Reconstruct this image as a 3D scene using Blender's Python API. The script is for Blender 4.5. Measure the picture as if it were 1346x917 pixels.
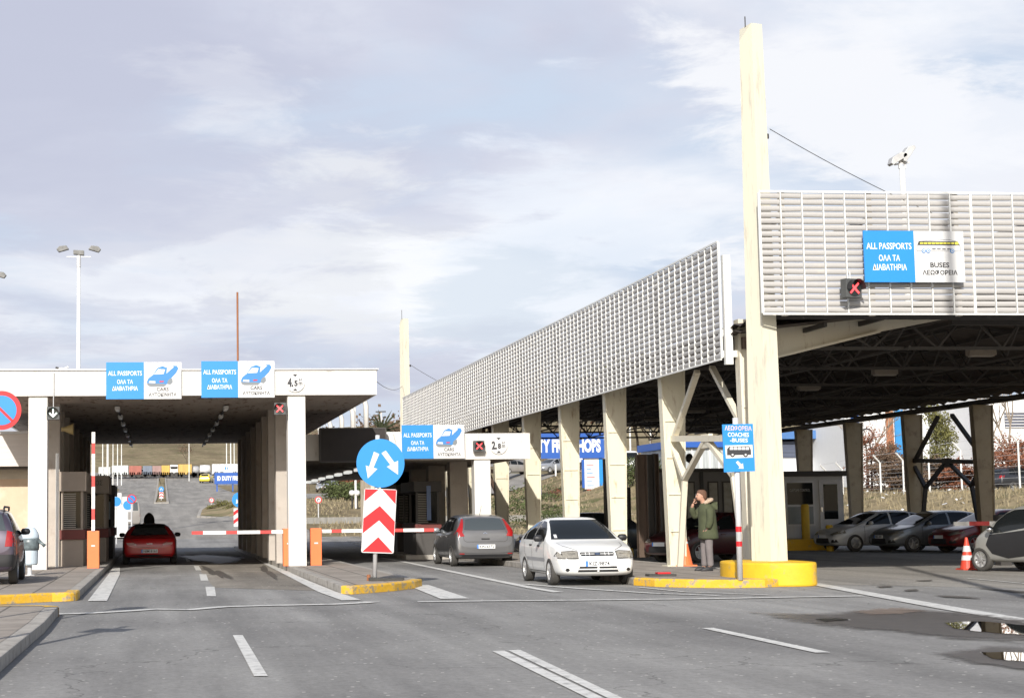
import bpy, bmesh, math, random
import numpy as np
from mathutils import Vector, Matrix
from mathutils.bvhtree import BVHTree
from mathutils.geometry import delaunay_2d_cdt
random.seed(7)
for _o in list(bpy.data.objects): bpy.data.objects.remove(_o)
S = bpy.context.scene
COL = S.collection
R = math.radians

# ------------------------------------------------------------------ camera
PW, PH, FPX = 1346.0, 917.0, 2250.0
CX0, CY0 = 450.0, 458.5
EYE = Vector((0, 0, 1.45))
_a = np.array([(209 - CX0) / FPX, (681.5 - CY0) / FPX, 1.0]); _a /= np.linalg.norm(_a)
_sx = -0.0115
def _solve_up():
    best = None
    for i in range(0, 20001):
        th = -0.3 + 0.6 * i / 20000
        k = math.sqrt(1 - _sx * _sx)
        z = np.array([_sx, -k * math.cos(th), k * math.sin(th)])
        e = abs(z @ _a)
        if best is None or e < best[0]: best = (e, z)
    return best[1]
_z = _solve_up(); _z -= (_z @ _a) * _a; _z /= np.linalg.norm(_z)
_x = np.cross(_a, _z)
M3 = np.stack([_x, _a, _z], axis=1)          # world -> camera (right, down, forward)
cam_d = bpy.data.cameras.new('camera'); cam = bpy.data.objects.new('camera', cam_d); COL.objects.link(cam)
_rw, _dw, _fw = M3[0], M3[1], M3[2]
cam.matrix_world = Matrix(((_rw[0], -_dw[0], -_fw[0], EYE.x), (_rw[1], -_dw[1], -_fw[1], EYE.y), (_rw[2], -_dw[2], -_fw[2], EYE.z), (0, 0, 0, 1)))
cam_d.sensor_width = 36; cam_d.lens = 36 * FPX / PW
cam_d.shift_x = (PW / 2 - CX0) / PW; cam_d.shift_y = 0
cam_d.clip_start = 0.3; cam_d.clip_end = 6000
S.camera = cam
def ray(px, py):
    c = np.array([(px - CX0) / FPX, (py - CY0) / FPX, 1.0])
    w = M3.T @ c
    return Vector(w)
def G(px, py, z=0.0):
    d = ray(px, py); t = (z - EYE.z) / d.z; return EYE + d * t
def PY(px, py, Y):
    d = ray(px, py); return EYE + d * (Y / d.y)
def PX(px, py, X):
    d = ray(px, py); return EYE + d * (X / d.x)

# ------------------------------------------------------------------ light
SUN_AZ, SUN_EL = R(17.0), R(28.0)      # light travels towards +Y and a little +X
S.view_settings.view_transform = 'Standard'; S.view_settings.look = 'None'
S.view_settings.exposure = 0.48; S.view_settings.gamma = 1
S.render.engine = 'CYCLES'
sl = bpy.data.lights.new('sun', 'SUN'); sl.energy = 4.1; sl.angle = R(0.6); sl.color = (1, .955, .88)
so = bpy.data.objects.new('sun', sl); COL.objects.link(so)
ldir = Vector((math.sin(SUN_AZ) * math.cos(SUN_EL), math.cos(SUN_AZ) * math.cos(SUN_EL), -math.sin(SUN_EL)))
so.rotation_euler = ldir.to_track_quat('-Z', 'Y').to_euler(); so.location = (0, -20, 40)

W = bpy.data.worlds.new('World'); S.world = W; W.use_nodes = True
nt = W.node_tree; nt.nodes.clear()
def wn(t, **k):
    n = nt.nodes.new(t)
    for a, b in k.items(): setattr(n, a, b)
    return n
out = wn('ShaderNodeOutputWorld'); bg = wn('ShaderNodeBackground'); bg.inputs['Strength'].default_value = 0.1
sky = wn('ShaderNodeTexSky'); sky.sky_type = 'NISHITA'; sky.sun_disc = False
sky.sun_elevation = SUN_EL; sky.sun_rotation = math.atan2(-ldir.x, -ldir.y)
sky.air_density = 1.0; sky.dust_density = 1.5; sky.ozone_density = 1.2
tc = wn('ShaderNodeTexCoord')
sep = wn('ShaderNodeSeparateXYZ'); nt.links.new(tc.outputs['Generated'], sep.inputs[0])
# project direction onto a cloud layer: (x,y)/(z+.12)
ad = wn('ShaderNodeMath', operation='ADD'); ad.inputs[1].default_value = 0.13; nt.links.new(sep.outputs['Z'], ad.inputs[0])
mx = wn('ShaderNodeMath', operation='MAXIMUM'); mx.inputs[1].default_value = 0.02; nt.links.new(ad.outputs[0], mx.inputs[0])
dx = wn('ShaderNodeMath', operation='DIVIDE'); nt.links.new(sep.outputs['X'], dx.inputs[0]); nt.links.new(mx.outputs[0], dx.inputs[1])
dy = wn('ShaderNodeMath', operation='DIVIDE'); nt.links.new(sep.outputs['Y'], dy.inputs[0]); nt.links.new(mx.outputs[0], dy.inputs[1])
cb = wn('ShaderNodeCombineXYZ'); nt.links.new(dx.outputs[0], cb.inputs[0]); nt.links.new(dy.outputs[0], cb.inputs[1])
def noise(scale, detail, rough, off, dist=0.0):
    mp = wn('ShaderNodeMapping'); mp.inputs['Location'].default_value = off; nt.links.new(cb.outputs[0], mp.inputs[0])
    n = wn('ShaderNodeTexNoise'); n.inputs['Scale'].default_value = scale; n.inputs['Detail'].default_value = detail
    n.inputs['Roughness'].default_value = rough; n.inputs['Distortion'].default_value = dist
    nt.links.new(mp.outputs[0], n.inputs['Vector']); return n.outputs['Fac']
def ramp(src, stops):
    r = wn('ShaderNodeValToRGB'); nt.links.new(src, r.inputs[0])
    e = r.color_ramp.elements
    while len(e) > 1: e.remove(e[0])
    e[0].position = stops[0][0]; e[0].color = (*stops[0][1], 1)
    for p, c in stops[1:]:
        q = e.new(p); q.color = (*c, 1)
    return r.outputs[0]
n1 = noise(0.85, 11, 0.52, (3.2, 1.7, 0), 0.25)
n2 = noise(1.5, 11, 0.54, (7.1, 4.4, 2), 0.3)
cover = ramp(n2, [(0.33, (0, 0, 0)), (0.52, (1, 1, 1))])
# cloud brightness from soft grey lilac to white
cb1 = ramp(n1, [(0.36, (.53, .55, .67)), (0.45, (.61, .63, .74)), (0.52, (.69, .71, .80)), (0.60, (.82, .84, .90)), (0.68, (.92, .93, .96))])
blue = wn('ShaderNodeRGB'); blue.outputs[0].default_value = (.57, .655, .79, 1)
m1 = wn('ShaderNodeMix', data_type='RGBA'); nt.links.new(cover, m1.inputs['Factor']); nt.links.new(blue.outputs[0], m1.inputs['A']); nt.links.new(cb1, m1.inputs['B'])
cur = m1.outputs['Result']
# bright cumulus banks standing in fixed directions of the sky
def bank(px, py, rad, col, k, off):
    global cur
    d0 = ray(px, py).normalized()
    nz = noise(2.2, 12, .63, off, .35); n_ = wn('ShaderNodeMath', operation='MULTIPLY_ADD'); nt.links.new(nz, n_.inputs[0]); n_.inputs[1].default_value = rad * 4.2; n_.inputs[2].default_value = -rad * 1.95
    vd = wn('ShaderNodeVectorMath', operation='DISTANCE'); nt.links.new(tc.outputs['Generated'], vd.inputs[0]); vd.inputs[1].default_value = d0
    ad_ = wn('ShaderNodeMath', operation='ADD'); nt.links.new(vd.outputs['Value'], ad_.inputs[0]); nt.links.new(n_.outputs[0], ad_.inputs[1])
    mr = wn('ShaderNodeMapRange', interpolation_type='SMOOTHSTEP'); nt.links.new(ad_.outputs[0], mr.inputs['Value']); mr.inputs['From Min'].default_value = rad; mr.inputs['From Max'].default_value = rad * .45; mr.inputs['To Min'].default_value = 0; mr.inputs['To Max'].default_value = k
    mm = wn('ShaderNodeMix', data_type='RGBA'); nt.links.new(mr.outputs[0], mm.inputs['Factor']); nt.links.new(cur, mm.inputs['A']); mm.inputs['B'].default_value = (*col, 1); cur = mm.outputs['Result']
bank(1120, 90, .13, (.89, .895, .925), .95, (1, 2, 3)); bank(1330, 250, .09, (.88, .89, .93), .8, (4, 2, 1)); bank(440, 350, .075, (.80, .81, .84), .75, (9, 3, 3)); bank(560, 385, .045, (.92, .93, .96), .85, (2, 8, 3)); bank(730, 330, .08, (.82, .86, .93), .7, (5, 5, 3)); bank(300, 275, .10, (.80, .81, .86), .6, (15, 5, 3))
bank(150, 110, .2, (.54, .56, .68), .5, (6, 6, 2)); bank(1200, 400, .05, (.60, .64, .75), .5, (3, 6, 2)); bank(660, 390, .06, (.58, .66, .76), .5, (13, 6, 2))
scl = wn('ShaderNodeVectorMath', operation='SCALE'); scl.inputs['Scale'].default_value = 7.8; nt.links.new(cur, scl.inputs[0])
m2 = wn('ShaderNodeMix', data_type='RGBA'); # the cloud deck lies ahead and low; overhead and behind the camera the sky is open blue
def mrange(src, a, b, c, d):
    n = wn('ShaderNodeMapRange', interpolation_type='SMOOTHSTEP'); nt.links.new(src, n.inputs['Value'])
    for k_, v_ in (('From Min', a), ('From Max', b), ('To Min', c), ('To Max', d)): n.inputs[k_].default_value = v_
    return n.outputs[0]
fz = mrange(sep.outputs['Z'], .36, .70, .95, .22); fy = mrange(sep.outputs['Y'], -.5, .45, .25, 1.0)
fm_ = wn('ShaderNodeMath', operation='MULTIPLY'); nt.links.new(fz, fm_.inputs[0]); nt.links.new(fy, fm_.inputs[1]); nt.links.new(fm_.outputs[0], m2.inputs['Factor'])
nt.links.new(sky.outputs[0], m2.inputs['A']); nt.links.new(scl.outputs[0], m2.inputs['B'])
nt.links.new(m2.outputs['Result'], bg.inputs['Color']); nt.links.new(bg.outputs[0], out.inputs[0])

# ------------------------------------------------------------------ materials
_mats = {}
def mat(name, col, rough=.7, metal=0, var=.12, scale=3.0, bump=0.0, bscale=40, spec=.5, emit=None, coat=0, stain=None, stain_scale=1.0, stretch=(1, 1, 1), stain_at=(.52, .68)):
    if name in _mats: return _mats[name]
    m = bpy.data.materials.new(name); m.use_nodes = True; _mats[name] = m
    t = m.node_tree; b = t.nodes['Principled BSDF']; L = t.links.new
    b.inputs['Roughness'].default_value = rough; b.inputs['Metallic'].default_value = metal
    b.inputs['Specular IOR Level'].default_value = spec
    b.inputs['Coat Weight'].default_value = coat; b.inputs['Coat Roughness'].default_value = .05
    tcn = t.nodes.new('ShaderNodeTexCoord'); mp = t.nodes.new('ShaderNodeMapping'); L(tcn.outputs['Object'], mp.inputs[0]); mp.inputs['Scale'].default_value = stretch
    n = t.nodes.new('ShaderNodeTexNoise'); n.inputs['Scale'].default_value = scale; n.inputs['Detail'].default_value = 7; n.inputs['Roughness'].default_value = .62; L(mp.outputs[0], n.inputs['Vector'])
    mr = t.nodes.new('ShaderNodeMapRange'); mr.inputs['From Min'].default_value = .3; mr.inputs['From Max'].default_value = .7
    mr.inputs['To Min'].default_value = 1 - var; mr.inputs['To Max'].default_value = 1 + var * .6; L(n.outputs['Fac'], mr.inputs['Value'])
    sc = t.nodes.new('ShaderNodeVectorMath'); sc.operation = 'SCALE'; sc.inputs[0].default_value = col[:3]; L(mr.outputs[0], sc.inputs['Scale'])
    res = sc.outputs[0]
    if stain:
        n2 = t.nodes.new('ShaderNodeTexNoise'); n2.inputs['Scale'].default_value = stain_scale; n2.inputs['Detail'].default_value = 9; n2.inputs['Roughness'].default_value = .7; L(mp.outputs[0], n2.inputs['Vector'])
        r2 = t.nodes.new('ShaderNodeMapRange'); r2.inputs['From Min'].default_value = stain_at[0]; r2.inputs['From Max'].default_value = stain_at[1]; L(n2.outputs['Fac'], r2.inputs['Value'])
        mxn = t.nodes.new('ShaderNodeMix'); mxn.data_type = 'RGBA'; L(r2.outputs[0], mxn.inputs['Factor']); L(res, mxn.inputs['A']); mxn.inputs['B'].default_value = (*stain, 1); res = mxn.outputs['Result']
    L(res, b.inputs['Base Color'])
    if bump:
        nb = t.nodes.new('ShaderNodeTexNoise'); nb.inputs['Scale'].default_value = bscale; nb.inputs['Detail'].default_value = 5; L(mp.outputs[0], nb.inputs['Vector'])
        bp = t.nodes.new('ShaderNodeBump'); bp.inputs['Strength'].default_value = bump; bp.inputs['Distance'].default_value = .02; L(nb.outputs['Fac'], bp.inputs['Height']); L(bp.outputs[0], b.inputs['Normal'])
    if emit:
        b.inputs['Emission Color'].default_value = (*emit[0], 1); b.inputs['Emission Strength'].default_value = emit[1]
    return m
def paint(name, col, rough=.32, coat=.6, metal=0.0, var=.04):
    return mat(name, col, rough=rough, metal=metal, var=var, scale=2, coat=coat)

# ------------------------------------------------------------------ mesh builder
class MB:
    def __init__(s): s.v = []; s.f = []; s.mi = []; s.m = 0
    def add(s, vs, fs):
        b = len(s.v); s.v += [tuple(v) for v in vs]; s.f += [tuple(b + i for i in f) for f in fs]; s.mi += [s.m] * len(fs)
    def bx(s, x0, x1, y0, y1, z0, z1):
        s.add([(x0, y0, z0), (x1, y0, z0), (x1, y1, z0), (x0, y1, z0), (x0, y0, z1), (x1, y0, z1), (x1, y1, z1), (x0, y1, z1)],
              [(3, 2, 1, 0), (4, 5, 6, 7), (0, 1, 5, 4), (1, 2, 6, 5), (2, 3, 7, 6), (3, 0, 4, 7)]); return s
    def beam(s, p, q, w, h=None, up=(0, 0, 1)):
        h = h or w; p = Vector(p); q = Vector(q); d = (q - p).normalized(); u = Vector(up)
        if abs(d.dot(u)) > .98: u = Vector((0, 1, 0))
        a = d.cross(u).normalized(); b = a.cross(d).normalized(); a *= w / 2; b *= h / 2
        vs = [p - a - b, p + a - b, p + a + b, p - a + b, q - a - b, q + a - b, q + a + b, q - a + b]
        s.add(vs, [(0, 1, 2, 3), (7, 6, 5, 4), (0, 4, 5, 1), (1, 5, 6, 2), (2, 6, 7, 3), (3, 7, 4, 0)]); return s
    def tube(s, pts, r, n=10, caps=True):
        pts = [Vector(p) for p in pts]; rr = r if isinstance(r, (list, tuple)) else [r] * len(pts)
        rings = []
        ref = None
        for i, p in enumerate(pts):
            d = (pts[min(i + 1, len(pts) - 1)] - pts[max(i - 1, 0)]).normalized()
            if ref is None:
                ref = Vector((0, 0, 1)) if abs(d.z) < .9 else Vector((1, 0, 0))
            a = d.cross(ref).normalized(); b = a.cross(d).normalized(); ref = b
            rings.append([p + a * math.cos(6.28318 * k / n) * rr[i] + b * math.sin(6.28318 * k / n) * rr[i] for k in range(n)])
        vs = [v for g in rings for v in g]; fs = []
        for i in range(len(pts) - 1):
            for k in range(n):
                k2 = (k + 1) % n; fs.append((i * n + k, i * n + k2, (i + 1) * n + k2, (i + 1) * n + k))
        if caps: fs.append(tuple(range(n - 1, -1, -1))); fs.append(tuple((len(pts) - 1) * n + k for k in range(n)))
        s.add(vs, fs); return s
    def prism(s, poly, z0, z1):
        n = len(poly); vs = [(p[0], p[1], z0) for p in poly] + [(p[0], p[1], z1) for p in poly]
        s.add(vs, [tuple(range(n - 1, -1, -1)), tuple(range(n, 2 * n))] + [(i, (i + 1) % n, n + (i + 1) % n, n + i) for i in range(n)]); return s
    def prism_y(s, poly, y0, y1):      # poly in (x,z), extruded along y
        n = len(poly); vs = [(p[0], y0, p[1]) for p in poly] + [(p[0], y1, p[1]) for p in poly]
        s.add(vs, [tuple(range(n)), tuple(range(2 * n - 1, n - 1, -1))] + [(n + i, n + (i + 1) % n, (i + 1) % n, i) for i in range(n)]); return s
    def prism_x(s, poly, x0, x1):      # poly in (y,z)
        n = len(poly); vs = [(x0, p[0], p[1]) for p in poly] + [(x1, p[0], p[1]) for p in poly]
        s.add(vs, [tuple(range(n - 1, -1, -1)), tuple(range(n, 2 * n))] + [(i, (i + 1) % n, n + (i + 1) % n, n + i) for i in range(n)]); return s
    def sheet(s, poly, z=0.0):
        s.add([(p[0], p[1], p[2] if len(p) > 2 else z) for p in poly], [tuple(range(len(poly)))]); return s
    def lathe(s, prof, n=24, axis='z', c=(0, 0, 0)):   # prof (r, h)
        vs = []; fs = []
        for r, h in prof:
            for k in range(n):
                a = 6.283185 * k / n; x, y = r * math.cos(a), r * math.sin(a)
                p = (x, y, h) if axis == 'z' else ((x, h, y) if axis == 'y' else (h, x, y))
                vs.append((p[0] + c[0], p[1] + c[1], p[2] + c[2]))
        for i in range(len(prof) - 1):
            for k in range(n):
                k2 = (k + 1) % n; fs.append((i * n + k, i * n + k2, (i + 1) * n + k2, (i + 1) * n + k))
        fs.append(tuple(range(n - 1, -1, -1))); fs.append(tuple((len(prof) - 1) * n + k for k in range(n)))
        s.add(vs, fs); return s
    def disc_y(s, cx, cz, r, y0, y1, n=40):
        return s.prism_y([(cx + r * math.cos(6.283185 * k / n), cz + r * math.sin(6.283185 * k / n)) for k in range(n)], y0, y1)
    def build(s, name, mats, parent=None, smooth=False, loc=(0, 0, 0), bevel=0, rz=0):
        me = bpy.data.meshes.new(name); me.from_pydata([tuple(v) for v in s.v], [], s.f); me.update()
        mats = mats if isinstance(mats, (list, tuple)) else [mats]
        for m in mats: me.materials.append(m)
        if len(mats) > 1: me.polygons.foreach_set('material_index', s.mi)
        bm = bmesh.new(); bm.from_mesh(me); bmesh.ops.recalc_face_normals(bm, faces=bm.faces)
        if bevel:
            es = [e for e in bm.edges if len(e.link_faces) == 2 and e.calc_face_angle(0) > .5]
            bmesh.ops.bevel(bm, geom=es, offset=bevel, segments=2, affect='EDGES', profile=.6, clamp_overlap=True)
        bm.to_mesh(me); bm.free()
        if smooth: me.polygons.foreach_set('use_smooth', [True] * len(me.polygons))
        o = bpy.data.objects.new(name, me); COL.objects.link(o); o.parent = parent; o.location = loc; o.rotation_euler = (0, 0, rz)
        return o
def tag(o, label=None, cat=None, group=None, kind=None):
    if label: o['label'] = label
    if cat: o['category'] = cat
    if group: o['group'] = group
    if kind: o['kind'] = kind
    return o
def thing(name, label, cat, loc=(0, 0, 0), rz=0, group=None):
    o = bpy.data.objects.new(name, None); COL.objects.link(o); o.location = loc; o.rotation_euler = (0, 0, rz); o.empty_display_size = .2
    return tag(o, label, cat, group)
def kids(o): return [c for c in bpy.data.objects if c.parent == o]
def copy_tree(o, parent=None, loc=None, rz=None, label=None):
    c = o.copy(); COL.objects.link(c); c.parent = parent
    if loc is not None: c.location = loc
    if rz is not None: c.rotation_euler = (0, 0, rz)
    if label: c['label'] = label
    for ch in kids(o): copy_tree(ch, c)
    return c
def smoothstep(a, b, x):
    t = max(0, min(1, (x - a) / (b - a))); return t * t * (3 - 2 * t)

def lettering(txt, w, h, m, parent, x, z, y=-.004, bold=.0, name='lettering', rx=None):
    """painted letters in the xz plane facing -Y, centred on (x,z), fitted to w by h"""
    cu = bpy.data.curves.new('txt', 'FONT'); cu.body = txt; cu.size = 1; cu.offset = bold; cu.resolution_u = 3
    to = bpy.data.objects.new('txt', cu); COL.objects.link(to)
    dg = bpy.context.evaluated_depsgraph_get(); me = bpy.data.meshes.new_from_object(to.evaluated_get(dg))
    bpy.data.objects.remove(to)
    co = np.array([v.co[:] for v in me.vertices])
    lo, hi = co.min(0), co.max(0); sxx = w / (hi[0] - lo[0]); szz = h / (hi[1] - lo[1])
    c = (lo + hi) / 2
    for v in me.vertices:
        v.co = Vector(((v.co.x - c[0]) * sxx, 0, (v.co.y - c[1]) * szz))
    me.materials.clear(); me.materials.append(m); me.name = name
    for p in me.polygons: p.material_index = 0
    o = bpy.data.objects.new(name, me); COL.objects.link(o); o.parent = parent; o.location = (x, y, z)
    return o
# ------------------------------------------------------------------ shared materials
M = {}
M['plaster'] = mat('white_plaster', (.66, .64, .605), .8, var=.05, scale=1.2, bump=.15, bscale=30, stain=(.40, .36, .31), stain_scale=1.6, stretch=(1.6, 1.6, .4), stain_at=(.58, .75))
M['plaster_shaded'] = mat('shaded_plaster', (.44, .395, .35), .85, var=.12, scale=1.6, bump=.2, bscale=20, stain=(.34, .28, .23), stain_scale=2.2, stain_at=(.55, .72))  # plaster colour darkened to carry the shade inside the halls
M['concrete'] = mat('concrete', (.36, .33, .29), .85, var=.15, scale=2, bump=.3, bscale=25, stain=(.17, .14, .12), stain_scale=3)
M['kerb'] = mat('kerb_stone', (.37, .345, .31), .85, var=.2, scale=4, bump=.4, bscale=30, stain=(.17, .155, .14), stain_scale=3)
M['yellow'] = mat('yellow_kerb_paint', (.74, .43, .03), .65, var=.2, scale=6, bump=.3, bscale=30, stain=(.30, .26, .20), stain_scale=6, stain_at=(.50, .60))
M['yellow2'] = mat('yellow_plinth_paint', (.78, .46, .02), .6, var=.14, scale=2.5, bump=.2, bscale=20, stain=(.42, .33, .16), stain_scale=2.6, stain_at=(.57, .70))
M['white_metal'] = mat('white_metal', (.68, .68, .66), .45, var=.04)
M['cream'] = mat('cream_steel', (.66, .615, .48), .45, var=.05, scale=1, stain=(.36, .27, .17), stain_scale=3.2, stretch=(2, 2, .5), stain_at=(.56, .72))
M['cream_white'] = mat('white_cream_steel', (.68, .63, .51), .45, var=.05, scale=1, stain=(.40, .30, .2), stain_scale=3.4, stretch=(2, 2, .5), stain_at=(.57, .74))
M['mast'] = mat('mast_cream', (.64, .605, .485), .5, var=.03, scale=.8, stain=(.40, .37, .31), stain_scale=2.2, stretch=(4, 4, .45), stain_at=(.54, .72))
M['slat'] = mat('slat_white', (.395, .383, .37), .5, var=.05, scale=.5, stain=(.5, .46, .4), stain_scale=2, stretch=(.6, .6, 1), stain_at=(.62, .8))
M['brown_steel'] = mat('brown_steel', (.10, .065, .045), .6, var=.2)
M['dark_steel'] = mat('dark_steel', (.045, .04, .037), .55, var=.2)
M['black'] = mat('black_plastic', (.02, .02, .022), .5, var=.1)
M['rubber'] = mat('rubber', (.055, .052, .048), .85, var=.2, scale=8)
M['glass'] = mat('dark_glass', (.012, .014, .015), .05, var=.0, spec=.3)
M['grey_metal'] = mat('galvanised_metal', (.58, .58, .59), .5, metal=.15, var=.08)
M['rim'] = mat('wheel_alloy', (.50, .50, .50), .35, metal=.6, var=.06)
M['chrome'] = mat('chrome', (.8, .8, .8), .12, metal=1, var=0)
M['sign_blue'] = mat('sign_blue', (.016, .225, .60), .45, var=.03)
M['sign_white'] = mat('sign_white', (.60, .60, .60), .45, var=.03)
M['sign_red'] = mat('sign_red', (.56, .012, .018), .45, var=.05)
M['ink'] = mat('sign_ink', (.03, .03, .035), .6, var=0)
M['orange'] = mat('barrier_orange', (.78, .18, .055), .5, var=.06, stain=(.5, .14, .08), stain_scale=3, stain_at=(.62, .8))
M['arm_white'] = mat('arm_white', (.78, .76, .73), .5, var=.05)
M['arm_red'] = mat('arm_red', (.50, .05, .045), .5, var=.1)
M['lamp_red'] = mat('tail_lamp', (.30, .012, .012), .15, var=.05, coat=.5)
M['headlamp'] = mat('headlamp', (.40, .37, .31), .10, var=.3, scale=25, metal=.4, coat=.6)
M['plate'] = mat('plate_white', (.75, .76, .76), .4, var=.03)
M['seam'] = mat('door_seam', (.035, .033, .032), .8, var=0)

# ------------------------------------------------------------------ ground shape
def hz(x, y):
    r = y - 92
    z = 0.0 if r < -4 else (.0385 * (r + 4) ** 2 / 16 if r < 4 else .0385 * r)
    if y > 275:
        z += smoothstep(275, 330, y) * 1.0 + smoothstep(300, 760, y) * 13.0
        z += smoothstep(330, 800, y) * (1.6 * math.sin(x * .021 + y * .006) + 1.1 * math.sin(x * .047 + 1.3))
    z += 2.3 * smoothstep(30.6, 40.0, x) * smoothstep(25, 45, y)
    z += .55 * smoothstep(4.5, 7, x) * smoothstep(118.5, 130, y) * (1 - smoothstep(150, 260, y))
    return z
def grid_mesh(xs, ys, zf):
    m = MB(); vs = [(x, y, zf(x, y)) for y in ys for x in xs]; n = len(xs); fs = []
    for j in range(len(ys) - 1):
        for i in range(n - 1): fs.append((j * n + i, j * n + i + 1, (j + 1) * n + i + 1, (j + 1) * n + i))
    m.add(vs, fs); return m
xs = [-900, -500, -300, -200, -140, -100] + list(range(-80, 30, 5)) + [30 + i for i in range(0, 11)] + [44, 50, 60, 75, 90, 120, 160, 220, 300, 450, 700, 1100]
ys = [-120, -40, 0, 20] + list(range(25, 50, 4)) + list(range(50, 88, 8)) + list(range(88, 98, 1)) + list(range(98, 112, 2)) + list(range(112, 270, 8)) + list(range(270, 345, 6)) + list(range(350, 900, 25)) + [1000, 1300, 2000, 3500]

# dry grass ground
def ground_mat():
    m = bpy.data.materials.new('dry_grass'); m.use_nodes = True; t = m.node_tree; L = t.links.new; b = t.nodes['Principled BSDF']; b.inputs['Roughness'].default_value = .95
    b.inputs['Specular IOR Level'].default_value = .1
    tcn = t.nodes.new('ShaderNodeTexCoord')
    def N(scale, d=8, st=(1, 1, 1)):
        mp = t.nodes.new('ShaderNodeMapping'); mp.inputs['Scale'].default_value = st; L(tcn.outputs['Object'], mp.inputs[0])
        n = t.nodes.new('ShaderNodeTexNoise'); n.inputs['Scale'].default_value = scale; n.inputs['Detail'].default_value = d; n.inputs['Roughness'].default_value = .65; L(mp.outputs[0], n.inputs['Vector']); return n.outputs['Fac']
    r = t.nodes.new('ShaderNodeValToRGB'); L(N(.06, 9, (1, .35, 1)), r.inputs[0]); e = r.color_ramp.elements
    e[0].position = .32; e[0].color = (.15, .118, .078, 1); e[1].position = .68; e[1].color = (.34, .285, .19, 1); q = e.new(.5); q.color = (.25, .205, .135, 1)
    r2 = t.nodes.new('ShaderNodeValToRGB'); L(N(1.4, 9), r2.inputs[0]); e = r2.color_ramp.elements
    e[0].position = .3; e[0].color = (.5, .5, .45, 1); e[1].position = .65; e[1].color = (1.25, 1.2, 1.1, 1)
    mu = t.nodes.new('ShaderNodeMix'); mu.data_type = 'RGBA'; mu.blend_type = 'MULTIPLY'; mu.inputs['Factor'].default_value = 1; L(r.outputs[0], mu.inputs['A']); L(r2.outputs[0], mu.inputs['B'])
    gr = t.nodes.new('ShaderNodeMapRange'); gr.inputs['From Min'].default_value = .53; gr.inputs['From Max'].default_value = .64; L(N(.35, 6), gr.inputs['Value'])
    mg = t.nodes.new('ShaderNodeMix'); mg.data_type = 'RGBA'; L(gr.outputs[0], mg.inputs['Factor']); L(mu.outputs['Result'], mg.inputs['A']); mg.inputs['B'].default_value = (.11, .115, .05, 1)
    L(mg.outputs['Result'], b.inputs['Base Color']); return m
GRASS = ground_mat()
o = grid_mesh(xs, ys, lambda x, y: hz(x, y) - .03).build('ground', GRASS, smooth=True); tag(o, 'dry brownish grass ground rising to a low hill behind', kind='structure')

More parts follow.
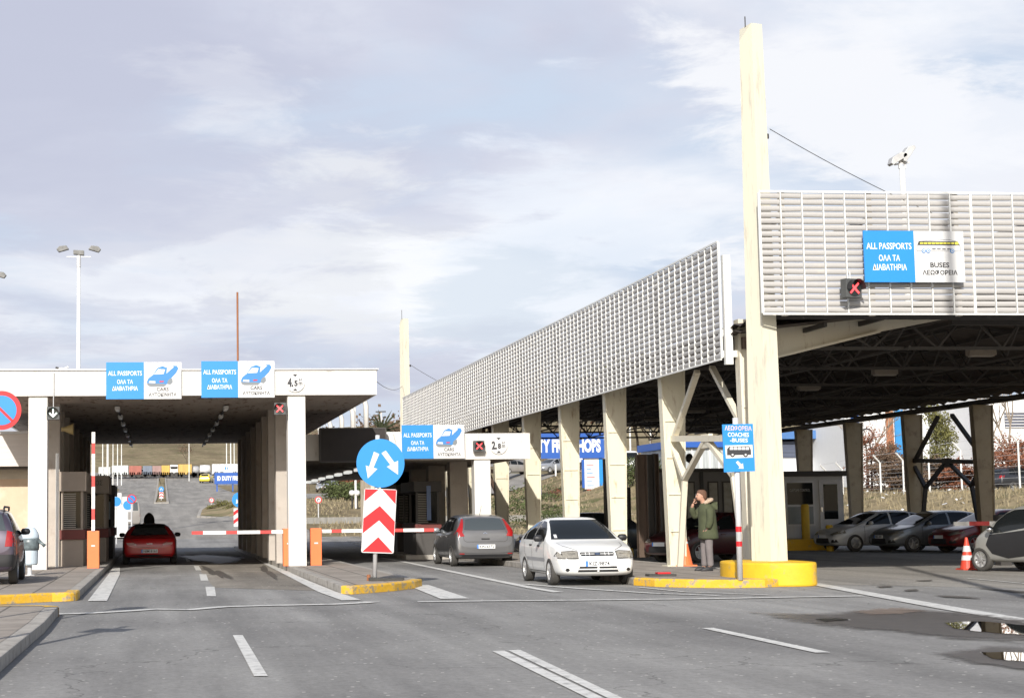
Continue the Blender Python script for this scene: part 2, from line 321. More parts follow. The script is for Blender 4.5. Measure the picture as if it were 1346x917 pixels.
# asphalt
def asphalt_mat(name, base=(.275, .268, .256), dark=(.19, .184, .178), crack=True, rough=.85):
    m = bpy.data.materials.new(name); m.use_nodes = True; t = m.node_tree; L = t.links.new; b = t.nodes['Principled BSDF']
    b.inputs['Specular IOR Level'].default_value = .3
    tcn = t.nodes.new('ShaderNodeTexCoord')
    def N(scale, d=6, st=(1, 1, 1), rg=.6, dist=0):
        mp = t.nodes.new('ShaderNodeMapping'); mp.inputs['Scale'].default_value = st; L(tcn.outputs['Object'], mp.inputs[0])
        n = t.nodes.new('ShaderNodeTexNoise'); n.inputs['Scale'].default_value = scale; n.inputs['Detail'].default_value = d; n.inputs['Roughness'].default_value = rg; n.inputs['Distortion'].default_value = dist; L(mp.outputs[0], n.inputs['Vector']); return n.outputs['Fac']
    r = t.nodes.new('ShaderNodeValToRGB'); L(N(.35, 8, (1, .5, 1)), r.inputs[0]); e = r.color_ramp.elements
    e[0].position = .32; e[0].color = (*dark, 1); e[1].position = .6; e[1].color = (*base, 1)
    # long wheel-worn streaks along the lanes
    r3 = t.nodes.new('ShaderNodeMapRange'); r3.inputs['From Min'].default_value = .35; r3.inputs['From Max'].default_value = .7; r3.inputs['To Min'].default_value = .76; r3.inputs['To Max'].default_value = 1.16; L(N(1.1, 5, (1, .05, 1)), r3.inputs['Value'])
    g = t.nodes.new('ShaderNodeMapRange'); g.inputs['From Min'].default_value = .3; g.inputs['From Max'].default_value = .72; g.inputs['To Min'].default_value = .62; g.inputs['To Max'].default_value = 1.38; L(N(13, 8, (1, .6, 1), rg=.92), g.inputs['Value'])
    mu = t.nodes.new('ShaderNodeMath'); mu.operation = 'MULTIPLY'; L(r3.outputs[0], mu.inputs[0]); L(g.outputs[0], mu.inputs[1])
    sc = t.nodes.new('ShaderNodeVectorMath'); sc.operation = 'SCALE'; L(r.outputs[0], sc.inputs[0]); L(mu.outputs[0], sc.inputs['Scale'])
    res = sc.outputs[0]
    # pale stone chips
    vo = t.nodes.new('ShaderNodeTexVoronoi'); vo.inputs['Scale'].default_value = 5.5; L(tcn.outputs['Object'], vo.inputs['Vector'])
    lt = t.nodes.new('ShaderNodeMath'); lt.operation = 'LESS_THAN'; lt.inputs[1].default_value = .10; L(vo.outputs['Distance'], lt.inputs[0])
    mc = t.nodes.new('ShaderNodeMix'); mc.data_type = 'RGBA'; L(lt.outputs[0], mc.inputs['Factor']); L(res, mc.inputs['A']); mc.inputs['B'].default_value = (.52, .50, .46, 1); res = mc.outputs['Result']
    if crack:
        vc = t.nodes.new('ShaderNodeTexVoronoi'); vc.feature = 'DISTANCE_TO_EDGE'; vc.inputs['Scale'].default_value = .16
        wv = t.nodes.new('ShaderNodeVectorMath'); wv.operation = 'ADD'
        nw = t.nodes.new('ShaderNodeTexNoise'); nw.inputs['Scale'].default_value = .8; nw.inputs['Detail'].default_value = 6; L(tcn.outputs['Object'], nw.inputs['Vector'])
        s2 = t.nodes.new('ShaderNodeVectorMath'); s2.operation = 'SCALE'; s2.inputs['Scale'].default_value = 2.4; L(nw.outputs['Color'], s2.inputs[0])
        L(tcn.outputs['Object'], wv.inputs[0]); L(s2.outputs[0], wv.inputs[1]); L(wv.outputs[0], vc.inputs['Vector'])
        l2 = t.nodes.new('ShaderNodeMapRange'); l2.inputs['From Min'].default_value = .0015; l2.inputs['From Max'].default_value = .003; l2.inputs['To Min'].default_value = .5; l2.inputs['To Max'].default_value = 0; L(vc.outputs['Distance'], l2.inputs['Value'])
        mk = t.nodes.new('ShaderNodeMix'); mk.data_type = 'RGBA'; L(l2.outputs[0], mk.inputs['Factor']); L(res, mk.inputs['A']); mk.inputs['B'].default_value = (.05, .048, .045, 1); res = mk.outputs['Result']
    L(res, b.inputs['Base Color'])
    b.inputs['Roughness'].default_value = rough
    bp = t.nodes.new('ShaderNodeBump'); bp.inputs['Strength'].default_value = .5; bp.inputs['Distance'].default_value = .008; L(N(70, 3), bp.inputs['Height']); L(bp.outputs[0], b.inputs['Normal'])
    return m
ASPH = asphalt_mat('asphalt'); ASPH_PALE = asphalt_mat('asphalt_pale', (.30, .282, .255), (.225, .212, .195)); ASPH_WORN = asphalt_mat('asphalt_worn', (.29, .262, .222), (.14, .125, .108))
ysr = [y for y in ys if y <= 85]
o = grid_mesh([-60, -20, 0, 12, 30.8], [-90, -20, 20, 50, 85, 100], lambda x, y: max(0, hz(x, y))).build('asphalt_yard', ASPH); tag(o, 'grey worn asphalt of the border crossing lanes', kind='structure')
# the road climbing the hill beyond the building
def strip(xa, xb, ylist, dz, name, m, label):
    mb = MB(); vs = []; fs = []
    nx = 6
    for j, y in enumerate(ylist):
        a, b_ = xa(y), xb(y)
        for i in range(nx): x = a + (b_ - a) * i / (nx - 1); vs.append((x, y, hz(x, y) + dz))
    for j in range(len(ylist) - 1):
        for i in range(nx - 1): fs.append((j * nx + i, j * nx + i + 1, (j + 1) * nx + i + 1, (j + 1) * nx + i))
    mb.add(vs, fs); o = mb.build(name, m, smooth=True); tag(o, label, kind='structure'); return o
yl = [y for y in ys if 85 <= y <= 330] + [86.5]; yl = sorted(set(yl + list(range(90, 330, 4))))
strip(lambda y: -5.2 - 5 * smoothstep(225, 300, y) * 1.0 - 60 * smoothstep(255, 275, y), lambda y: (9.4 if y < 135 else 8.3) + 8 * smoothstep(90, 60, y) + 60 * smoothstep(250, 275, y), yl, .012, 'road', ASPH_PALE, 'grey asphalt road climbing the hill to the parked trucks')
o = MB().sheet([(13.2, 33.2), (24, 20), (30.5, 20), (30.5, 95), (13.2, 95)], .004).build('bus_lane_asphalt', ASPH_PALE); tag(o, 'paler asphalt of the bus lanes under the canopy', kind='structure')
# worn grooved slab in the right car lane
o = MB().sheet([(1.15, 36.3), (3.45, 33.6), (3.45, 76), (1.1, 76)], .004).build('lane_slab', ASPH_WORN); tag(o, 'worn brownish concrete slab in the right car lane', kind='structure')

# painted markings
def marking_mat():
    m = mat('road_paint', (.62, .61, .58), .7, var=.2, scale=5, bump=.2, bscale=60, stain=(.25, .245, .235), stain_scale=4.5, stain_at=(.53, .66)); return m
MK = marking_mat()
def mark(pts, z=.009, label='white painted lane line', m=MK):
    o = MB().sheet([(G(px, py).x, G(px, py).y) for px, py in pts], z).build('lane_marking', m); tag(o, label, kind='structure')
def quad_line(a, b, wa, wb=None, z=.009, m=MK, label='white painted lane line', hor=None):
    A = G(*a); B = G(*b); d = (B - A).normalized(); n = Vector((-d.y, d.x, 0)); wb = wb or wa
    o = MB().sheet([(A - n * wa / 2)[:2], (B - n * wb / 2)[:2], (B + n * wb / 2)[:2], (A + n * wa / 2)[:2]], z).build('lane_marking', m); tag(o, label, kind='structure')
mark([(306, 835), (319, 835), (352, 889), (334, 889)], label='short white centre dash in the foreground')
mark([(647, 856), (663, 855.5), (750, 897), (808, 925), (787, 925), (730, 897)], label='left stripe of the foreground double line')
mark([(668, 855), (684, 854.5), (774, 897), (833, 925), (813, 925), (756, 897)], label='right stripe of the foreground double line')
quad_line((930, 825.5), (1082, 858), .16, label='short slanting white dash in the foreground')
mark([(270, 771), (282, 771), (284, 783.5), (272, 783.5)], label='first white centre dash in the left lane')
mark([(262, 754.5), (271, 754.5), (274, 763), (264, 763)], label='second white centre dash in the left lane')
mark([(254.5, 743.5), (261, 743.5), (265, 749.5), (257.5, 749.5)], label='third white centre dash in the left lane')
quad_line((245.5, 733), (248, 738.5), .12, label='fourth white centre dash in the left lane')
def poly_line(pts, w, label, z=.013):
    P = [G(*p) for p in pts]; mb = MB(); L_, R_ = [], []
    for i, p in enumerate(P):
        d = (P[min(i + 1, len(P) - 1)] - P[max(0, i - 1)]).normalized(); n = Vector((-d.y, d.x, 0)); ww = w[i] if isinstance(w, list) else w
        L_.append((p + n * ww / 2)); R_.append((p - n * ww / 2))
    vs = [(*q[:2], z) for q in L_] + [(*q[:2], z) for q in R_]; k = len(P)
    mb.add(vs, [(i, i + 1, k + i + 1, k + i) for i in range(k - 1)]); o = mb.build('lane_marking', MK); tag(o, label, kind='structure')
poly_line([(40, 808.5), (60, 807.8), (120, 806), (170, 803), (205, 800.8), (250, 801.5), (294, 797.6), (340, 796.3), (440, 794.3), (475, 792.5), (490, 791)], .30, 'long wavering white stop line on the left')
poly_line([(549, 791.2), (640, 790), (760, 789), (940, 787), (1010, 785.5), (1135, 783.5)], .27, 'long white stop line on the right')
poly_line([(128, 790), (150, 755), (153.5, 745)], [.34, .3, .2], 'white edge line beside the left kerb')
poly_line([(462, 789), (430, 778), (395, 762), (352, 741), (340, 734)], [.34, .34, .26, .22, .2], 'white edge line beside the centre island')
poly_line([(549, 769), (598, 787)], [.45, .5], 'broad short white dash off the centre island')
poly_line([(500, 733), (530, 738.2), (700, 773), (734, 778.5)], .2, 'long white lane line beside the waiting cars')
poly_line([(690, 768), (760, 773.5), (860, 780), (945, 783)], .17, 'thin white line around the white car')
poly_line([(840, 772), (900, 778), (1010, 782)], .10, 'faint white line beside the right island')
poly_line([(1068, 767), (1150, 782), (1250, 800), (1346, 816), (1400, 825)], [.3, .34, .36, .34, .34], 'white edge line from the yellow plinth')
poly_line([(1270, 760), (1346, 767), (1420, 774)], .08, 'thin white parking line near the small car')
poly_line([(215, 757), (300, 754)], .05, 'faint white joint across the left lane')
# grooves in the slab: dark thin transverse joints
for i, yy in enumerate([36.6 + 1.15 * k for k in range(11)]):
    pass
mb = MB()
for k in range(16):
    y = 36.9 + .62 * k; mb.sheet([(1.9, y), (3.3, y + .02), (3.3, y + .07), (1.9, y + .05)], .0085)
o = mb.build('slab_grooves', mat('slab_groove', (.10, .09, .08), .9)); tag(o, 'dark transverse grooves in the lane slab', kind='structure')
def blob(cx, cy, rx, ry, seed, n=48, rot=0, rough=.25, z=.012):
    rnd = random.Random(seed); ph = [rnd.uniform(0, 6.28) for _ in range(7)]; pts = []
    for k in range(n):
        a = 6.28318 * k / n; r = 1 + rough * sum(math.sin((j + 2) * a + ph[j]) / (j + 1.6) for j in range(7))
        x, y = rx * r * math.cos(a), ry * r * math.sin(a); pts.append((cx + x * math.cos(rot) - y * math.sin(rot), cy + x * math.sin(rot) + y * math.cos(rot)))
    return MB().sheet(pts, z)
def soft_mat(name, col, rough, spec=.4, lo=.15, hi=.55, amax=.72, nscale=2.2):
    m = mat(name, col, rough, var=.25, scale=4, spec=spec, bump=.15, bscale=60); t = m.node_tree; L = t.links.new; b = t.nodes['Principled BSDF']
    at = t.nodes.new('ShaderNodeAttribute'); at.attribute_name = 'edge'; tcn = t.nodes.new('ShaderNodeTexCoord')
    n = t.nodes.new('ShaderNodeTexNoise'); n.inputs['Scale'].default_value = nscale; n.inputs['Detail'].default_value = 9; n.inputs['Roughness'].default_value = .7; L(tcn.outputs['Object'], n.inputs['Vector'])
    ma = t.nodes.new('ShaderNodeMath'); ma.operation = 'MULTIPLY_ADD'; L(n.outputs['Fac'], ma.inputs[0]); ma.inputs[1].default_value = 1.6; ma.inputs[2].default_value = -.8
    ad2 = t.nodes.new('ShaderNodeMath'); L(ma.outputs[0], ad2.inputs[0]); L(at.outputs['Fac'], ad2.inputs[1])
    mr = t.nodes.new('ShaderNodeMapRange'); L(ad2.outputs[0], mr.inputs['Value']); mr.inputs['From Min'].default_value = lo; mr.inputs['From Max'].default_value = hi; mr.inputs['To Max'].default_value = amax
    mu = t.nodes.new('ShaderNodeMath'); mu.operation = 'MULTIPLY'; L(mr.outputs[0], mu.inputs[0])
    e2 = t.nodes.new('ShaderNodeMapRange'); L(at.outputs['Fac'], e2.inputs['Value']); e2.inputs['From Max'].default_value = .25; L(e2.outputs[0], mu.inputs[1]); L(mu.outputs[0], b.inputs['Alpha']); return m
WET = soft_mat('wet_asphalt', (.115, .10, .088), .42)
OIL = soft_mat('oil_stain', (.10, .088, .075), .7, lo=.2, hi=.6, amax=.8, nscale=5)
def soft_sheet(pts, z, name, m, label, rings=(0, .15, .35, .6, 1)):
    n = len(pts); c = sum((Vector(p) for p in pts), Vector((0, 0))) / n; mb = MB(); vs = []; ed = []
    for r_ in rings:
        for p in pts: q = Vector(p).lerp(c, min(r_, .999)); vs.append((q.x, q.y, z)); ed.append(min(1, r_ / .55))
    k = len(rings); mb.add(vs, [(j * n + i, j * n + (i + 1) % n, (j + 1) * n + (i + 1) % n, (j + 1) * n + i) for j in range(k - 1) for i in range(n)])
    o = mb.build(name, m); a = o.data.attributes.new('edge', 'FLOAT', 'POINT'); a.data.foreach_set('value', ed); tag(o, label, kind='structure'); return o
def water_mat():
    m = bpy.data.materials.new('puddle_water'); m.use_nodes = True; b = m.node_tree.nodes['Principled BSDF']
    b.inputs['Base Color'].default_value = (.03, .028, .025, 1); b.inputs['Roughness'].default_value = .015; b.inputs['IOR'].default_value = 1.45
    b.inputs['Specular IOR Level'].default_value = 1.0; b.inputs['Coat Weight'].default_value = 1; b.inputs['Coat Roughness'].default_value = .01; return m
WATER = water_mat()
OIL = mat('oil_stain', (.13, .115, .098), .7, var=.3, scale=3)
def patch(mb_pts, name, m, label, z):
    P = [(G(*p).x, G(*p).y) for p in mb_pts]
    if m in (WET, OIL) or name == 'worn_patch': soft_sheet(P, z, name, m, label)
    else: tag(MB().sheet(P, z).build(name, m), label, kind='structure')
def roughen(pts, amp, seed, sub=6):
    rnd = random.Random(seed); outp = []
    n = len(pts)
    for i in range(n):
        a, b_ = pts[i], pts[(i + 1) % n]
        for k in range(sub):
            t = k / sub; outp.append((a[0] + (b_[0] - a[0]) * t + rnd.uniform(-1, 1) * amp * 3, a[1] + (b_[1] - a[1]) * t + rnd.uniform(-1, 1) * amp))
    return outp
patch(roughen([(955, 803), (1060, 806), (1110, 801), (1180, 799), (1255, 801), (1346, 812), (1440, 822), (1440, 850), (1346, 850), (1250, 843), (1180, 834), (1100, 828), (1020, 817)], .5, 3), 'wet_patch', WET, 'dark damp asphalt around the puddles', .016)
patch(roughen([(1215, 858), (1290, 848), (1440, 850), (1440, 896), (1346, 884), (1270, 874)], .5, 5), 'wet_patch', WET, 'damp asphalt rim of the nearer puddle', .016)
patch(roughen([(1242, 819.5), (1290, 818), (1346, 823), (1440, 830), (1440, 844), (1346, 836), (1290, 832), (1254, 827)], .35, 8), 'puddle', WATER, 'farther rain puddle on the right reflecting the canopy', .021)
patch(roughen([(1288, 859), (1346, 859.5), (1440, 865), (1440, 881), (1346, 871.5), (1306, 868)], .35, 9), 'puddle', WATER, 'nearer rain puddle at the right edge', .021)
patch(roughen([(1072, 815), (1100, 813.5), (1120, 816), (1085, 818)], .2, 12, 4), 'puddle', WATER, 'tiny puddle on the damp asphalt', .021)
patch(roughen([(1110, 805), (1150, 800), (1190, 799), (1230, 803), (1190, 809), (1140, 810)], .8, 15), 'worn_patch', soft_mat('worn_patch', (.22, .17, .135), .9, nscale=6), 'brownish broken asphalt patch beside the puddle', .019)
for i, q in enumerate([[(1150, 771), (1170, 770), (1178, 772), (1155, 773)], [(1185, 776), (1205, 774), (1212, 777), (1190, 778)], [(1220, 782), (1270, 784), (1300, 788), (1240, 786)], [(1260, 771), (1346, 777), (1400, 783), (1330, 779)], [(1200, 763), (1226, 762.5), (1230, 764), (1205, 764.5)], [(1330, 782), (1420, 786), (1420, 790), (1340, 785)]]):
    patch(roughen(q, .25, 30 + i, 4), 'oil_stain', OIL, 'small dark damp stain on the pale bus lane', .018)
# dark spilled stain inside the left hall lane
bb = blob(1.9, 62, .95, 9, 4, rot=.05, z=.014); soft_sheet([v[:2] for v in bb.v], bb.v[0][2], 'oil_stain', WET, 'dark wet stain along the right car lane under the hall')
bb = blob(1.5, 46, .22, 6, 9, rot=.02, z=.014, rough=.5); soft_sheet([v[:2] for v in bb.v], bb.v[0][2], 'oil_stain', OIL, 'broken dark drip trail in the right car lane')
bb = blob(2.9, 46.5, .16, 5.5, 19, rot=-.03, z=.014, rough=.5); soft_sheet([v[:2] for v in bb.v], bb.v[0][2], 'oil_stain', OIL, 'dark drip trail beside the centre kerb')

# ------------------------------------------------------------------ kerbed islands
def paving_mat():
    m = bpy.data.materials.new('paving'); m.use_nodes = True; t = m.node_tree; L = t.links.new; b = t.nodes['Principled BSDF']; b.inputs['Roughness'].default_value = .9
    tcn = t.nodes.new('ShaderNodeTexCoord'); br = t.nodes.new('ShaderNodeTexBrick'); L(tcn.outputs['Object'], br.inputs['Vector'])
    br.offset = 0; br.inputs['Color1'].default_value = (.33, .29, .25, 1); br.inputs['Color2'].default_value = (.27, .235, .20, 1); br.inputs['Mortar'].default_value = (.12, .105, .09, 1)
    br.inputs['Scale'].default_value = 1; br.inputs['Brick Width'].default_value = .75; br.inputs['Row Height'].default_value = 1.1; br.inputs['Mortar Size'].default_value = .022
    n = t.nodes.new('ShaderNodeTexNoise'); n.inputs['Scale'].default_value = 2.2; n.inputs['Detail'].default_value = 9; n.inputs['Roughness'].default_value = .7; L(tcn.outputs['Object'], n.inputs['Vector'])
    mr = t.nodes.new('ShaderNodeMapRange'); mr.inputs['From Min'].default_value = .3; mr.inputs['From Max'].default_value = .7; mr.inputs['To Min'].default_value = .7; mr.inputs['To Max'].default_value = 1.15; L(n.outputs['Fac'], mr.inputs['Value'])
    sc = t.nodes.new('ShaderNodeVectorMath'); sc.operation = 'SCALE'; L(br.outputs['Color'], sc.inputs[0]); L(mr.outputs[0], sc.inputs['Scale']); L(sc.outputs[0], b.inputs['Base Color'])
    return m
PAVE = paving_mat()
def inset(poly, d):
    n = len(poly); res = []
    area = sum(poly[i][0] * poly[(i + 1) % n][1] - poly[(i + 1) % n][0] * poly[i][1] for i in range(n)); sg = 1 if area > 0 else -1
    for i in range(n):
        p0, p1, p2 = Vector(poly[i - 1][:2]), Vector(poly[i][:2]), Vector(poly[(i + 1) % n][:2])
        d1, d2 = (p1 - p0).normalized(), (p2 - p1).normalized(); n1, n2 = Vector((-d1.y, d1.x)) * sg, Vector((-d2.y, d2.x)) * sg
        b_ = (n1 + n2).normalized(); c = max(.45, b_.dot(n1)); res.append(tuple(p1 + b_ * (d / c)))
    return res
def arc_corner(c, r, a0, a1, n=7):
    return [(c[0] + r * math.cos(a0 + (a1 - a0) * k / (n - 1)), c[1] + r * math.sin(a0 + (a1 - a0) * k / (n - 1))) for k in range(n)]
def island(poly, label, yellow=None, h=.15):
    o = MB().prism(poly, 0, h).build('kerb', M['kerb'], bevel=.018); tag(o, 'worn stone kerb of ' + label, kind='structure')
    o = MB().sheet(inset(poly, .19), h + .004).build('pavement', PAVE); tag(o, 'grey paving slabs on ' + label, kind='structure')
    if yellow:
        P = [Vector((*p, 0)) for p in yellow]; mb = MB(); k = len(P); rows = []
        for i, p in enumerate(P):
            d = (P[min(i + 1, k - 1)] - P[max(0, i - 1)]).normalized(); n = Vector((d.y, -d.x, 0))
            o_ = p + n * .006; q = p - n * .21
            rows.append([(o_.x, o_.y, .004), (o_.x, o_.y, h - .015), (o_.x - n.x * .02, o_.y - n.y * .02, h + .009), (q.x, q.y, h + .009)])
        vs = [v for r_ in rows for v in r_]
        mb.add(vs, [(i * 4 + j, (i + 1) * 4 + j, (i + 1) * 4 + j + 1, i * 4 + j + 1) for i in range(k - 1) for j in range(3)])
        o = mb.build('yellow_kerb_paint', M['yellow']); tag(o, 'yellow painted front kerb of ' + label, kind='structure')
# left pavement, with the hall columns and booths
XL = -1.47
fl = [(-6, 28.6), (-4.4, 29.5), (-2.75, 30.5), (-1.9, 31.2)] + arc_corner((-1.8, 31.55), .33, -1.1, -.1, 5)
left_poly = [(-14, 27)] + fl + [(XL, 32.4), (XL, 80), (-14, 80)]
island(left_poly, 'the left pavement', fl + [(XL, 32.4)])
# foreground left island
corner = [(-1.52, 15.9), (-1.5, 19), (-1.47, 22.6)] + arc_corner((-2.05, 26.3), .55, -.25, 1.5, 8) + [(-3.2, 27.1), (-9, 26.6)]
island([(-9, 8), (-2.0, 8)] + corner, 'the foreground left island', arc_corner((-2.05, 26.3), .55, -.1, 1.5, 8) + [(-3.2, 27.1), (-9, 26.6)])
# centre island
ctip = [(3.42, 33.1), (3.42, 32.4), (3.60, 32.15), (4.0, 32.6), (4.55, 33.3), (5.1, 34.3), (5.38, 35.2), (5.35, 36.4)]
island(ctip + [(5.25, 80), (3.45, 80)], 'the centre island', ctip[1:7])
# right island, with the canopy columns
rf = [(9.6, 35.2), (9.55, 34.1), (9.75, 33.3), (10.2, 32.7), (10.9, 32.15), (11.6, 32.2), (12.2, 32.6)]
island(rf + [(12.8, 34), (13.2, 40), (13.2, 92), (9.95, 92), (9.8, 45)], 'the right island', rf[1:])
# yellow plinth round the mast
def plinth():
    pts = [(11.35, 34.0), (11.36, 33.5), (11.5, 33.0), (11.75, 32.6), (12.05, 32.35), (12.4, 32.28), (12.7, 32.4), (12.88, 32.75), (12.95, 33.3), (12.92, 34.4), (12.7, 35.0), (12.0, 35.1), (11.5, 34.6)]
    for _ in range(3): pts = [q for i in range(len(pts)) for q in ((.75 * pts[i][0] + .25 * pts[(i + 1) % len(pts)][0], .75 * pts[i][1] + .25 * pts[(i + 1) % len(pts)][1]), (.25 * pts[i][0] + .75 * pts[(i + 1) % len(pts)][0], .25 * pts[i][1] + .75 * pts[(i + 1) % len(pts)][1]))]
    m_ = MB().prism(pts, 0, .46).build('yellow_plinth', M['yellow2'], bevel=.04, smooth=False)
    tag(m_, 'bright yellow concrete plinth around the foot of the tall cream mast', 'plinth')
plinth()
# ------------------------------------------------------------------ left customs hall
HY = 46.0
hall = thing('customs_hall', 'white flat-roofed customs hall spanning the two car lanes on the left', 'building', (0, HY, 0))
def part(mb, name, m, parent, label=None, **k):
    o = mb.build(name, m, parent, **k)
    if label: o['label'] = label
    return o
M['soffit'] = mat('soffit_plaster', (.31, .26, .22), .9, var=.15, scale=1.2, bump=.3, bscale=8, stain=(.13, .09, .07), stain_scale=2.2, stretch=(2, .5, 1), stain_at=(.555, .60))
zb, zt = 4.72, 5.40
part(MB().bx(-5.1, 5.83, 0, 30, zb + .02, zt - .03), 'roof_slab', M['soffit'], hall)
part(MB().bx(-5.2, 5.87, -.12, 0, zb, zt).bx(-5.2, -5.105, 0, 30, zb, zt).bx(5.835, 5.87, 0, 30, zb, zt), 'fascia', M['plaster'], hall, bevel=.01)
part(MB().bx(-5.25, 5.92, -.17, .1, zt, zt + .035).bx(5.78, 5.93, .1, 30, zt, zt + .035), 'parapet_cap', M['grey_metal'], hall)
XLa, XLb = -3.44, -2.94; XRa, XRb = 3.45, 3.93
part(MB().bx(XLa, XLb, -.04, .5, .15, zb), 'column', M['plaster'], hall, 'white square column at the left lane', bevel=.015)
part(MB().bx(XRa, XRb, -.04, .5, .15, zb), 'column', M['plaster'], hall, 'white square column under the height limit disc', bevel=.015)
# set-back piers and inner walls
wl = MB(); wr = MB()
for k in range(8):
    y = 3.2 + 3.35 * k
    wl.bx(-3.25, -2.80 if k == 0 else -2.88, y, y + .55, .15, zb + .03)
    wr.bx(3.34, 4.10 if k == 0 else 3.9, y, y + .6, .15, zb + .03)
wl.bx(-3.3, -3.08, 3.6, 29.5, .15, zb + .03); wr.bx(3.52, 3.72, 6.6, 29.5, .15, zb + .03)
part(wl, 'inner_wall', M['plaster_shaded'], hall, 'left inner wall with piers')
part(wr, 'inner_wall', M['plaster_shaded'], hall, 'right inner wall with piers')
# tall frame beside the left column
part(MB().bx(-2.86, -2.78, 2.4, 2.5, .15, 3.3), 'drain_pipe', M['white_metal'], hall)
for x in (-1.2, 1.95):
    for k in range(7):
        y = 3.9 + 4.0 * k
        f = part(MB().bx(x - .07, x + .07, y, y + .9, zb - .10, zb - .02), 'ceiling_light', M['white_metal'], hall)
        part(MB().bx(x - .05, x + .05, y + .05, y + .85, zb - .125, zb - .102), 'tube', mat('light_diffuser', (.75, .75, .72), .3, var=0), f)
        part(MB().bx(x - .02, x + .02, y + .92, y + 3.98, zb - .06, zb - .015), 'conduit', M['black'], hall)
# loudspeaker horn
sp = MB(); sp.lathe([(.05, 0), (.07, .12), (.16, .32), (.165, .34), (.15, .34), (.05, .2)], 16, 'x', (-2.75, 3.0, 4.0))
part(sp, 'loudspeaker', mat('horn_yellow', (.42, .32, .14), .5), hall, smooth=True)

# ------------------------------------------------------------------ side office left of the hall
off = thing('side_office', 'low office building with a tan plaster wall at the far left', 'building', (-9, 55, 0))
px_r = -3.6
WT = mat('tan_plaster', (.60, .45, .33), .85, var=.08, scale=1.5, stain=(.68, .58, .46), stain_scale=1.2, stain_at=(.5, .7))
part(MB().bx(-12, 5.35, 0, 12, .15, 2.75), 'wall', WT, off)
part(MB().bx(-12, 5.38, -.03, 12, 2.75, 3.05), 'band', mat('band_beige', (.55, .50, .42), .8), off)
part(MB().bx(-12.2, 5.45, -1.1, 12, 3.12, 4.12), 'fascia', mat('boarded_fascia', (.62, .58, .55), .75, var=.1, scale=2, stretch=(.3, 1, 9)), off)
part(MB().bx(-12.1, 5.4, -.9, 12, 3.05, 3.118), 'shadow_gap', M['dark_steel'], off)
part(MB().bx(-12.3, 5.5, -1.2, 12.1, 4.12, 4.2), 'roof', M['grey_metal'], off)

# ------------------------------------------------------------------ booths in the hall
def booth(name, label, x0, x1, y0, y1, head, txt=None, dark=False):
    b = thing(name, label, 'booth', ((x0 + x1) / 2, y0, .15)); w = (x1 - x0) / 2; d = y1 - y0
    body = M['booth_dark'] if dark else M['booth_beige']
    part(MB().bx(-w, w, 0, d, 0, .75), 'lower_panel', body, b, bevel=.01)
    part(MB().bx(-w - .03, w + .06, -.06, d + .06, .75, 1.02), 'counter', mat('maroon_band', (.13, .025, .02), .6), b, bevel=.008)
    fr = MB()
    for X in (-w + .04, w - .04):
        for Y in (.04, d * .5, d - .04): fr.bx(X - .035, X + .035, Y - .035, Y + .035, 1.02, 2.1)
    fr.bx(-w + .01, w - .01, .01, d - .01, 1.025, 1.06)
    part(fr, 'frame', body, b)
    g = part(MB().bx(-w + .06, w - .06, .03, .045, 1.04, 2.08).bx(w - .045, w - .03, .1, d - .1, 1.04, 2.08), 'window', M['glass'], b)
    sl_ = MB()
    for k in range(17): sl_.bx(-w + .08, -w + .42, .004, .02, 1.08 + .058 * k, 1.11 + .058 * k)
    part(sl_, 'blind', mat('blind_grey', (.26, .24, .21), .7), b)
    part(MB().bx(-w - .06, w + .08, -.1, d + .1, 2.1, 2.1 + head), 'header', body, b, bevel=.01)
    if txt: lettering(txt, w * 1.5, .15, M['ink'], b, 0, 2.1 + head * .6, -.104)
    return b
M['booth_beige'] = mat('booth_beige', (.31, .26, .215), .75, var=.08)
M['booth_dark'] = mat('booth_dark', (.06, .055, .052), .6, var=.1)
booth('control_booth', 'beige passport booth with slatted blind just behind the left column', -2.75, -2.12, 49.0, 51.6, .55)
booth('control_booth', 'beige passport booth with dark lettering on its header beside the raised barrier', -2.55, -1.62, 53.6, 56.4, .55, 'ΕΛΕΓΧΟΣ')
k2 = booth('control_booth', 'black kiosk at the end of the left kerb in the tunnel', -2.4, -1.55, 58.5, 61.5, .35, dark=True)
part(MB().bx(.10, .34, -.02, -.004, 1.3, 1.9), 'window_screen', mat('pale_screen', (.22, .28, .33), .3), k2)
# mid lane wall with dark booths
mids = thing('middle_canopy', 'lower white concrete canopy over the middle lanes with dark booths behind', 'building', (0, 53.5, 0))
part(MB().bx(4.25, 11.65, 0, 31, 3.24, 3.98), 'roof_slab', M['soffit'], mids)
part(MB().bx(4.2, 11.7, -.14, 0, 3.2, 4.02), 'fascia', M['plaster'], mids, bevel=.01)
part(MB().bx(9.90, 10.42, -.08, .45, .15, 3.2), 'column', M['plaster'], mids, 'white square column below the lane signal', bevel=.012)
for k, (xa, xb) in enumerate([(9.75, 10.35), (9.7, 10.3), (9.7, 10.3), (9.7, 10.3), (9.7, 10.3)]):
    part(MB().bx(xa, xb, 3.6 + 4.3 * k, 4.2 + 4.3 * k, .15, 3.24), 'column', M['plaster_shaded'], mids, 'shaded grey inner column')
part(MB().bx(9.35, 11.6, 16.5, 16.7, 0, 3.24), 'inner_wall', M['booth_dark'], mids)
part(MB().bx(8.2, 9.9, 3.5, 14.5, 0, .15), 'plinth_kerb', M['kerb'], mids)
for k in range(7):
    y = 9 + 3.6 * k
    part(MB().bx(7.25, 7.45, y, y + 1.3, 3.12, 3.22), 'ceiling_light', mat('light_lit', (.8, .8, .78), .4, emit=((1, 1, .95), .55)), mids)
booth('control_booth', 'dark glazed booth with a painted blue reflection beside the shaded inner columns', 8.55, 9.35, 57.0, 60.0, .35, dark=True)
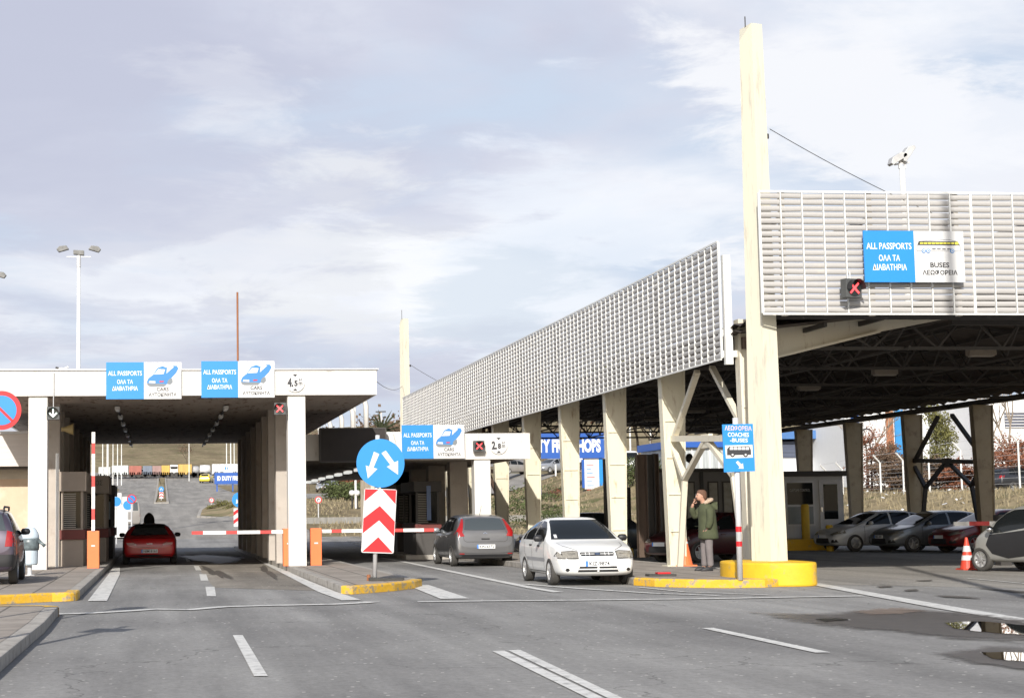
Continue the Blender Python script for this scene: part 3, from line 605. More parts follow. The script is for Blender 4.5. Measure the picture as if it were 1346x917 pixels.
booth('control_booth', 'dark glazed booth second in the row of the middle canopy', 8.75, 9.5, 63.0, 66.5, .35, dark=True)
refl = tag(MB().bx(-.07, .07, -.02, .02, 0, 1.15).build('painted_reflection', mat('reflection_blue', (.10, .16, .32), .3), loc=(8.98, 56.9, 1.3)), 'narrow painted blue reflection on the dark middle booth', 'painted reflection')  # reflection in the booth glazing, built as a blue strip
# display board (off)
bd = thing('led_board', 'large blank black message board between the two canopies', 'sign board', (6.0, 52.9, 3.17))
part(MB().bx(-1.0, 1.0, 0, .22, 0, .98), 'panel', mat('board_black', (.028, .022, .02), .7, var=.2, scale=3), bd)
part(MB().bx(-1.04, 1.04, -.02, .24, .98, 1.03).bx(-1.04, 1.04, -.02, .24, -.05, 0).bx(-1.05, -1.0, -.02, .24, 0, .98).bx(1.0, 1.05, -.02, .24, 0, .98), 'frame', M['dark_steel'], bd)
# curved white roof ribs seen behind the board
for k, y in enumerate([54.8, 58.6, 62.2, 66.4, 70.8]):
    mb = MB(); x = 6.65
    mb.tube([(x, 0, 3.9 - 3.9), (x, 0, 1.05), (x - .06, 0, 1.25), (x - .22, 0, 1.42), (x - .7, 0, 1.55)], .085, 8)
    for i_ in range(len(mb.v)): mb.v[i_] = (mb.v[i_][0] - x, mb.v[i_][1], mb.v[i_][2])
    ordn = ['nearest', 'second', 'third', 'fourth', 'farthest'][k]
    tag(mb.build('curved_pipe', M['plaster'], smooth=True, loc=(x, y, 3.95)), ordn + ' curved white pipe standing on the roof above the black board', 'pipe', 'curved pipes above the board')

# ------------------------------------------------------------------ bus canopy
XC, DY, Y0C = 12.62, 5.37, 35.8
bc = thing('bus_canopy', 'big dark-roofed steel canopy over the bus lanes with cream columns', 'building', (XC, Y0C, 0))
NC = 10
def tapered_col(y, x=0, w0=.42, w1=.66, h=4.75, z0=.15, dep=.30):
    mb = MB(); hw0, hw1 = w0 / 2, w1 / 2
    # flanged I section: web plate between two flanges, wider to the top, flat side to the camera
    for sgn in (-1, 1):
        a, b = sgn * hw0, sgn * hw1
        t = .045 * sgn
        mb.add([(x + a - t, y - dep / 2, z0), (x + a, y - dep / 2, z0), (x + a, y + dep / 2, z0), (x + a - t, y + dep / 2, z0), (x + b - t, y - dep / 2, h), (x + b, y - dep / 2, h), (x + b, y + dep / 2, h), (x + b - t, y + dep / 2, h)],
               [(0, 1, 2, 3), (7, 6, 5, 4), (0, 4, 5, 1), (1, 5, 6, 2), (2, 6, 7, 3), (3, 7, 4, 0)])
    mb.add([(x - hw0 + .04, y - .11, z0), (x + hw0 - .04, y - .11, z0), (x + hw1 - .04, y - .11, h), (x - hw1 + .04, y - .11, h), (x - hw0 + .04, y + .11, z0), (x + hw0 - .04, y + .11, z0), (x + hw1 - .04, y + .11, h), (x - hw1 + .04, y + .11, h)],
           [(0, 1, 2, 3), (7, 6, 5, 4), (0, 3, 7, 4), (1, 5, 6, 2)])
    for z in (1.0, 1.9, 2.8, 3.7):
        t = (z - z0) / (h - z0); w = hw0 + (hw1 - hw0) * t - .02
        mb.bx(x - w, x + w, y - dep / 2 + .005, y + dep / 2 - .005, z - .012, z + .012)
    mb.bx(x - hw0 - .1, x + hw0 + .1, y - dep / 2 - .08, y + dep / 2 + .08, z0 - .01, z0 + .03)
    return mb
for k in range(NC):
    white = k in (0, 1)
    part(tapered_col(k * DY, w1=.62 if k else .34, w0=.40 if k else .22, h=5.0 if k else 5.6), 'column', M['cream_white'] if k == 0 else M['cream'], bc)
XF = 27.6 - XC
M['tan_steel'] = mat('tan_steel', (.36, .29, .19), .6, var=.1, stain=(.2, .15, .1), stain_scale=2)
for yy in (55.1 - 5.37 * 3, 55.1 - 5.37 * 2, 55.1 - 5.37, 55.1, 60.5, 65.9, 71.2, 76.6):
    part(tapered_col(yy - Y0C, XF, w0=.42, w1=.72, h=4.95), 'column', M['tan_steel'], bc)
def brace(x, ya, yb, m, h=4.75, s=.13):
    mb = MB(); L = yb - ya; zs = 3.15; ym = (ya + yb) / 2
    mb.beam((x, ya, zs - .12), (x, yb, zs + .12), s * 1.2, s * 1.1)
    k1, k2 = (x, ya + .17 * L, 2.25), (x, yb - .17 * L, 2.25); mid = (x, ym, zs)
    for k_, yc in ((k1, ya), (k2, yb)):
        mb.beam(k_, mid, s, s * .8); mb.beam(k_, (x, yc + (.10 if yc == ya else -.10) * L * .6, .15), s, s * .8); mb.beam(k_, (x, yc, 3.1), s, s * .8)
        mb.beam((x, yc, zs), (x, ym + (-.1 if yc == ya else .1) * L, h), s, s * .8)
    mb.bx(x - .05, x + .05, ym - .28, ym + .28, zs - .22, zs + .1)
    return mb
part(brace(-.02, 0, DY, M['cream_white']), 'brace', M['cream_white'], bc, 'cream portal brace next to the mast')
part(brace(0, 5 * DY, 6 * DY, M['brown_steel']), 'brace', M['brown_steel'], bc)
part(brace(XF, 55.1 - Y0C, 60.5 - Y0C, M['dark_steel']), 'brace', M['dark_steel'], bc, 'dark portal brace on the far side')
# extra leaning strut pair beside the mast foot
# longitudinal eave beams
part(MB().bx(-.1, .12, -.3, 50, 4.95, 5.2), 'eave_beam', M['brown_steel'], bc)
part(MB().bx(XF - .12, XF + .12, -6, 46, 4.95, 5.12), 'eave_beam', M['dark_steel'], bc)
# roof sheet, corrugated below, slightly pitched to the middle
ROOF = mat('roof_sheet', (.06, .048, .04), .8, var=.2, scale=.6, stretch=(1, 14, 1))
zr = lambda x: 5.28 + .85 * (1 - abs(x - XF / 2) / (XF / 2)) ** 1.0
rv = MB(); n = 120; ya, yb = -1.6, 46.5
vs = []; fs = []
for j in range(n + 1):
    y = ya + (yb - ya) * j / n; c_ = .045 * (1 if j % 2 else -1)
    for x in (-.35, XF / 2, XF + .6): vs.append((x, y, zr(min(max(x, 0), XF)) + c_))
for j in range(n):
    for i in range(2): fs.append((j * 3 + i, j * 3 + i + 1, j * 3 + i + 4, j * 3 + i + 3))
rv.add(vs, fs); k0 = len(rv.v)
rv.add([(v[0], v[1], v[2] + .14) for v in vs], fs)
part(rv, 'roof', ROOF, bc)
part(MB().bx(-.35, XF + .6, ya - .06, ya, 5.42, 5.56), 'roof_edge', M['dark_steel'], bc)
tr = MB()
for k in range(9):
    y = k * DY
    if k == 0: y = .25
    # main cross trusses: bottom and top chords with zig-zag web
    N = 20; zlo = 5.0
    tr.beam((0, y, zlo), (XF, y, zlo), .07); tr.beam((0, y, zr(0) - .06), (XF / 2, y, zr(XF / 2) - .06), .07); tr.beam((XF / 2, y, zr(XF / 2) - .06), (XF, y, zr(XF) - .06), .07)
    for i in range(N):
        xa, xb = XF * i / N, XF * (i + 1) / N
        za, zb2 = (zlo, zr(xb) - .06) if i % 2 == 0 else (zr(xa) - .06, zlo)
        tr.beam((xa, y, za), (xb, y, zb2), .045)
part(tr, 'roof_truss', M['dark_steel'], bc)
pu = MB()
for i in range(1, 12):
    x = XF * i / 12; pu.beam((x, ya + .1, zr(x) - .09), (x, yb, zr(x) - .09), .06, .1)
    if i in (3, 6, 9):
        for k in range(46):
            y = k * 1.0; pu.beam((x, y, 5.02 if k % 2 else zr(x) - .1), (x, y + 1, zr(x) - .1 if k % 2 else 5.02), .035)
        pu.beam((x, 0, 5.02), (x, 46, 5.02), .05)
part(pu, 'purlins', M['dark_steel'], bc)
# cross beam on the front line, haunched
part(MB().prism_y([(.45, 4.72), (2.9, 5.30), (4.6, 5.62), (.45, 5.62)], -.28, -.14).beam((.45, -.3, 4.72), (2.9, -.3, 5.3), .26, .05), 'haunch', M['cream_white'], bc)
part(MB().bx(4.6, XF, -.28, -.14, 5.46, 5.62), 'front_beam', M['dark_steel'], bc)
for k in range(6):
    y = 38.6 - Y0C + 5.45 * k; x = 19.4 - XC
    f = part(MB().bx(x - .33, x + .33, y - .12, y + .12, 5.08, 5.24), 'ceiling_light', mat('light_case', (.22, .19, .16), .6), bc)
    part(MB().bx(x - .29, x + .29, y - .09, y + .09, 5.05, 5.078), 'diffuser', mat('light_dull', (.3, .27, .24), .4), f)

# ------------------------------------------------------------------ louvre screens
def louvre(length, z0, z1, rows, bay, axis, posts=()):
    """returns frame, slats MB in local coords: along +u, normal = outward n; u axis x (axis='x', facing -y) or y (axis='y', facing -x)"""
    fr = MB(); sl_ = MB(); H = z1 - z0; pitch = H / rows
    def P(u, d, z): return (u, -d, z) if axis == 'x' else (-d, u, z)
    def B(mb, u0, u1, d0, d1, za, zb_):
        if axis == 'x': mb.bx(u0, u1, -d1, -d0, za, zb_)
        else: mb.bx(-d1, -d0, u0, u1, za, zb_)
    nb = int(round(length / bay))
    for i in range(nb + 1):
        w = .022 if i % 10 else .05
        B(fr, i * bay - w / 2, i * bay + w / 2, -.02, .028, z0, z1)
    B(fr, 0, nb * bay, .0, .032, z0 - .04, z0); B(fr, 0, nb * bay, .0, .032, z1, z1 + .04)
    rr = .056
    ang = [R(a) for a in (-100, -65, -30, 5, 40, 75, 105)]
    for r in range(rows):
        zc = z0 + pitch * (r + .5)
        for i in range(nb):
            # slats sag a little from bay to bay, so thin dark gaps come and go
            q = random.gauss(0, .006); u0, u1 = i * bay + .02, (i + 1) * bay - .02
            vs = []
            for a in ang:
                vs.append(P(u0, rr * math.cos(a) * .7 - .02, zc + q + rr * math.sin(a) * 1.02)); vs.append(P(u1, rr * math.cos(a) * .7 - .02, zc + q * .3 + rr * math.sin(a) * 1.02))
            sl_.add(vs, [(2 * j, 2 * j + 1, 2 * j + 3, 2 * j + 2) for j in range(len(ang) - 1)])
    return fr, sl_, nb * bay
side = thing('louvre_screen', 'long white louvred screen running back along the bus canopy eave', 'screen', (12.1, 35.75, 0))
fr, sl_, Ls = louvre(48.6, 4.76, 7.28, 19, .45, 'y')
part(fr, 'frame', M['white_metal'], side); part(sl_, 'slats', M['slat'], side)
part(MB().bx(.06, .22, -.1, .04, 4.62, 7.0), 'end_post', M['white_metal'], side)
for k in range(10):
    br = MB()
    y = max(.12, k * DY + .05)
    for z in (4.86, 5.32): br.bx(.0, .55, y - .07, y + .07, z - .07, z + .07)
    br.bx(.14, .24, y - .06, y + .06, 4.75, 7.2 if k else 5.4)
    part(br, 'bracket', M['white_metal'], side)
front = thing('louvre_screen', 'white louvred screen above the bus entry carrying the BUSES sign', 'screen', (12.15, 33.3, 0))
fr, sl_, Lf = louvre(16.0, 5.45, 7.92, 19, .4505, 'x')
part(fr, 'frame', M['white_metal'], front); part(sl_, 'slats', M['slat'], front)
for k in range(9):
    br = MB(); x = .5 + 1.85 * k; br.bx(x - .05, x + .05, .03, .16, 5.4, 7.95)
    for z in (5.7, 7.4): br.bx(x - .04, x + .04, .12, 1.9, z - .05, z + .05)
    part(br, 'bracket', mat('bracket_grey', (.5, .48, .45), .6), front)

# ------------------------------------------------------------------ masts
def mast(loc, h, w0, w1, label, spike=.45):
    t = thing('mast', label, 'mast', loc)
    mb = MB()
    def sec(w, z): return [(-w * .5, .1 * w / .6, z), (-w * .12, -.32 * w / .6, z), (w * .5, -.20 * w / .6, z), (w * .5, .34 * w / .6, z), (-w * .3, .4 * w / .6, z)]
    secs = [sec(w0 + (w1 - w0) * q, h * q) for q in (0, .5, 1)]
    vs = [v for s_ in secs for v in s_]; vs[10] = (vs[10][0], vs[10][1], h - .3)
    fs = [(4, 3, 2, 1, 0), (10, 11, 12, 13, 14)] + [(r * 5 + i, r * 5 + (i + 1) % 5, (r + 1) * 5 + (i + 1) % 5, (r + 1) * 5 + i) for r in range(2) for i in range(5)]
    mb.add(vs, fs); part(mb, 'shaft', M['mast'], t)
    part(MB().tube([(-.1, 0, h - .02), (-.1, 0, h + spike)], .012, 6), 'lightning_rod', M['dark_steel'], t)
    part(MB().tube([(w1 * .5, .05, h * .79), (w1 * .5 + .1, .05, h * .79)], .05, 8).tube([(w1 * .5 + .1, .05, h * .79 - .05), (w1 * .5 + .1, .05, h * .79 + .05)], .035, 6), 'cable_anchor', M['dark_steel'], t)
    return t
mast((12.33, 33.95, .46), 11.12, .64, .42, 'tall cream steel mast rising from the yellow plinth', spike=.2)
mast((12.25, 84.7, .1), 11.2, .56, .42, 'distant cream steel mast at the far end of the long louvred screen')
def cable(a, b, sag, r, label, n=14):
    a = Vector(a); b = Vector(b); pts = []
    for i in range(n + 1):
        t = i / n; p = a.lerp(b, t); p.z -= sag * 4 * t * (1 - t); pts.append(p - a)
    tag(MB().tube(pts, r, 5).build('cable', M['dark_steel'], loc=a), label, 'cable')
cable((12.7, 34, 9.4), (17.6, 36.5, 8.0), .08, .008, 'stay cable from the tall mast down behind the front screen')
cable((12.6, 84.7, 8.95), (14.2, 82, 7.6), .05, .011, 'stay cable from the distant mast to the canopy')
cable((5.8, 46.2, 5.2), (12.1, 84.5, 7.9), .25, .009, 'thin wire from the customs hall roof to the distant mast')

# ------------------------------------------------------------------ posts and kiosks under the canopy
def ppost(px, pyt, Y, w, label, m='brown_steel', cat='post', py2=None):
    p = PY(px, pyt, Y); mb = MB().bx(-w / 2, w / 2, -.02, .02, 0, p.z - .15).bx(-w / 2, -w / 2 + .03, -.12, .12, 0, p.z - .15).bx(w / 2 - .03, w / 2, -.12, .12, 0, p.z - .15)
    tag(mb.build('steel_post', M[m], loc=(p.x, Y, .15)), label, cat, 'brown steel posts under the canopy')
ppost(842, 597, 50, .30, 'widest brown steel post between the cream columns')
ppost(854, 597, 51, .22, 'slightly darker brown steel post touching the widest one', 'dark_steel')
ppost(861, 596, 53, .16, 'slim brown steel post right of the paired posts')
ppost(797, 603, 56, .20, 'dark slim steel post behind the white car roof', 'dark_steel')
ppost(822, 640, 58, .3, 'short dark steel post between the cream columns', 'dark_steel')
ppost(874, 632, 52, .16, 'short dark post beside the cream column', 'dark_steel')
def bollard(px, py, z, h, label, r=.13):
    g = G(px, py, z); tag(MB().lathe([(r, 0), (r, h - .04), (r * .8, h)], 18).build('bollard', mat('bollard_yellow', (.62, .40, .03), .6, var=.1), loc=g, smooth=False), label, 'bollard')
bollard(858, 714, .15, 1.15, 'thick yellow bollard by the brown steel posts', .17)
kb = MB().prism([(-1.0, -.5), (.9, -.55), (1.05, 0), (.9, .6), (-1.0, .6)], 0, .42).build('yellow_block', M['yellow2'], loc=(23.9, 62.3, 0), bevel=.05)
tag(kb, 'low yellow concrete block in front of the customs kiosk', 'block')
tag(MB().lathe([(.15, 0), (.15, 1.25), (.1, 1.3)], 18).build('bollard', mat('bollard_yellow', (.7, .47, .03), .6), loc=(24.1, 62.3, .42)), 'tall yellow bollard standing on the yellow block', 'bollard')
tag(MB().lathe([(.13, 0), (.13, .9), (.1, .95)], 18).build('bollard', mat('bollard_yellow', (.7, .47, .03), .6), loc=(PY(1090, 690, 60.5).x, 60.5, 0)), 'short yellow bollard by the kiosk door', 'bollard')
tag(MB().prism([(-1.6, -.5), (1.6, -.5), (1.8, 0), (1.6, .6), (-1.6, .6)], 0, .3).build('yellow_block', M['yellow2'], loc=(13.9, 56, .0), bevel=.05), 'long yellow block behind the brown steel posts', 'block')
# customs kiosk
kl = PY(1022, 640, 63); kr = PY(1108, 640, 63); KW = kr.x - kl.x
ks = thing('customs_kiosk', 'white panelled customs control kiosk behind the parked cars', 'kiosk', (kl.x, 63, .15))
WP = mat('kiosk_panel', (.52, .53, .55), .6, var=.05, scale=1, stretch=(18, 18, .2))
part(MB().bx(-.4, KW + .1, -.4, 3.2, 0, .3), 'base', M['concrete'], ks)
part(MB().bx(0, KW, 0, 3, .3, 2.62), 'wall', WP, ks)
part(MB().bx(-.1, KW + .12, -.15, 3.1, 2.62, 2.82), 'roof', M['dark_steel'], ks)
w_ = part(MB().bx(.28, 1.42, -.05, 0, .75, 2.45).bx(.33, 1.37, -.054, -.05, 1.5, 1.54), 'window', mat('kiosk_frame', (.6, .6, .62), .5), ks)
part(MB().bx(.35, 1.35, -.065, -.055, 1.56, 2.38), 'pane', M['glass'], w_)
part(MB().bx(.35, 1.35, -.065, -.055, .82, 1.48), 'lower_pane', mat('pane_dull', (.26, .29, .31), .2), w_)
lettering('CUSTOMS CONTROL', .8, .1, mat('pale_letters', (.45, .45, .43), .6, var=0), ks, .85, 2.1, -.068)
d_ = part(MB().bx(1.62, KW - .08, -.05, 0, .32, 2.48), 'door', mat('kiosk_frame', (.6, .6, .62), .5), ks)
part(MB().bx(1.78, KW - .25, -.065, -.05, 1.0, 2.32), 'pane', M['glass'], d_)
part(MB().bx(1.66, 1.70, -.1, -.06, 1.25, 1.45), 'handle', M['chrome'], d_)
# dark kiosks behind the man
dk = thing('dark_kiosk', 'long dark grey kiosk row behind the man in the parka', 'kiosk', (PY(868, 640, 62).x, 62, .0))
w = PY(1008, 640, 62).x - PY(868, 640, 62).x
part(MB().bx(0, w, 0, 3, 0, 2.95), 'wall', mat('kiosk_grey', (.17, .165, .165), .6, var=.08), dk)
part(MB().bx(-.1, w + .1, -.12, 3.1, 2.95, 3.08), 'roof', M['dark_steel'], dk)
for i, (a, b) in enumerate([(.35, .75), (.95, 1.3), (1.8, 2.2), (2.35, 2.75), (3.1, 3.4)]):
    wf = part(MB().bx(a, b, -.04, 0, 1.15, 2.6), 'window', M['dark_steel'], dk); part(MB().bx(a + .05, b - .05, -.05, -.04, 1.2, 2.55), 'pane', mat('pane_beige', (.28, .26, .22), .3, var=.3, scale=5), wf)
part(MB().bx(1.5, 1.62, -.08, 0, 0, 3.0), 'downpipe', M['black'], dk)
part(MB().lathe([(.02, 3.08), (.02, 3.3), (.12, 3.35), (.14, 3.5), (.1, 3.62), (.02, 3.65)], 12, 'z', (1.2, .2, 0)), 'camera_head', M['black'], dk)
# boom stub under the canopy near the small car
bs = thing('parking_boom', 'short red and white boom in front of the parked red cars', 'barrier', (18.3, 42.6, 0))
part(MB().bx(3.3, 3.6, -.15, .15, 0, 1.3), 'cabinet', M['dark_steel'], bs)
mbb = MB(); x = PY(1254, 690, 42.6).x - 18.3
for i in range(8):
    mbb.m = 0 if i % 2 == 1 or i == 0 else 1
    x2 = x + (.12, .28, .55, .3, .5, .3, .5, .3)[i]; mbb.bx(x, x2, -.03, .03, 1.03, 1.14); x = x2
part(mbb, 'boom', [M['arm_white'], M['arm_red']], bs)
# ------------------------------------------------------------------ signs
def pair_sign(loc, w, h, label, kind='CARS', rz=0):
    t = thing('lane_sign', label, 'sign', loc, rz); hw = w / 2
    part(MB().bx(-hw, 0, 0, .04, 0, h), 'blue_panel', M['sign_blue'], t)
    part(MB().bx(.003, hw, 0, .04, 0, h), 'white_panel', M['sign_white'], t)
    part(MB().bx(-hw + .1, -hw + .14, .04, .12, .02, h - .02).bx(hw - .14, hw - .1, .04, .12, .02, h - .02), 'mounting_rail', M['grey_metal'], t)
    wm = mat('letters_white', (.70, .70, .70), .5, var=0)
    q = hw
    lettering('ALL PASSPORTS', q * .90, h * .125, wm, t, -hw / 2, h * .70, bold=.015)
    lettering('ΟΛΑ ΤΑ', q * .42, h * .12, wm, t, -hw / 2, h * .47, bold=.02)
    lettering('ΔΙΑΒΑΤΗΡΙΑ', q * .68, h * .12, wm, t, -hw / 2, h * .29, bold=.02)
    bl = M['ink']
    if kind == 'CARS':
        lettering('CARS', q * .32, h * .10, bl, t, hw / 2, h * .265, bold=.02); lettering('ΑΥΤΟΚΙΝΗΤΑ', q * .74, h * .10, bl, t, hw / 2, h * .12, bold=.02)
        cb_ = mat('picto_blue', (.035, .20, .50), .5, var=0); gy = mat('picto_grey', (.18, .20, .22), .5, var=0); wh = M['sign_white']
        def pg(pts, m, d, nm='pictogram'):
            part(MB().prism_y([(q * (.08 + .84 * x), h * (.34 + .58 * y)) for x, y in pts], -.004 - d, -.002), nm, m, t)
        pg([(0, .22), (.03, .06), (.12, 0), (.55, .02), (.64, .12), (.7, .28), (.92, .62), (1, .84), (.95, .97), (.85, .97), (.62, .88), (.5, .96), (.33, .86), (.2, .55), (.05, .38)], cb_, 0)
        pg([(0, .16), (.02, .06), (.1, 0), (.55, .0), (.62, .10), (.5, .13), (.1, .14)], gy, .002)
        pg([(.66, .26), (.64, .12), (.74, .08), (.82, .2), (.8, .38), (.72, .36)], gy, .001)
        pg([(.22, .56), (.36, .82), (.58, .80), (.53, .58)], wh, .003); pg([(.62, .60), (.64, .86), (.72, .96), (.86, .92)], wh, .003)
        pg([(.06, .17), (.08, .26), (.27, .25), (.27, .15)], wh, .004); pg([(.40, .20), (.40, .26), (.55, .26), (.52, .20)], M['sign_red'], .004)
    else:
        lettering('BUSES', q * .38, h * .10, bl, t, hw / 2, h * .335, bold=.025); lettering('ΛΕΩΦΟΡΕΙΑ', q * .70, h * .10, bl, t, hw / 2, h * .19, bold=.025)
        def pg(x0, x1, z0, z1, m, d): part(MB().bx(q * x0, q * x1, -.004 - d, -.002, h * z0, h * z1), 'pictogram', m, t)
        gl = mat('picto_line', (.12, .12, .12), .5, var=0); yw = mat('picto_yellow', (.75, .68, .08), .5, var=0); bb = mat('picto_blue', (.035, .20, .50), .5, var=0)
        part(MB().prism_y([(q * .05, h * .605), (q * .06, h * .70), (q * .1, h * .80), (q * .7, h * .835), (q * .86, h * .80), (q * .93, h * .7), (q * .93, h * .605)], -.005, -.002), 'pictogram', gl, t)
        part(MB().prism_y([(q * .058, h * .61), (q * .07, h * .715), (q * .11, h * .79), (q * .7, h * .825), (q * .85, h * .79), (q * .92, h * .7), (q * .92, h * .61)], -.007, -.002), 'pictogram', M['sign_white'], t)
        part(MB().prism_y([(q * .07, h * .72), (q * .10, h * .795), (q * .88, h * .795), (q * .92, h * .72)], -.009, -.002), 'pictogram', bl, t)
        for k in range(9): pg(.12 + .078 * k, .185 + .078 * k, .745, .775, yw, .008)
        pg(.825, .89, .735, .785, yw, .008)
        for k in range(4): pg(.36 + .1 * k, .43 + .1 * k, .635, .655, bl, .006)
        for cx in (.19, .28, .76):
            part(MB().disc_y(q * cx, h * .61, h * .042, -.010, -.002, 20), 'pictogram', bb, t); part(MB().disc_y(q * cx, h * .61, h * .028, -.012, -.002, 16), 'pictogram', M['sign_white'], t); part(MB().disc_y(q * cx, h * .61, h * .012, -.014, -.002, 12), 'pictogram', bb, t)
    return t
def sign_at(x0, y0, x1, y1, Y, label, kind='CARS'):
    a = PY(x0, y0, Y); b = PY(x1, y1, Y); pair_sign(((a.x + b.x) / 2, Y, b.z), b.x - a.x, a.z - b.z, label, kind)
sign_at(139.5, 476, 238.5, 524, HY - .20, 'blue and white ALL PASSPORTS CARS sign over the green arrow lane')
sign_at(264.5, 474.5, 361, 522, HY - .20, 'blue and white ALL PASSPORTS CARS sign next to the 4.5 m disc')
sign_at(528, 558.5, 611, 602, 53.5 - .30, 'blue and white ALL PASSPORTS CARS sign on the lower middle canopy')
sign_at(1134.5, 303, 1269, 371, 33.08, 'blue and white ALL PASSPORTS BUSES sign on the louvred front screen', 'BUSES')

def height_disc(px, py, rpx, Y, big, label):
    p = PY(px, py, Y); r = PY(px + rpx, py, Y).x - p.x
    t = thing('height_limit_sign', label, 'sign', p)
    part(MB().disc_y(0, 0, r, 0, .02), 'disc', M['sign_white'], t)
    a, b = big.split('.')
    lettering(a + '.', r * .60, r * .95, M['ink'], t, -r * .50, 0, bold=.05); lettering(b, r * .36, r * .62, M['ink'], t, r * .08, -r * .08, bold=.05)
    lettering('m', r * .38, r * .34, M['ink'], t, r * .55, -r * .12, bold=.02); lettering('μ', r * .26, r * .26, M['ink'], t, r * .55, r * .28, bold=.01)
    part(MB().prism_y([(-.25 * r, .86 * r), (0, .6 * r), (.25 * r, .86 * r)], -.005, 0).prism_y([(-.25 * r, -.86 * r), (.25 * r, -.86 * r), (0, -.6 * r)], -.005, 0), 'arrowheads', M['ink'], t)
height_disc(388, 502.5, 12.6, HY - .16, '4.5', 'round white 4.5 m height limit disc on the left hall fascia')
height_disc(655.5, 585, 11.5, 53.5 - .18, '2.8', 'round white 2.8 m height limit disc on the middle canopy')

X_LIT = mat('signal_red_glow', (.6, .05, .05), .4, emit=((1, .07, .08), 1.6))
def signal(px, py, spx, Y, label, kind='x', yaw=0, rodh=0):
    p = PY(px, py, Y); s = (PY(px + spx, py, Y).x - p.x)
    t = thing('lane_signal', label, 'traffic light', p, yaw)
    part(MB().bx(-s / 2, s / 2, -.06, .12, -s / 2, s / 2), 'housing', mat('signal_housing', (.075, .078, .078), .6, var=.15), t, bevel=.01)
    part(MB().disc_y(0, 0, s * .42, -.075, -.062, 28), 'lens', mat('lens_black', (.018, .022, .022), .3, var=0), t)
    vis = MB(); n = 18
    vs = []; fs = []
    for k in range(n + 1):
        a = R(-10 + 200 * k / n)
        for rr, y in ((.45, -.06), (.45, -.06 - .42 * s), (.43, -.06 - .42 * s), (.43, -.06)): vs.append((s * rr * math.cos(a), y, s * rr * math.sin(a)))
    for k in range(n):
        for j in range(4): fs.append((k * 4 + j, k * 4 + (j + 1) % 4, (k + 1) * 4 + (j + 1) % 4, (k + 1) * 4 + j))
    vis.add(vs, fs); part(vis, 'visor', M['black'], t)
    if kind == 'x':
        g = MB(); u = s * .27; ww = s * .10
        g.beam((-u, -.078, -u), (u, -.078, u), ww, .01, up=(0, 1, 0)).beam((-u, -.082, u), (u, -.082, -u), ww, .01, up=(0, 1, 0))
        part(g, 'glowing_cross', X_LIT, t)
    else:
        gm = mat('signal_white_glow', (.7, .85, .8), .4, emit=((.75, 1, .9), 1.3)); g = MB()
        g.beam((0, -.078, s * .34), (0, -.078, -s * .25), s * .1, .01, up=(0, 1, 0)).beam((-s * .29, -.082, s * .02), (s * .02, -.082, -s * .29), s * .1, .01, up=(0, 1, 0)).beam((s * .29, -.086, s * .02), (-s * .02, -.086, -s * .29), s * .1, .01, up=(0, 1, 0))
        part(g, 'glowing_arrow', gm, t)
    if rodh: part(MB().tube([(0, .05, s / 2), (0, .05, rodh)], .012, 6), 'conduit', M['grey_metal'], t)
    part(MB().bx(-.03, .03, .12, .2, -s * .3, s * .3), 'bracket', M['dark_steel'], t)
    return t
signal(70, 543, 17, HY - .22, 'lit downward arrow lane signal hanging at the left lane', 'arrow', rodh=1.1)
signal(368.5, 537, 15.5, HY - .22, 'lit red cross lane signal beside the 4.5 m column', yaw=-.25)
signal(629.5, 586, 14, 53.5 - .35, 'lit red cross lane signal next to the 2.8 m disc')
signal(1120, 379, 24, 33.0, 'lit red cross lane signal on the louvred front screen', yaw=.28, rodh=.35)

# keep-direction disc with chevron board on the centre island
b = G(493, 763, .15)
t = thing('direction_sign', 'blue two-arrow disc over a red and white chevron board on the centre island', 'sign', b)
def zpx(px, py): q = PY(px, py, b.y); return (q.x - b.x, q.z - b.z)
part(MB().tube([(0, .06, 0), (.10, .06, 2.95)], .045, 12), 'pole', M['grey_metal'], t, smooth=True)
cx, cz = zpx(500, 608.5); rr = zpx(531.5, 608.5)[0] - cx
dd = part(MB().disc_y(cx, cz, rr, -.02, 0, 64), 'disc', M['sign_blue'], t)
def fl_poly(pts, m, d, nm, par):
    P = [zpx(*p) for p in pts]; return part(MB().prism_y(P, -.02 - d, -.019), nm, m, par)
k_ = lambda x, y: (400 + x / 3.527, 540 + y / 3.527)
fl_poly([k_(322, 188), k_(347, 199), k_(320, 262), k_(338, 268), k_(294, 312), k_(284, 252), k_(300, 257)], M['sign_white'], .004, 'arrow', dd)
fl_poly([k_(357, 195), k_(377, 183), k_(417, 238), k_(434, 230), k_(434, 295), k_(382, 258), k_(398, 249)], M['sign_white'], .004, 'arrow', dd)
x0, z0 = zpx(*k_(264, 658)); x1, z1 = zpx(*k_(426, 358))
sk = [k_(278, 358), k_(428, 363), k_(413, 660), k_(263, 655)]
P = [zpx(*p) for p in sk]
def rounded(P, r):
    out_ = []
    n = len(P)
    for i in range(n):
        a, p, c = Vector(P[i - 1]), Vector(P[i]), Vector(P[(i + 1) % n])
        u, v = (a - p).normalized(), (c - p).normalized()
        for t_ in (0, .33, .67, 1): out_.append(tuple(p + u * r * (1 - t_) ** 2 + v * r * t_ ** 2))
    return out_
cv = part(MB().prism_y(rounded(P, .04), -.03, -.005), 'chevron_board', M['sign_white'], t)
def lerp2(a, b, s): return (a[0] + (b[0] - a[0]) * s, a[1] + (b[1] - a[1]) * s)
TL, TR, BR, BL = P
def uv(u, v): return lerp2(lerp2(TL, TR, u), lerp2(BL, BR, u), v)
def redp(pts): part(MB().prism_y([uv(*q) for q in pts], -.034, -.029), 'red_chevron', M['sign_red'], cv)
redp([(.02, .01), (.44, .01), (.02, .20)]); redp([(.56, .01), (.98, .01), (.98, .23)])
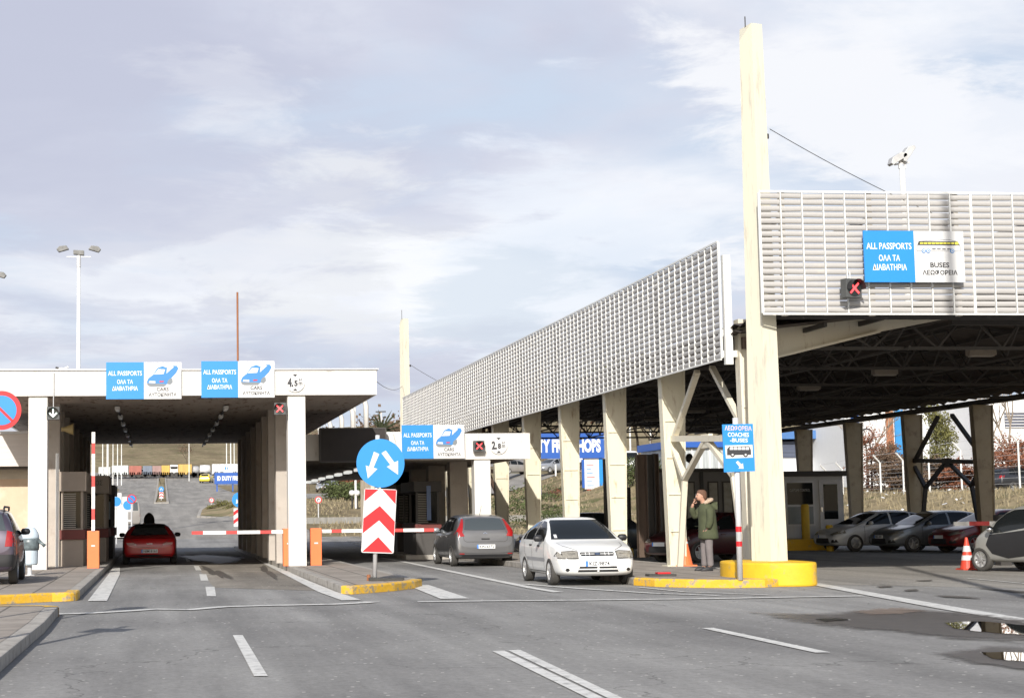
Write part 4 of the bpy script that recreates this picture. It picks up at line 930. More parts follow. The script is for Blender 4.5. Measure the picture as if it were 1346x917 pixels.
redp([(.015, .47), (.5, .265), (.985, .50), (.985, .73), (.5, .49), (.015, .70)])
redp([(.03, .985), (.5, .75), (.97, .985)])
mb = MB(); ba = []
part(MB().bx(-.12, .55, -.22, -.12, 0, .05).bx(-.12, .62, .12, .22, 0, .05).bx(-.14, .06, -.2, .2, .0, .07).bx(.30, .36, -.15, .15, 0, .06), 'foot', M['rubber'], t, bevel=.01)
part(MB().tube([(-.13, 0, 0), (-.13, 0, .13)], .04, 10), 'bolt', mat('rust', (.28, .11, .05), .8), t)

# coaches sign on the right island
b = G(973, 762, .15)
t = thing('coach_sign', 'blue COACHES BUSES sign on a pole with red bands by the yellow plinth', 'sign', b)
pt = PY(966.5, 549, b.y)
pole = [(0, 0, 0), (pt.x - b.x, 0, pt.z - b.z)]
part(MB().tube(pole, .055, 14), 'pole', M['grey_metal'], t, smooth=True)
def on(fr): return tuple(Vector(pole[0]).lerp(Vector(pole[1]), fr))
part(MB().tube([on((761 - 717) / 213), on((761 - 710.5) / 213)], .058, 14).tube([on((761 - 698) / 213), on((761 - 691) / 213)], .058, 14), 'red_band', M['sign_red'], t)
P = [zpx(*p) for p in [(947.5, 558), (987.5, 557), (990.5, 619), (950, 620.5)]]
bp_ = part(MB().prism_y(P, -.085, -.06), 'panel', M['sign_blue'], t)
def cz_(px, py): return zpx(px, py)
def let(txt, x0, x1, y0, y1, m, bold=.02):
    a = zpx(x0, y0); c = zpx(x1, y1); o = lettering(txt, abs(c[0] - a[0]), abs(a[1] - c[1]), m, t, (a[0] + c[0]) / 2, (a[1] + c[1]) / 2, -.089, bold)
    o.rotation_euler = (0, R(1.2), 0)
wm = mat('letters_white', (.70, .70, .70), .5, var=0); rm = mat('letters_pink', (.66, .50, .52), .5, var=.15, scale=20)
z7 = lambda x, y: (860 + x / 3.275, 520 + y / 3.275)
let('ΛΕΩΦΟΡΕΙΑ', 950.5, 986, 559.5, 566, rm); let('COACHES', 954.5, 982.5, 568.5, 574, wm); let('-BUSES', 957.5, 981, 576, 581, wm)
P = [zpx(*z7(*p)) for p in [(298, 214), (416, 211), (418, 266), (302, 270)]]
part(MB().prism_y(P, -.089, -.084), 'pictogram', M['sign_white'], t)
P = [zpx(*z7(*p)) for p in [(307, 256), (307, 230), (316, 219), (402, 217), (409, 234), (410, 254)]]
part(MB().prism_y(P, -.092, -.084), 'pictogram', M['ink'], t)
for k in range(5):
    a = 318 + 17 * k; P = [zpx(*z7(*p)) for p in [(a, 233), (a + 1, 221), (a + 15, 221), (a + 15, 233)]]; part(MB().prism_y(P, -.094, -.084), 'pictogram', M['sign_white'], t)
for cx_ in (330, 386):
    q = zpx(*z7(cx_, 254)); part(MB().disc_y(q[0], q[1], .045, -.095, -.084, 20), 'pictogram', M['ink'], t); part(MB().disc_y(q[0], q[1], .02, -.098, -.084, 12), 'pictogram', M['sign_white'], t)
P = [zpx(*z7(*p)) for p in [(345, 287), (353, 280), (369, 295), (375, 290), (378, 314), (355, 313), (361, 307)]]
part(MB().prism_y(P, -.089, -.084), 'arrow', M['sign_white'], t)

# no stopping sign at the far left
q = PY(2, 539, 23.2)
t = thing('no_stopping_sign', 'round blue no stopping sign with red rim at the left edge', 'sign', (q.x, 23.2, .15))
rr = PY(28, 539, 23.2).x - q.x; zz = q.z - .15
part(MB().tube([(-.17, .06, 0), (-.17, .06, zz + rr * .7)], .04, 12), 'pole', M['grey_metal'], t, smooth=True)
dd = part(MB().disc_y(0, zz, rr, 0, .02, 64), 'disc', M['sign_red'], t)
part(MB().disc_y(0, zz, rr * .76, -.004, 0, 64), 'blue_field', M['sign_blue'], dd)
part(MB().prism_y([(-rr * .50, zz + rr * .60), (-rr * .60, zz + rr * .50), (rr * .50, zz - rr * .60), (rr * .60, zz - rr * .50)], -.008, -.003), 'red_bar', M['sign_red'], dd)

# barriers
def barrier(loc, label, up=False, length=3.0, rz=0, dirx=-1, stripes=None, w=.32):
    t = thing('boom_barrier', label, 'barrier', loc)
    part(MB().bx(-w / 2, w / 2, -.16, .16, 0, 1.0), 'cabinet', M['orange'], t, bevel=.012)
    part(MB().bx(-.05, .05, -.168, -.158, .58, .62), 'lock_plate', M['grey_metal'], t)
    mb = MB(); n = int(length / .28)
    seg = length / n
    for i in range(n):
        a, b_ = i * seg, (i + 1) * seg; mb.m = 1 if i % 3 == 1 else 0
        if up: mb.bx(-.045, .045, -.2, -.165, 1.0 + i * seg, 1.0 + (i + 1) * seg)
        else:
            xa, xb = sorted((dirx * (w / 2 + i * seg), dirx * (w / 2 + (i + 1) * seg))); mb.bx(xa, xb, -.02, .02, .87, .96)
    part(mb, 'boom', [M['arm_white'], M['arm_red']], t)
    return t
g = G(127, 743, .15); barrier((g.x, 46.9, .15), 'orange barrier with its striped boom raised at the left kerb', up=True, length=2.65)
g = G(370, 737, .15); bb_ = barrier((3.47, 46.35, .15), 'orange barrier with a lowered boom across the right hall lane', length=2.45, w=.30)
bb_['note'] = ''
barrier((4.22, 46.5, .15), 'orange barrier whose boom reaches towards the middle canopy', length=3.1, dirx=1, w=.30)
del bb_['note']
# cones
def cone(loc, h, label, plain=False):
    t = thing('traffic_cone', label, 'cone', loc); R_ = MB(); prof = [(.20 * h / .75, .03), (.035, h - .02), (.02, h)]
    part(MB().lathe([(.17 * h / .75, .03), (.03, h)], 20), 'body', M['orange'] if plain else mat('cone_red', (.62, .06, .03), .5), t)
    part(MB().bx(-.2 * h / .75, .2 * h / .75, -.2 * h / .75, .2 * h / .75, 0, .035), 'base', M['orange'] if plain else mat('cone_red', (.62, .06, .03), .5), t, bevel=.01)
    def rad(z): return .17 * h / .75 + (.03 - .17 * h / .75) * (z - .03) / (h - .03)
    for a, b_ in ([(.55, .6)] if plain else [(.30, .45), (.56, .74)]): part(MB().lathe([(rad(a * h) + .004, a * h), (rad(b_ * h) + .004, b_ * h)], 20), 'white_band', M['sign_white'], t)
g = G(1272, 748.5); cone((g.x, g.y, 0), .78, 'red and white striped traffic cone by the small two-seat car')
g = G(898.5, 743.5, .15); cone((g.x, g.y, .15), 1.0, 'tall orange traffic cone leaning close to the cream column', plain=True)
# litter bins
def bin_(loc, label):
    t = thing('litter_bin', label, 'bin', loc)
    part(MB().tube([(0, 0, 0), (0, 0, .3)], .055, 12).lathe([(.14, 0), (.14, .02)], 16), 'post', M['grey_metal'], t)
    pb = mat('bin_paleblue', (.52, .60, .66), .5, var=.05)
    part(MB().lathe([(.17, .25), (.19, .28), (.205, .78), (.2, .79)], 24), 'body', pb, t, smooth=False)
    part(MB().lathe([(.215, .60), (.225, .66), (.22, .76), (.235, .86), (.21, .87)], 24), 'bag', mat('bin_bag', (.13, .16, .17), .35, var=.5, scale=9), t, smooth=True)
    part(MB().lathe([(.215, .86), (.225, .9), (.20, 1.0), (.13, 1.12), (.02, 1.15)], 24), 'lid', pb, t, smooth=True)
    part(MB().tube([(.2, -.05, .82), (.3, -.08, .74), (.36, -.08, .69)], [.05, .035, .05], 8), 'bag_knot', mat('bin_bag', (.1, .12, .13), .35), t, smooth=True)
g = G(39, 756, .15); bin_((g.x, g.y, .15), 'pale blue litter bin with a black bag by the left column')
g = G(-6, 767, .15); bin_((g.x, g.y, .15), 'pale blue litter bin cut by the left picture edge before the dark estate')
# lamp posts
def lamp_post(loc, h, label, heads=3, w=.11, s=1.0):
    t = thing('lamp_post', label, 'street lamp', loc)
    part(MB().tube([(0, 0, 0), (0, 0, h)], [w, w * .6], 14), 'pole', M['white_metal'], t, smooth=True)
    part(MB().tube([(0, 0, h - .8 * s), (0, 0, h + .1)], w * .8, 10).beam((-.95 * s, 0, h + .02), (.95 * s, 0, h + .02), .07 * s), 'cross_arm', M['grey_metal'], t)
    hp = [(-.95, 1), (0, 0), (.95, -1)] if heads == 3 else [(-.25, 1), (.3, 1)]
    for x, sg in hp:
        x *= s
        if sg == 0: pts = [(-.42, .0), (.42, -.08), (.42, .3), (-.42, .34)]
        else: pts = [(-.55 * 1, .12), (.35, -.12), (.55, .12), (.3, .36), (-.3, .42)] if sg < 0 else [(.55, .12), (.3, .42), (-.3, .36), (-.55, .12), (-.35, -.12)]
        if sg != 0: pts = [(p[0] * .9, p[1] + .28 * 1 + (.0)) for p in pts]
        pts = [(x + (x and math.copysign(.3 * s, x)) + p[0] * s, h + .15 + p[1] * s) for p in pts]
        hd = part(MB().prism_y(pts, -.22 * s, .22 * s), 'lamp_head', mat('lamp_case', (.17, .17, .165), .5, var=.4, scale=4), t, bevel=.03)
    return t
p = PY(103, 489, 95); pt = PY(102.5, 338, 95)
lamp_post((p.x, 95, 0), pt.z, 'tall white lamp post with three heads behind the hall roof', 3, .15, .70)
p = PY(-22, 480, 95); lamp_post((p.x, 95, 0), PY(-22, 372, 95).z, 'white lamp post whose head just enters at the left edge', 3, .15, .70)
# flood light mast behind the front screen
p = PY(1187.5, 260, 62); pt = PY(1187, 220, 62)
t = thing('floodlight_mast', 'white mast with two tilted floodlights above the front screen', 'street lamp', (p.x, 62, 0))
part(MB().tube([(0, 0, 0), (0, 0, pt.z)], [.14, .10], 12), 'pole', M['white_metal'], t, smooth=True)
part(MB().beam((-.1, 0, pt.z - .05), (-.05, 0, pt.z + .35), .09).beam((.1, 0, pt.z - .05), (.15, 0, pt.z + .3), .07).beam((-.3, 0, pt.z + .1), (.3, 0, pt.z + .2), .06), 'yoke', M['grey_metal'], t)
def flood(x, z, a):
    mb = MB(); c, s = math.cos(a), math.sin(a)
    P = [(-.34, -.10), (.34, -.10), (.38, .0), (.2, .16), (-.2, .16), (-.38, 0)]
    mb.prism_y([(x + u * c - v * s, pt.z + z + u * s + v * c) for u, v in P], -.2, .2); part(mb, 'floodlight', mat('lamp_case2', (.45, .45, .45), .4, var=.2), t, bevel=.02)
flood(-.18, .32, .55); flood(.22, .52, .95)
# rusty thin pole behind the roof, small poles
p = PY(313, 480, 78); pt = PY(312, 384, 78)
tag(MB().tube([(0, 0, 0), (pt.x - p.x, 0, pt.z)], .045, 8).build('rusty_pole', mat('rust', (.28, .11, .05), .8, var=.5, scale=2, stain=(.5, .42, .36), stain_scale=3), loc=(p.x, 78, 0)), 'thin rusty pole rising behind the second passport sign', 'pole')
tag(MB().tube([(0, 0, 0), (0, 0, 1.0)], .05, 8).build('vent_pipe', M['white_metal'], loc=(PY(403.5, 487, 58).x, 58, 5.4)), 'short white vent pipe on the hall roof above the height disc', 'pipe')
# small floodlight on hall roof
t = thing('roof_floodlight', 'small white and black floodlight lying on the hall roof edge', 'lamp', (PY(81, 489, 46.3).x, 46.3, 5.435))
part(MB().beam((-.12, 0, .03), (.02, 0, .05), .06).beam((.0, 0, .02), (.18, 0, .10), .08, .04), 'housing', M['white_metal'], t); part(MB().beam((-.16, -.02, .08), (-.08, -.02, .06), .05), 'lamp_head', M['black'], t)
# tall off-frame light column whose shadow crosses the bus lane
tag(MB().tube([(0, 0, 0), (0, 0, 18)], [.17, .08], 14).build('light_column', M['grey_metal'], loc=(10.6, 15.2, 0)), 'tall grey lighting column right of the view casting the long shadow', 'street lamp')
# sign post left of the view casting the streak shadow
g0 = (-2.5, 17.0, .15)
t = thing('parking_sign_post', 'sign post left of the view casting a narrow shadow', 'sign', g0)
part(MB().tube([(0, 0, 0), (0, 0, 3.6)], .05, 10), 'pole', M['grey_metal'], t); part(MB().prism_y([(-.3, 3.0), (.3, 3.0), (.3, 3.3), (-.3, 3.45)], -.05, -.03), 'panel', M['sign_white'], t)
# small dark bracket on the pavement by the man
g = G(868, 757, .15)
t = thing('sign_foot', 'flat black and red sign foot lying on the right island', 'sign foot', g)
part(MB().bx(-.28, .30, -.16, .16, 0, .05), 'base', M['rubber'], t, bevel=.012); part(MB().bx(-.08, .2, -.1, .1, .05, .085), 'socket', M['sign_red'], t, bevel=.01)
# ------------------------------------------------------------------ vehicles
M['glass_int'] = mat('tinted_glass', (.055, .065, .07), .03, var=0, spec=.9)
def interp(tab, x, k):
    for i in range(len(tab) - 1):
        if tab[i][0] <= x <= tab[i + 1][0]:
            t = (x - tab[i][0]) / (tab[i + 1][0] - tab[i][0]); return tab[i][k] + (tab[i + 1][k] - tab[i][k]) * t
    return tab[0][k] if x < tab[0][0] else tab[-1][k]
def shell_mesh(st, W, tumble=.42, wheels=(), wr=.31, shoulder=.045):
    """st: rows (x, z_under, z_belt, z_top, width factor) from tail to nose"""
    rows = []
    for x, zb, zl, zt_, wf in st:
        w = W / 2 * wf; g = max(0, zt_ - zl); wb = w * .955
        wr_ = max(wb - .02 - g * tumble, w * .35); e = min(.055, .02 + g * .12)
        zm = zb + (zl - zb) * .52
        rows.append([(x, 0, zb), (x, w * .80, zb), (x, w * .955, zb + .05), (x, w * .995, zm), (x, w * .985, zl - .10), (x, wb, zl - .005),
                     (x, (wb + wr_) / 2 + .015, zl + g * .5), (x, wr_ + .01, zt_ - e), (x, wr_ * .80, zt_ - e * .18), (x, wr_ * .4, zt_), (x, 0, zt_ + .004)])
    n = len(rows[0]); bm = bmesh.new(); vv = []
    for r_ in rows:
        L_ = [bm.verts.new(p) for p in r_]; Rr = [L_[0]] + [bm.verts.new((p[0], -p[1], p[2])) for p in r_[1:-1]] + [L_[-1]]
        vv.append((L_, Rr))
    for i in range(len(rows) - 1):
        for a in (0, 1):
            A, B = vv[i][a], vv[i + 1][a]
            for j in range(n - 1):
                q = (A[j], A[j + 1], B[j + 1], B[j]); bm.faces.new(q if a == 0 else q[::-1])
    for i, flip in ((0, 0), (len(rows) - 1, 1)):
        L_, Rr = vv[i]
        for j in range(n - 1):
            if j == 0: q = [L_[0], L_[1], Rr[1]]
            elif j == n - 2: q = [L_[j], L_[j + 1], Rr[j]]
            else: q = [L_[j], L_[j + 1], Rr[j + 1], Rr[j]]
            bm.faces.new(q if flip else q[::-1])
    bmesh.ops.recalc_face_normals(bm, faces=bm.faces)
    me = bpy.data.meshes.new('body'); bm.to_mesh(me); bm.free()
    o = bpy.data.objects.new('body', me); COL.objects.link(o)
    sb = o.modifiers.new('s', 'SUBSURF'); sb.levels = 3; sb.render_levels = 3
    me2 = bpy.data.meshes.new_from_object(o.evaluated_get(bpy.context.evaluated_depsgraph_get()))
    # snapshot for projection
    bm = bmesh.new(); bm.from_mesh(me2); bvh = BVHTree.FromBMesh(bm); bm.free()
    o.modifiers.clear(); o.data = me2; me2.name = 'body'; bpy.data.meshes.remove(me)
    cut = []
    for x, z, r in wheels:
        mb = MB(); mb.lathe([(r, -2), (r, -W / 2 + .26)], 40, 'y', (x, 0, z)); mb.lathe([(r, W / 2 - .26), (r, 2)], 40, 'y', (x, 0, z))
        c = mb.build('cut', M['black']); cut.append(c)
        m_ = o.modifiers.new('b', 'BOOLEAN'); m_.operation = 'DIFFERENCE'; m_.object = c; m_.solver = 'EXACT'; m_.material_mode = 'TRANSFER'
    return o, bvh, cut
def finish_shell(o, cut, paintm):
    o.data.materials.clear(); o.data.materials.append(paintm); o.data.materials.append(M['black'])
    me = bpy.data.meshes.new_from_object(o.evaluated_get(bpy.context.evaluated_depsgraph_get()))
    o.modifiers.clear(); o.data = me; me.name = 'body'
    for c in cut: bpy.data.objects.remove(c)
    for p in me.polygons: p.use_smooth = True
    try: me.set_sharp_from_angle(angle=R(38))
    except Exception: pass
def decal(bvh, pts, axis, m, parent, name, off=.006, res=.05, smooth=True, thick=0):
    """patch cut to outline pts and laid on the body. axis 'l','r' (pts x,z), 'f','b' (pts y,z), 't' (pts x,y)"""
    n = len(pts); bnd = []
    for i in range(n):
        a, b_ = Vector(pts[i]), Vector(pts[(i + 1) % n]); k = max(1, int((b_ - a).length / res))
        for j in range(k): bnd.append(a.lerp(b_, j / k))
    xs_ = [p.x for p in bnd]; ys_ = [p.y for p in bnd]; inner = []
    nx = int((max(xs_) - min(xs_)) / res); ny = int((max(ys_) - min(ys_)) / res)
    for i in range(1, nx):
        for j in range(1, ny): inner.append(Vector((min(xs_) + i * res + .3 * res * (j % 2), min(ys_) + j * res)))
    vin = bnd + inner; ed = [(i, (i + 1) % len(bnd)) for i in range(len(bnd))]
    r = delaunay_2d_cdt(vin, ed, [list(range(len(bnd)))], 1, 1e-5)
    vs = []; ok = []
    for p in r[0]:
        if axis == 'l': o_, d = Vector((p.x, 5, p.y)), Vector((0, -1, 0))
        elif axis == 'r': o_, d = Vector((p.x, -5, p.y)), Vector((0, 1, 0))
        elif axis == 'f': o_, d = Vector((6, p.x, p.y)), Vector((-1, 0, 0))
        elif axis == 'b': o_, d = Vector((-6, p.x, p.y)), Vector((1, 0, 0))
        else: o_, d = Vector((p.x, p.y, 5)), Vector((0, 0, -1))
        h, nn, _, _ = bvh.ray_cast(o_, d)
        if h is None: ok.append(False); vs.append((0, 0, 0))
        else:
            if nn.dot(d) > 0: nn = -nn
            ok.append(True); vs.append(h + nn * off)
    fs = [f for f in r[2] if all(ok[i] for i in f)]
    if not fs: return None
    used = sorted({i for f in fs for i in f}); mp = {u: k for k, u in enumerate(used)}
    mb = MB(); mb.add([vs[u] for u in used], [tuple(mp[i] for i in f) for f in fs])
    o = mb.build(name, m, parent, smooth=smooth)
    dn = {'l': (0, 1, 0), 'r': (0, -1, 0), 'f': (1, 0, 0), 'b': (-1, 0, 0), 't': (0, 0, 1)}[axis]
    s = sum(p.normal.dot(Vector(dn)) for p in o.data.polygons)
    if s < 0: o.data.flip_normals()
    return o
def ribbon(pts, w):
    P = [Vector(p) for p in pts]; L_, R_ = [], []
    for i, p in enumerate(P):
        d = (P[min(i + 1, len(P) - 1)] - P[max(0, i - 1)]).normalized(); n = Vector((-d.y, d.x)); L_.append(tuple(p + n * w / 2)); R_.append(tuple(p - n * w / 2))
    return L_ + R_[::-1]
def wheel(parent, x, y, r, side, spokes=6, w=.19, rimm=None):
    t = MB(); s = 1 if side > 0 else -1
    prof = [(r * .60, -w * .14), (r * .645, -w * .2), (r * .66, -w / 2), (r * .9, -w / 2), (r * .985, -w / 2 + .03), (r, -w / 4), (r, w / 4), (r * .985, w / 2 - .03), (r * .9, w / 2), (r * .66, w / 2), (r * .645, w * .2), (r * .60, w * .14)]
    t.lathe([(a, b * 1) for a, b in prof], 36, 'y')
    o = t.build('wheel', M['rubber'], parent, smooth=True, loc=(x, y, r)); o['label'] = 'wheel'; del o['label']
    ri = MB(); q = s * (w / 2 - .035); R0 = r * .66
    ri.lathe([(R0, q - s * .08), (R0, q + s * .03), (R0 * .93, q + s * .03), (R0 * .90, q - s * .02)], 30, 'y')
    ri.lathe([(R0 * .22, q - s * .05), (R0 * .22, q + s * .015), (R0 * .16, q + s * .02)], 16, 'y')
    for k in range(spokes):
        a = 6.28318 * k / spokes; c, sn = math.cos(a), math.sin(a); ri.beam((c * R0 * .15, q, sn * R0 * .15), (c * R0 * .93, q, sn * R0 * .93), R0 * .26 * 5 / spokes, .03, up=(0, 1, 0))
    rb = ri.build('rim', rimm or M['rim'], o)
    dk = MB(); dk.lathe([(R0 * .98, q - s * .05), (R0 * .98, q - s * .045)], 24, 'y'); dk.build('brake_shadow', M['dark_steel'], o)
    return o
PLB = mat('plate_band', (.05, .2, .6), .4, var=0)
def car(label, loc, heading, paintm, spec, group=None, name='parked_car', cat='car', plate=None):
    """heading: direction of the nose in the ground plane (angle from +X)"""
    t = thing(name, label, cat, loc, heading, group)
    st, W_ = spec['st'], spec['W']; wf_, wrr = spec['wheels']; r = spec['r']
    body, bvh, cut = shell_mesh(st, W_, spec.get('tumble', .42), [(wf_, r, r + .055), (wrr, r, r + .055)])
    body.parent = t; bpy.context.view_layer.update(); finish_shell(body, cut, paintm)
    for x in (wf_, wrr):
        for s in (1, -1): wheel(t, x, s * (W_ / 2 - .105), r, s, spec.get('spokes', 6), .185)
    top = lambda x: interp(st, x, 3); belt = lambda x: interp(st, x, 2)
    gm = spec.get('glass', M['glass'])
    # side windows
    for s, ax in ((1, 'l'), (-1, 'r')):
        for (xa, xb, ta, tb) in spec['side']:      # xa rear, xb front
            N = 10; up = []; lo = []
            for k in range(N + 1):
                x = xa + (xb - xa) * k / N; lo.append((x, belt(x) + spec.get('wl', .035)))
                up.append((x + (ta * (1 - k / N) + tb * k / N), max(belt(x) + spec.get('wl', .035) + .005, top(x + (ta * (1 - k / N) + tb * k / N)) - spec.get('wu', .085))))
            decal(bvh, lo + up[::-1], ax, gm, t, 'side_window', res=.06)
        if spec.get('black_pillar'):
            for pp in spec['black_pillar']: decal(bvh, pp, ax, M['black'], t, 'pillar_trim', off=.004, res=.06)
        for pts in spec.get('seams', []): decal(bvh, ribbon(pts, .014), ax, M['seam'], body, 'door_seam', off=.003, res=.05)
        for (x, z) in spec.get('handles', []):
            q, nn, _, _ = bvh.ray_cast(Vector((x, s * 5, z)), Vector((0, -s, 0)))
            if q: part(MB().bx(x - .09, x + .09, q.y - .02, q.y + .02, z - .018, z + .018), 'door_handle', spec.get('handle_mat', paintm), t, bevel=.006)
        if spec.get('rubstrip'):
            x0, x1, z = spec['rubstrip']; decal(bvh, [(x0, z - .03), (x1, z - .03), (x1, z + .03), (x0, z + .03)], ax, spec.get('strip_mat', M['black']), t, 'rubbing_strip', off=.012, res=.07)
        if spec.get('cladding'):
            for pp in spec['cladding']: decal(bvh, pp, ax, M['black'], t, 'cladding', off=.008, res=.06)
        mx_ = spec['mirror']; yb = W_ / 2 * .93
        mo = MB(); mo.lathe([(.03, -.10), (.075, -.07), (.085, 0), (.08, .07), (.03, .1)], 12, 'y', (0, 0, 0))
        for i_ in range(len(mo.v)): v = mo.v[i_]; mo.v[i_] = (mx_[0] + v[0] * .75, s * (yb + .10) + v[1], mx_[1] + v[2] * .85)
        mo.tube([(mx_[0] + .02, s * (yb - .08), mx_[1] - .05), (mx_[0], s * (yb + .06), mx_[1] - .03)], .025, 8)
        part(mo, 'mirror', spec.get('mirror_mat', paintm), t, smooth=True)
    for nm, ax, pts, m_, off in spec.get('decals', []):
        mm = paintm if m_ == 'paint' else (M[m_] if isinstance(m_, str) else m_)
        if ax == 'f2':
            decal(bvh, pts, 'f', mm, t, nm, off); decal(bvh, [(-a, b_) for a, b_ in pts], 'f', mm, t, nm, off)
        elif ax == 'b2':
            decal(bvh, pts, 'b', mm, t, nm, off); decal(bvh, [(-a, b_) for a, b_ in pts], 'b', mm, t, nm, off)
        elif ax == 'lr':
            decal(bvh, pts, 'l', mm, t, nm, off); decal(bvh, pts, 'r', mm, t, nm, off)
        else: decal(bvh, pts, ax, mm, t, nm, off)
    for fn in spec.get('extra', []): fn(t, bvh, paintm)
    if spec.get('plates'):
        for ax, z in spec['plates']:
            d = Vector((-1, 0, 0)) if ax == 'f' else Vector((1, 0, 0)); q, nn, _, _ = bvh.ray_cast(Vector((6 if ax == 'f' else -6, 0, z)), d)
            sx_ = 1 if ax == 'f' else -1; xx = q.x + sx_ * .012
            pl = part(MB().bx(min(xx, xx + sx_ * .012), max(xx, xx + sx_ * .012), -.26, .26, z - .057, z + .057), 'number_plate', M['plate'], t)
            part(MB().bx(min(xx, xx + sx_ * .0145), max(xx, xx + sx_ * .0145), sx_ * -.26 if sx_ > 0 else .215, sx_ * -.215 if sx_ > 0 else .26, z - .055, z + .055), 'plate_band', PLB, pl)
            if plate:
                lt = lettering(plate, .42, .078, M['ink'], pl, xx + sx_ * .0150, z, 0.0, .02)
                lt.location = (xx + sx_ * .0150, (.02 if sx_ > 0 else -.02), z); lt.rotation_euler = (0, 0, R(90) if sx_ > 0 else R(-90))
    return t
def wpoly(top, yb, zb, yt, zt_, inset_=0):
    return [(-yb, zb), (yb, zb), (yt, zt_), (yt * .5, zt_ + .012), (-yt * .5, zt_ + .012), (-yt, zt_)]

# ---- spec: white nineties hatchback seen from the front
def white_extra(t, bvh, pm):
    for s in (-1,): pass
    part(MB().beam((.98, -.42, .905), (.72, -.02, .955), .016).beam((1.0, .15, .905), (.75, .52, .95), .016), 'wiper', M['black'], t)
hatch90 = dict(W=1.73, r=.285, wheels=(1.33, -1.07), spokes=9, tumble=.50,
    st=[(-2.06, .40, .60, .64, .76), (-2.02, .28, .78, .83, .87), (-1.93, .22, .85, .93, .93), (-1.72, .20, .875, 1.07, .96), (-1.35, .19, .885, 1.24, .99), (-.8, .18, .885, 1.36, 1.0), (-.25, .18, .88, 1.395, 1.0), (.05, .18, .875, 1.37, 1.0), (.42, .18, .865, 1.22, 1.0), (.80, .18, .86, 1.02, 1.0), (.98, .18, .855, .915, 1.0), (1.3, .18, .80, .865, .99), (1.72, .19, .72, .80, .96), (1.95, .20, .64, .715, .90), (2.06, .24, .54, .60, .82), (2.10, .34, .48, .52, .72)],
    side=[(-1.42, -1.16, .14, .02), (-1.10, -.32, 0, 0), (-.24, .78, 0, -.12)], wl=.03, wu=.085, handles=[(-.42, .80), (.42 - 1.0 + .95, .79)], handle_mat=M['black'],
    seams=[[(-.28, .30), (-.28, .86), (-.27, 1.26)], [(.86, .34), (.90, .60), (.82, .87)], [(-1.12, .86), (-1.02, .62), (-.78, .50), (-.72, .28)], [(-.70, .27), (.86, .27)]],
    rubstrip=(-.75, .98, .52), strip_mat=mat('strip_grey', (.30, .30, .31), .6), mirror=(.62, .95), mirror_mat=M['black'],
    decals=[('windscreen', 'f', [(-.70, .925), (.70, .925), (.545, 1.29), (.50, 1.325), (-.50, 1.325), (-.545, 1.29)], 'glass', .006),
            ('rear_window', 'b', [(-.56, .96), (.56, .96), (.46, 1.18), (-.46, 1.18)], 'glass', .006),
            ('headlight_rim', 'f2', [(.395, .548), (.385, .695), (.48, .712), (.775, .69), (.815, .60), (.775, .548)], 'seam', .005), ('headlight', 'f2', [(.41, .562), (.40, .682), (.48, .698), (.765, .677), (.80, .60), (.765, .562)], 'headlamp', .009),
            ('grille', 'f', [(-.33, .60), (.33, .60), (.36, .655), (.33, .675), (-.33, .675), (-.36, .655)], 'black', .006),
            ('lower_grille', 'f', [(-.42, .285), (.42, .285), (.38, .395), (-.38, .395)], 'black', .004),
            ('grille_bar', 'f', [(-.42, .33), (.42, .33), (.42, .352), (-.42, .352)], 'paint', .012), ('grille_bar', 'f', [(-.34, .632), (.34, .632), (.34, .643), (-.34, .643)], 'paint', .012),
            ('grille_bar', 'f', [(-.02, .29), (.02, .29), (.02, .39), (-.02, .39)], 'paint', .014),
            ('badge', 'f', [(-.06, .635), (-.03, .66), (.03, .66), (.06, .635), (.03, .61), (-.03, .61)], 'chrome', .018),
            ('fog_lamp', 'f2', [(.58, .33), (.60, .355), (.625, .365), (.65, .355), (.67, .33), (.65, .305), (.625, .295), (.60, .305)], 'black', .005),
            ('badge_sticker', 'f', [(-.62, .95), (-.56, .95), (-.55, 1.02), (-.61, 1.02)], 'sign_white', .010),
            ('bumper_seam', 'f', ribbon([(-.80, .53), (-.4, .545), (.4, .545), (.80, .53)], .008), 'seam', .003),
            ('bonnet_seam', 'f2', ribbon([(.38, .71), (.62, .80), (.66, .86)], .008), 'seam', .003)]
            + [('grille_bar', 'f', [(x - .006, .612), (x + .006, .612), (x + .006, .668), (x - .006, .668)], 'paint', .010) for x in (-.24, -.16, .16, .24)],
    plates=[('f', .45)], extra=[white_extra])
WHITE = paint('car_white', (.76, .76, .74)); GREY = paint('car_grey', (.135, .135, .14), metal=.5, rough=.35); RED = paint('car_red', (.50, .012, .015)); SILVER = paint('car_silver', (.42, .43, .45), metal=.5)
DKRED = paint('car_dark_red', (.16, .010, .010)); BLACKP = paint('car_black', (.022, .022, .026)); DKPURPLE = paint('car_dark_purple', (.075, .06, .085), metal=.4); YELLOWP = paint('car_yellow', (.75, .58, .05)); BEIGE = paint('car_beige', (.30, .28, .26), metal=.3)
HD = lambda dx_, dy_: math.atan2(dy_, dx_)
car('white five-door hatchback facing the camera with its plate in front', (8.84, 36.22, 0), HD(-.005, -1), WHITE, hatch90, name='white_hatchback', plate='KIZ-9874')

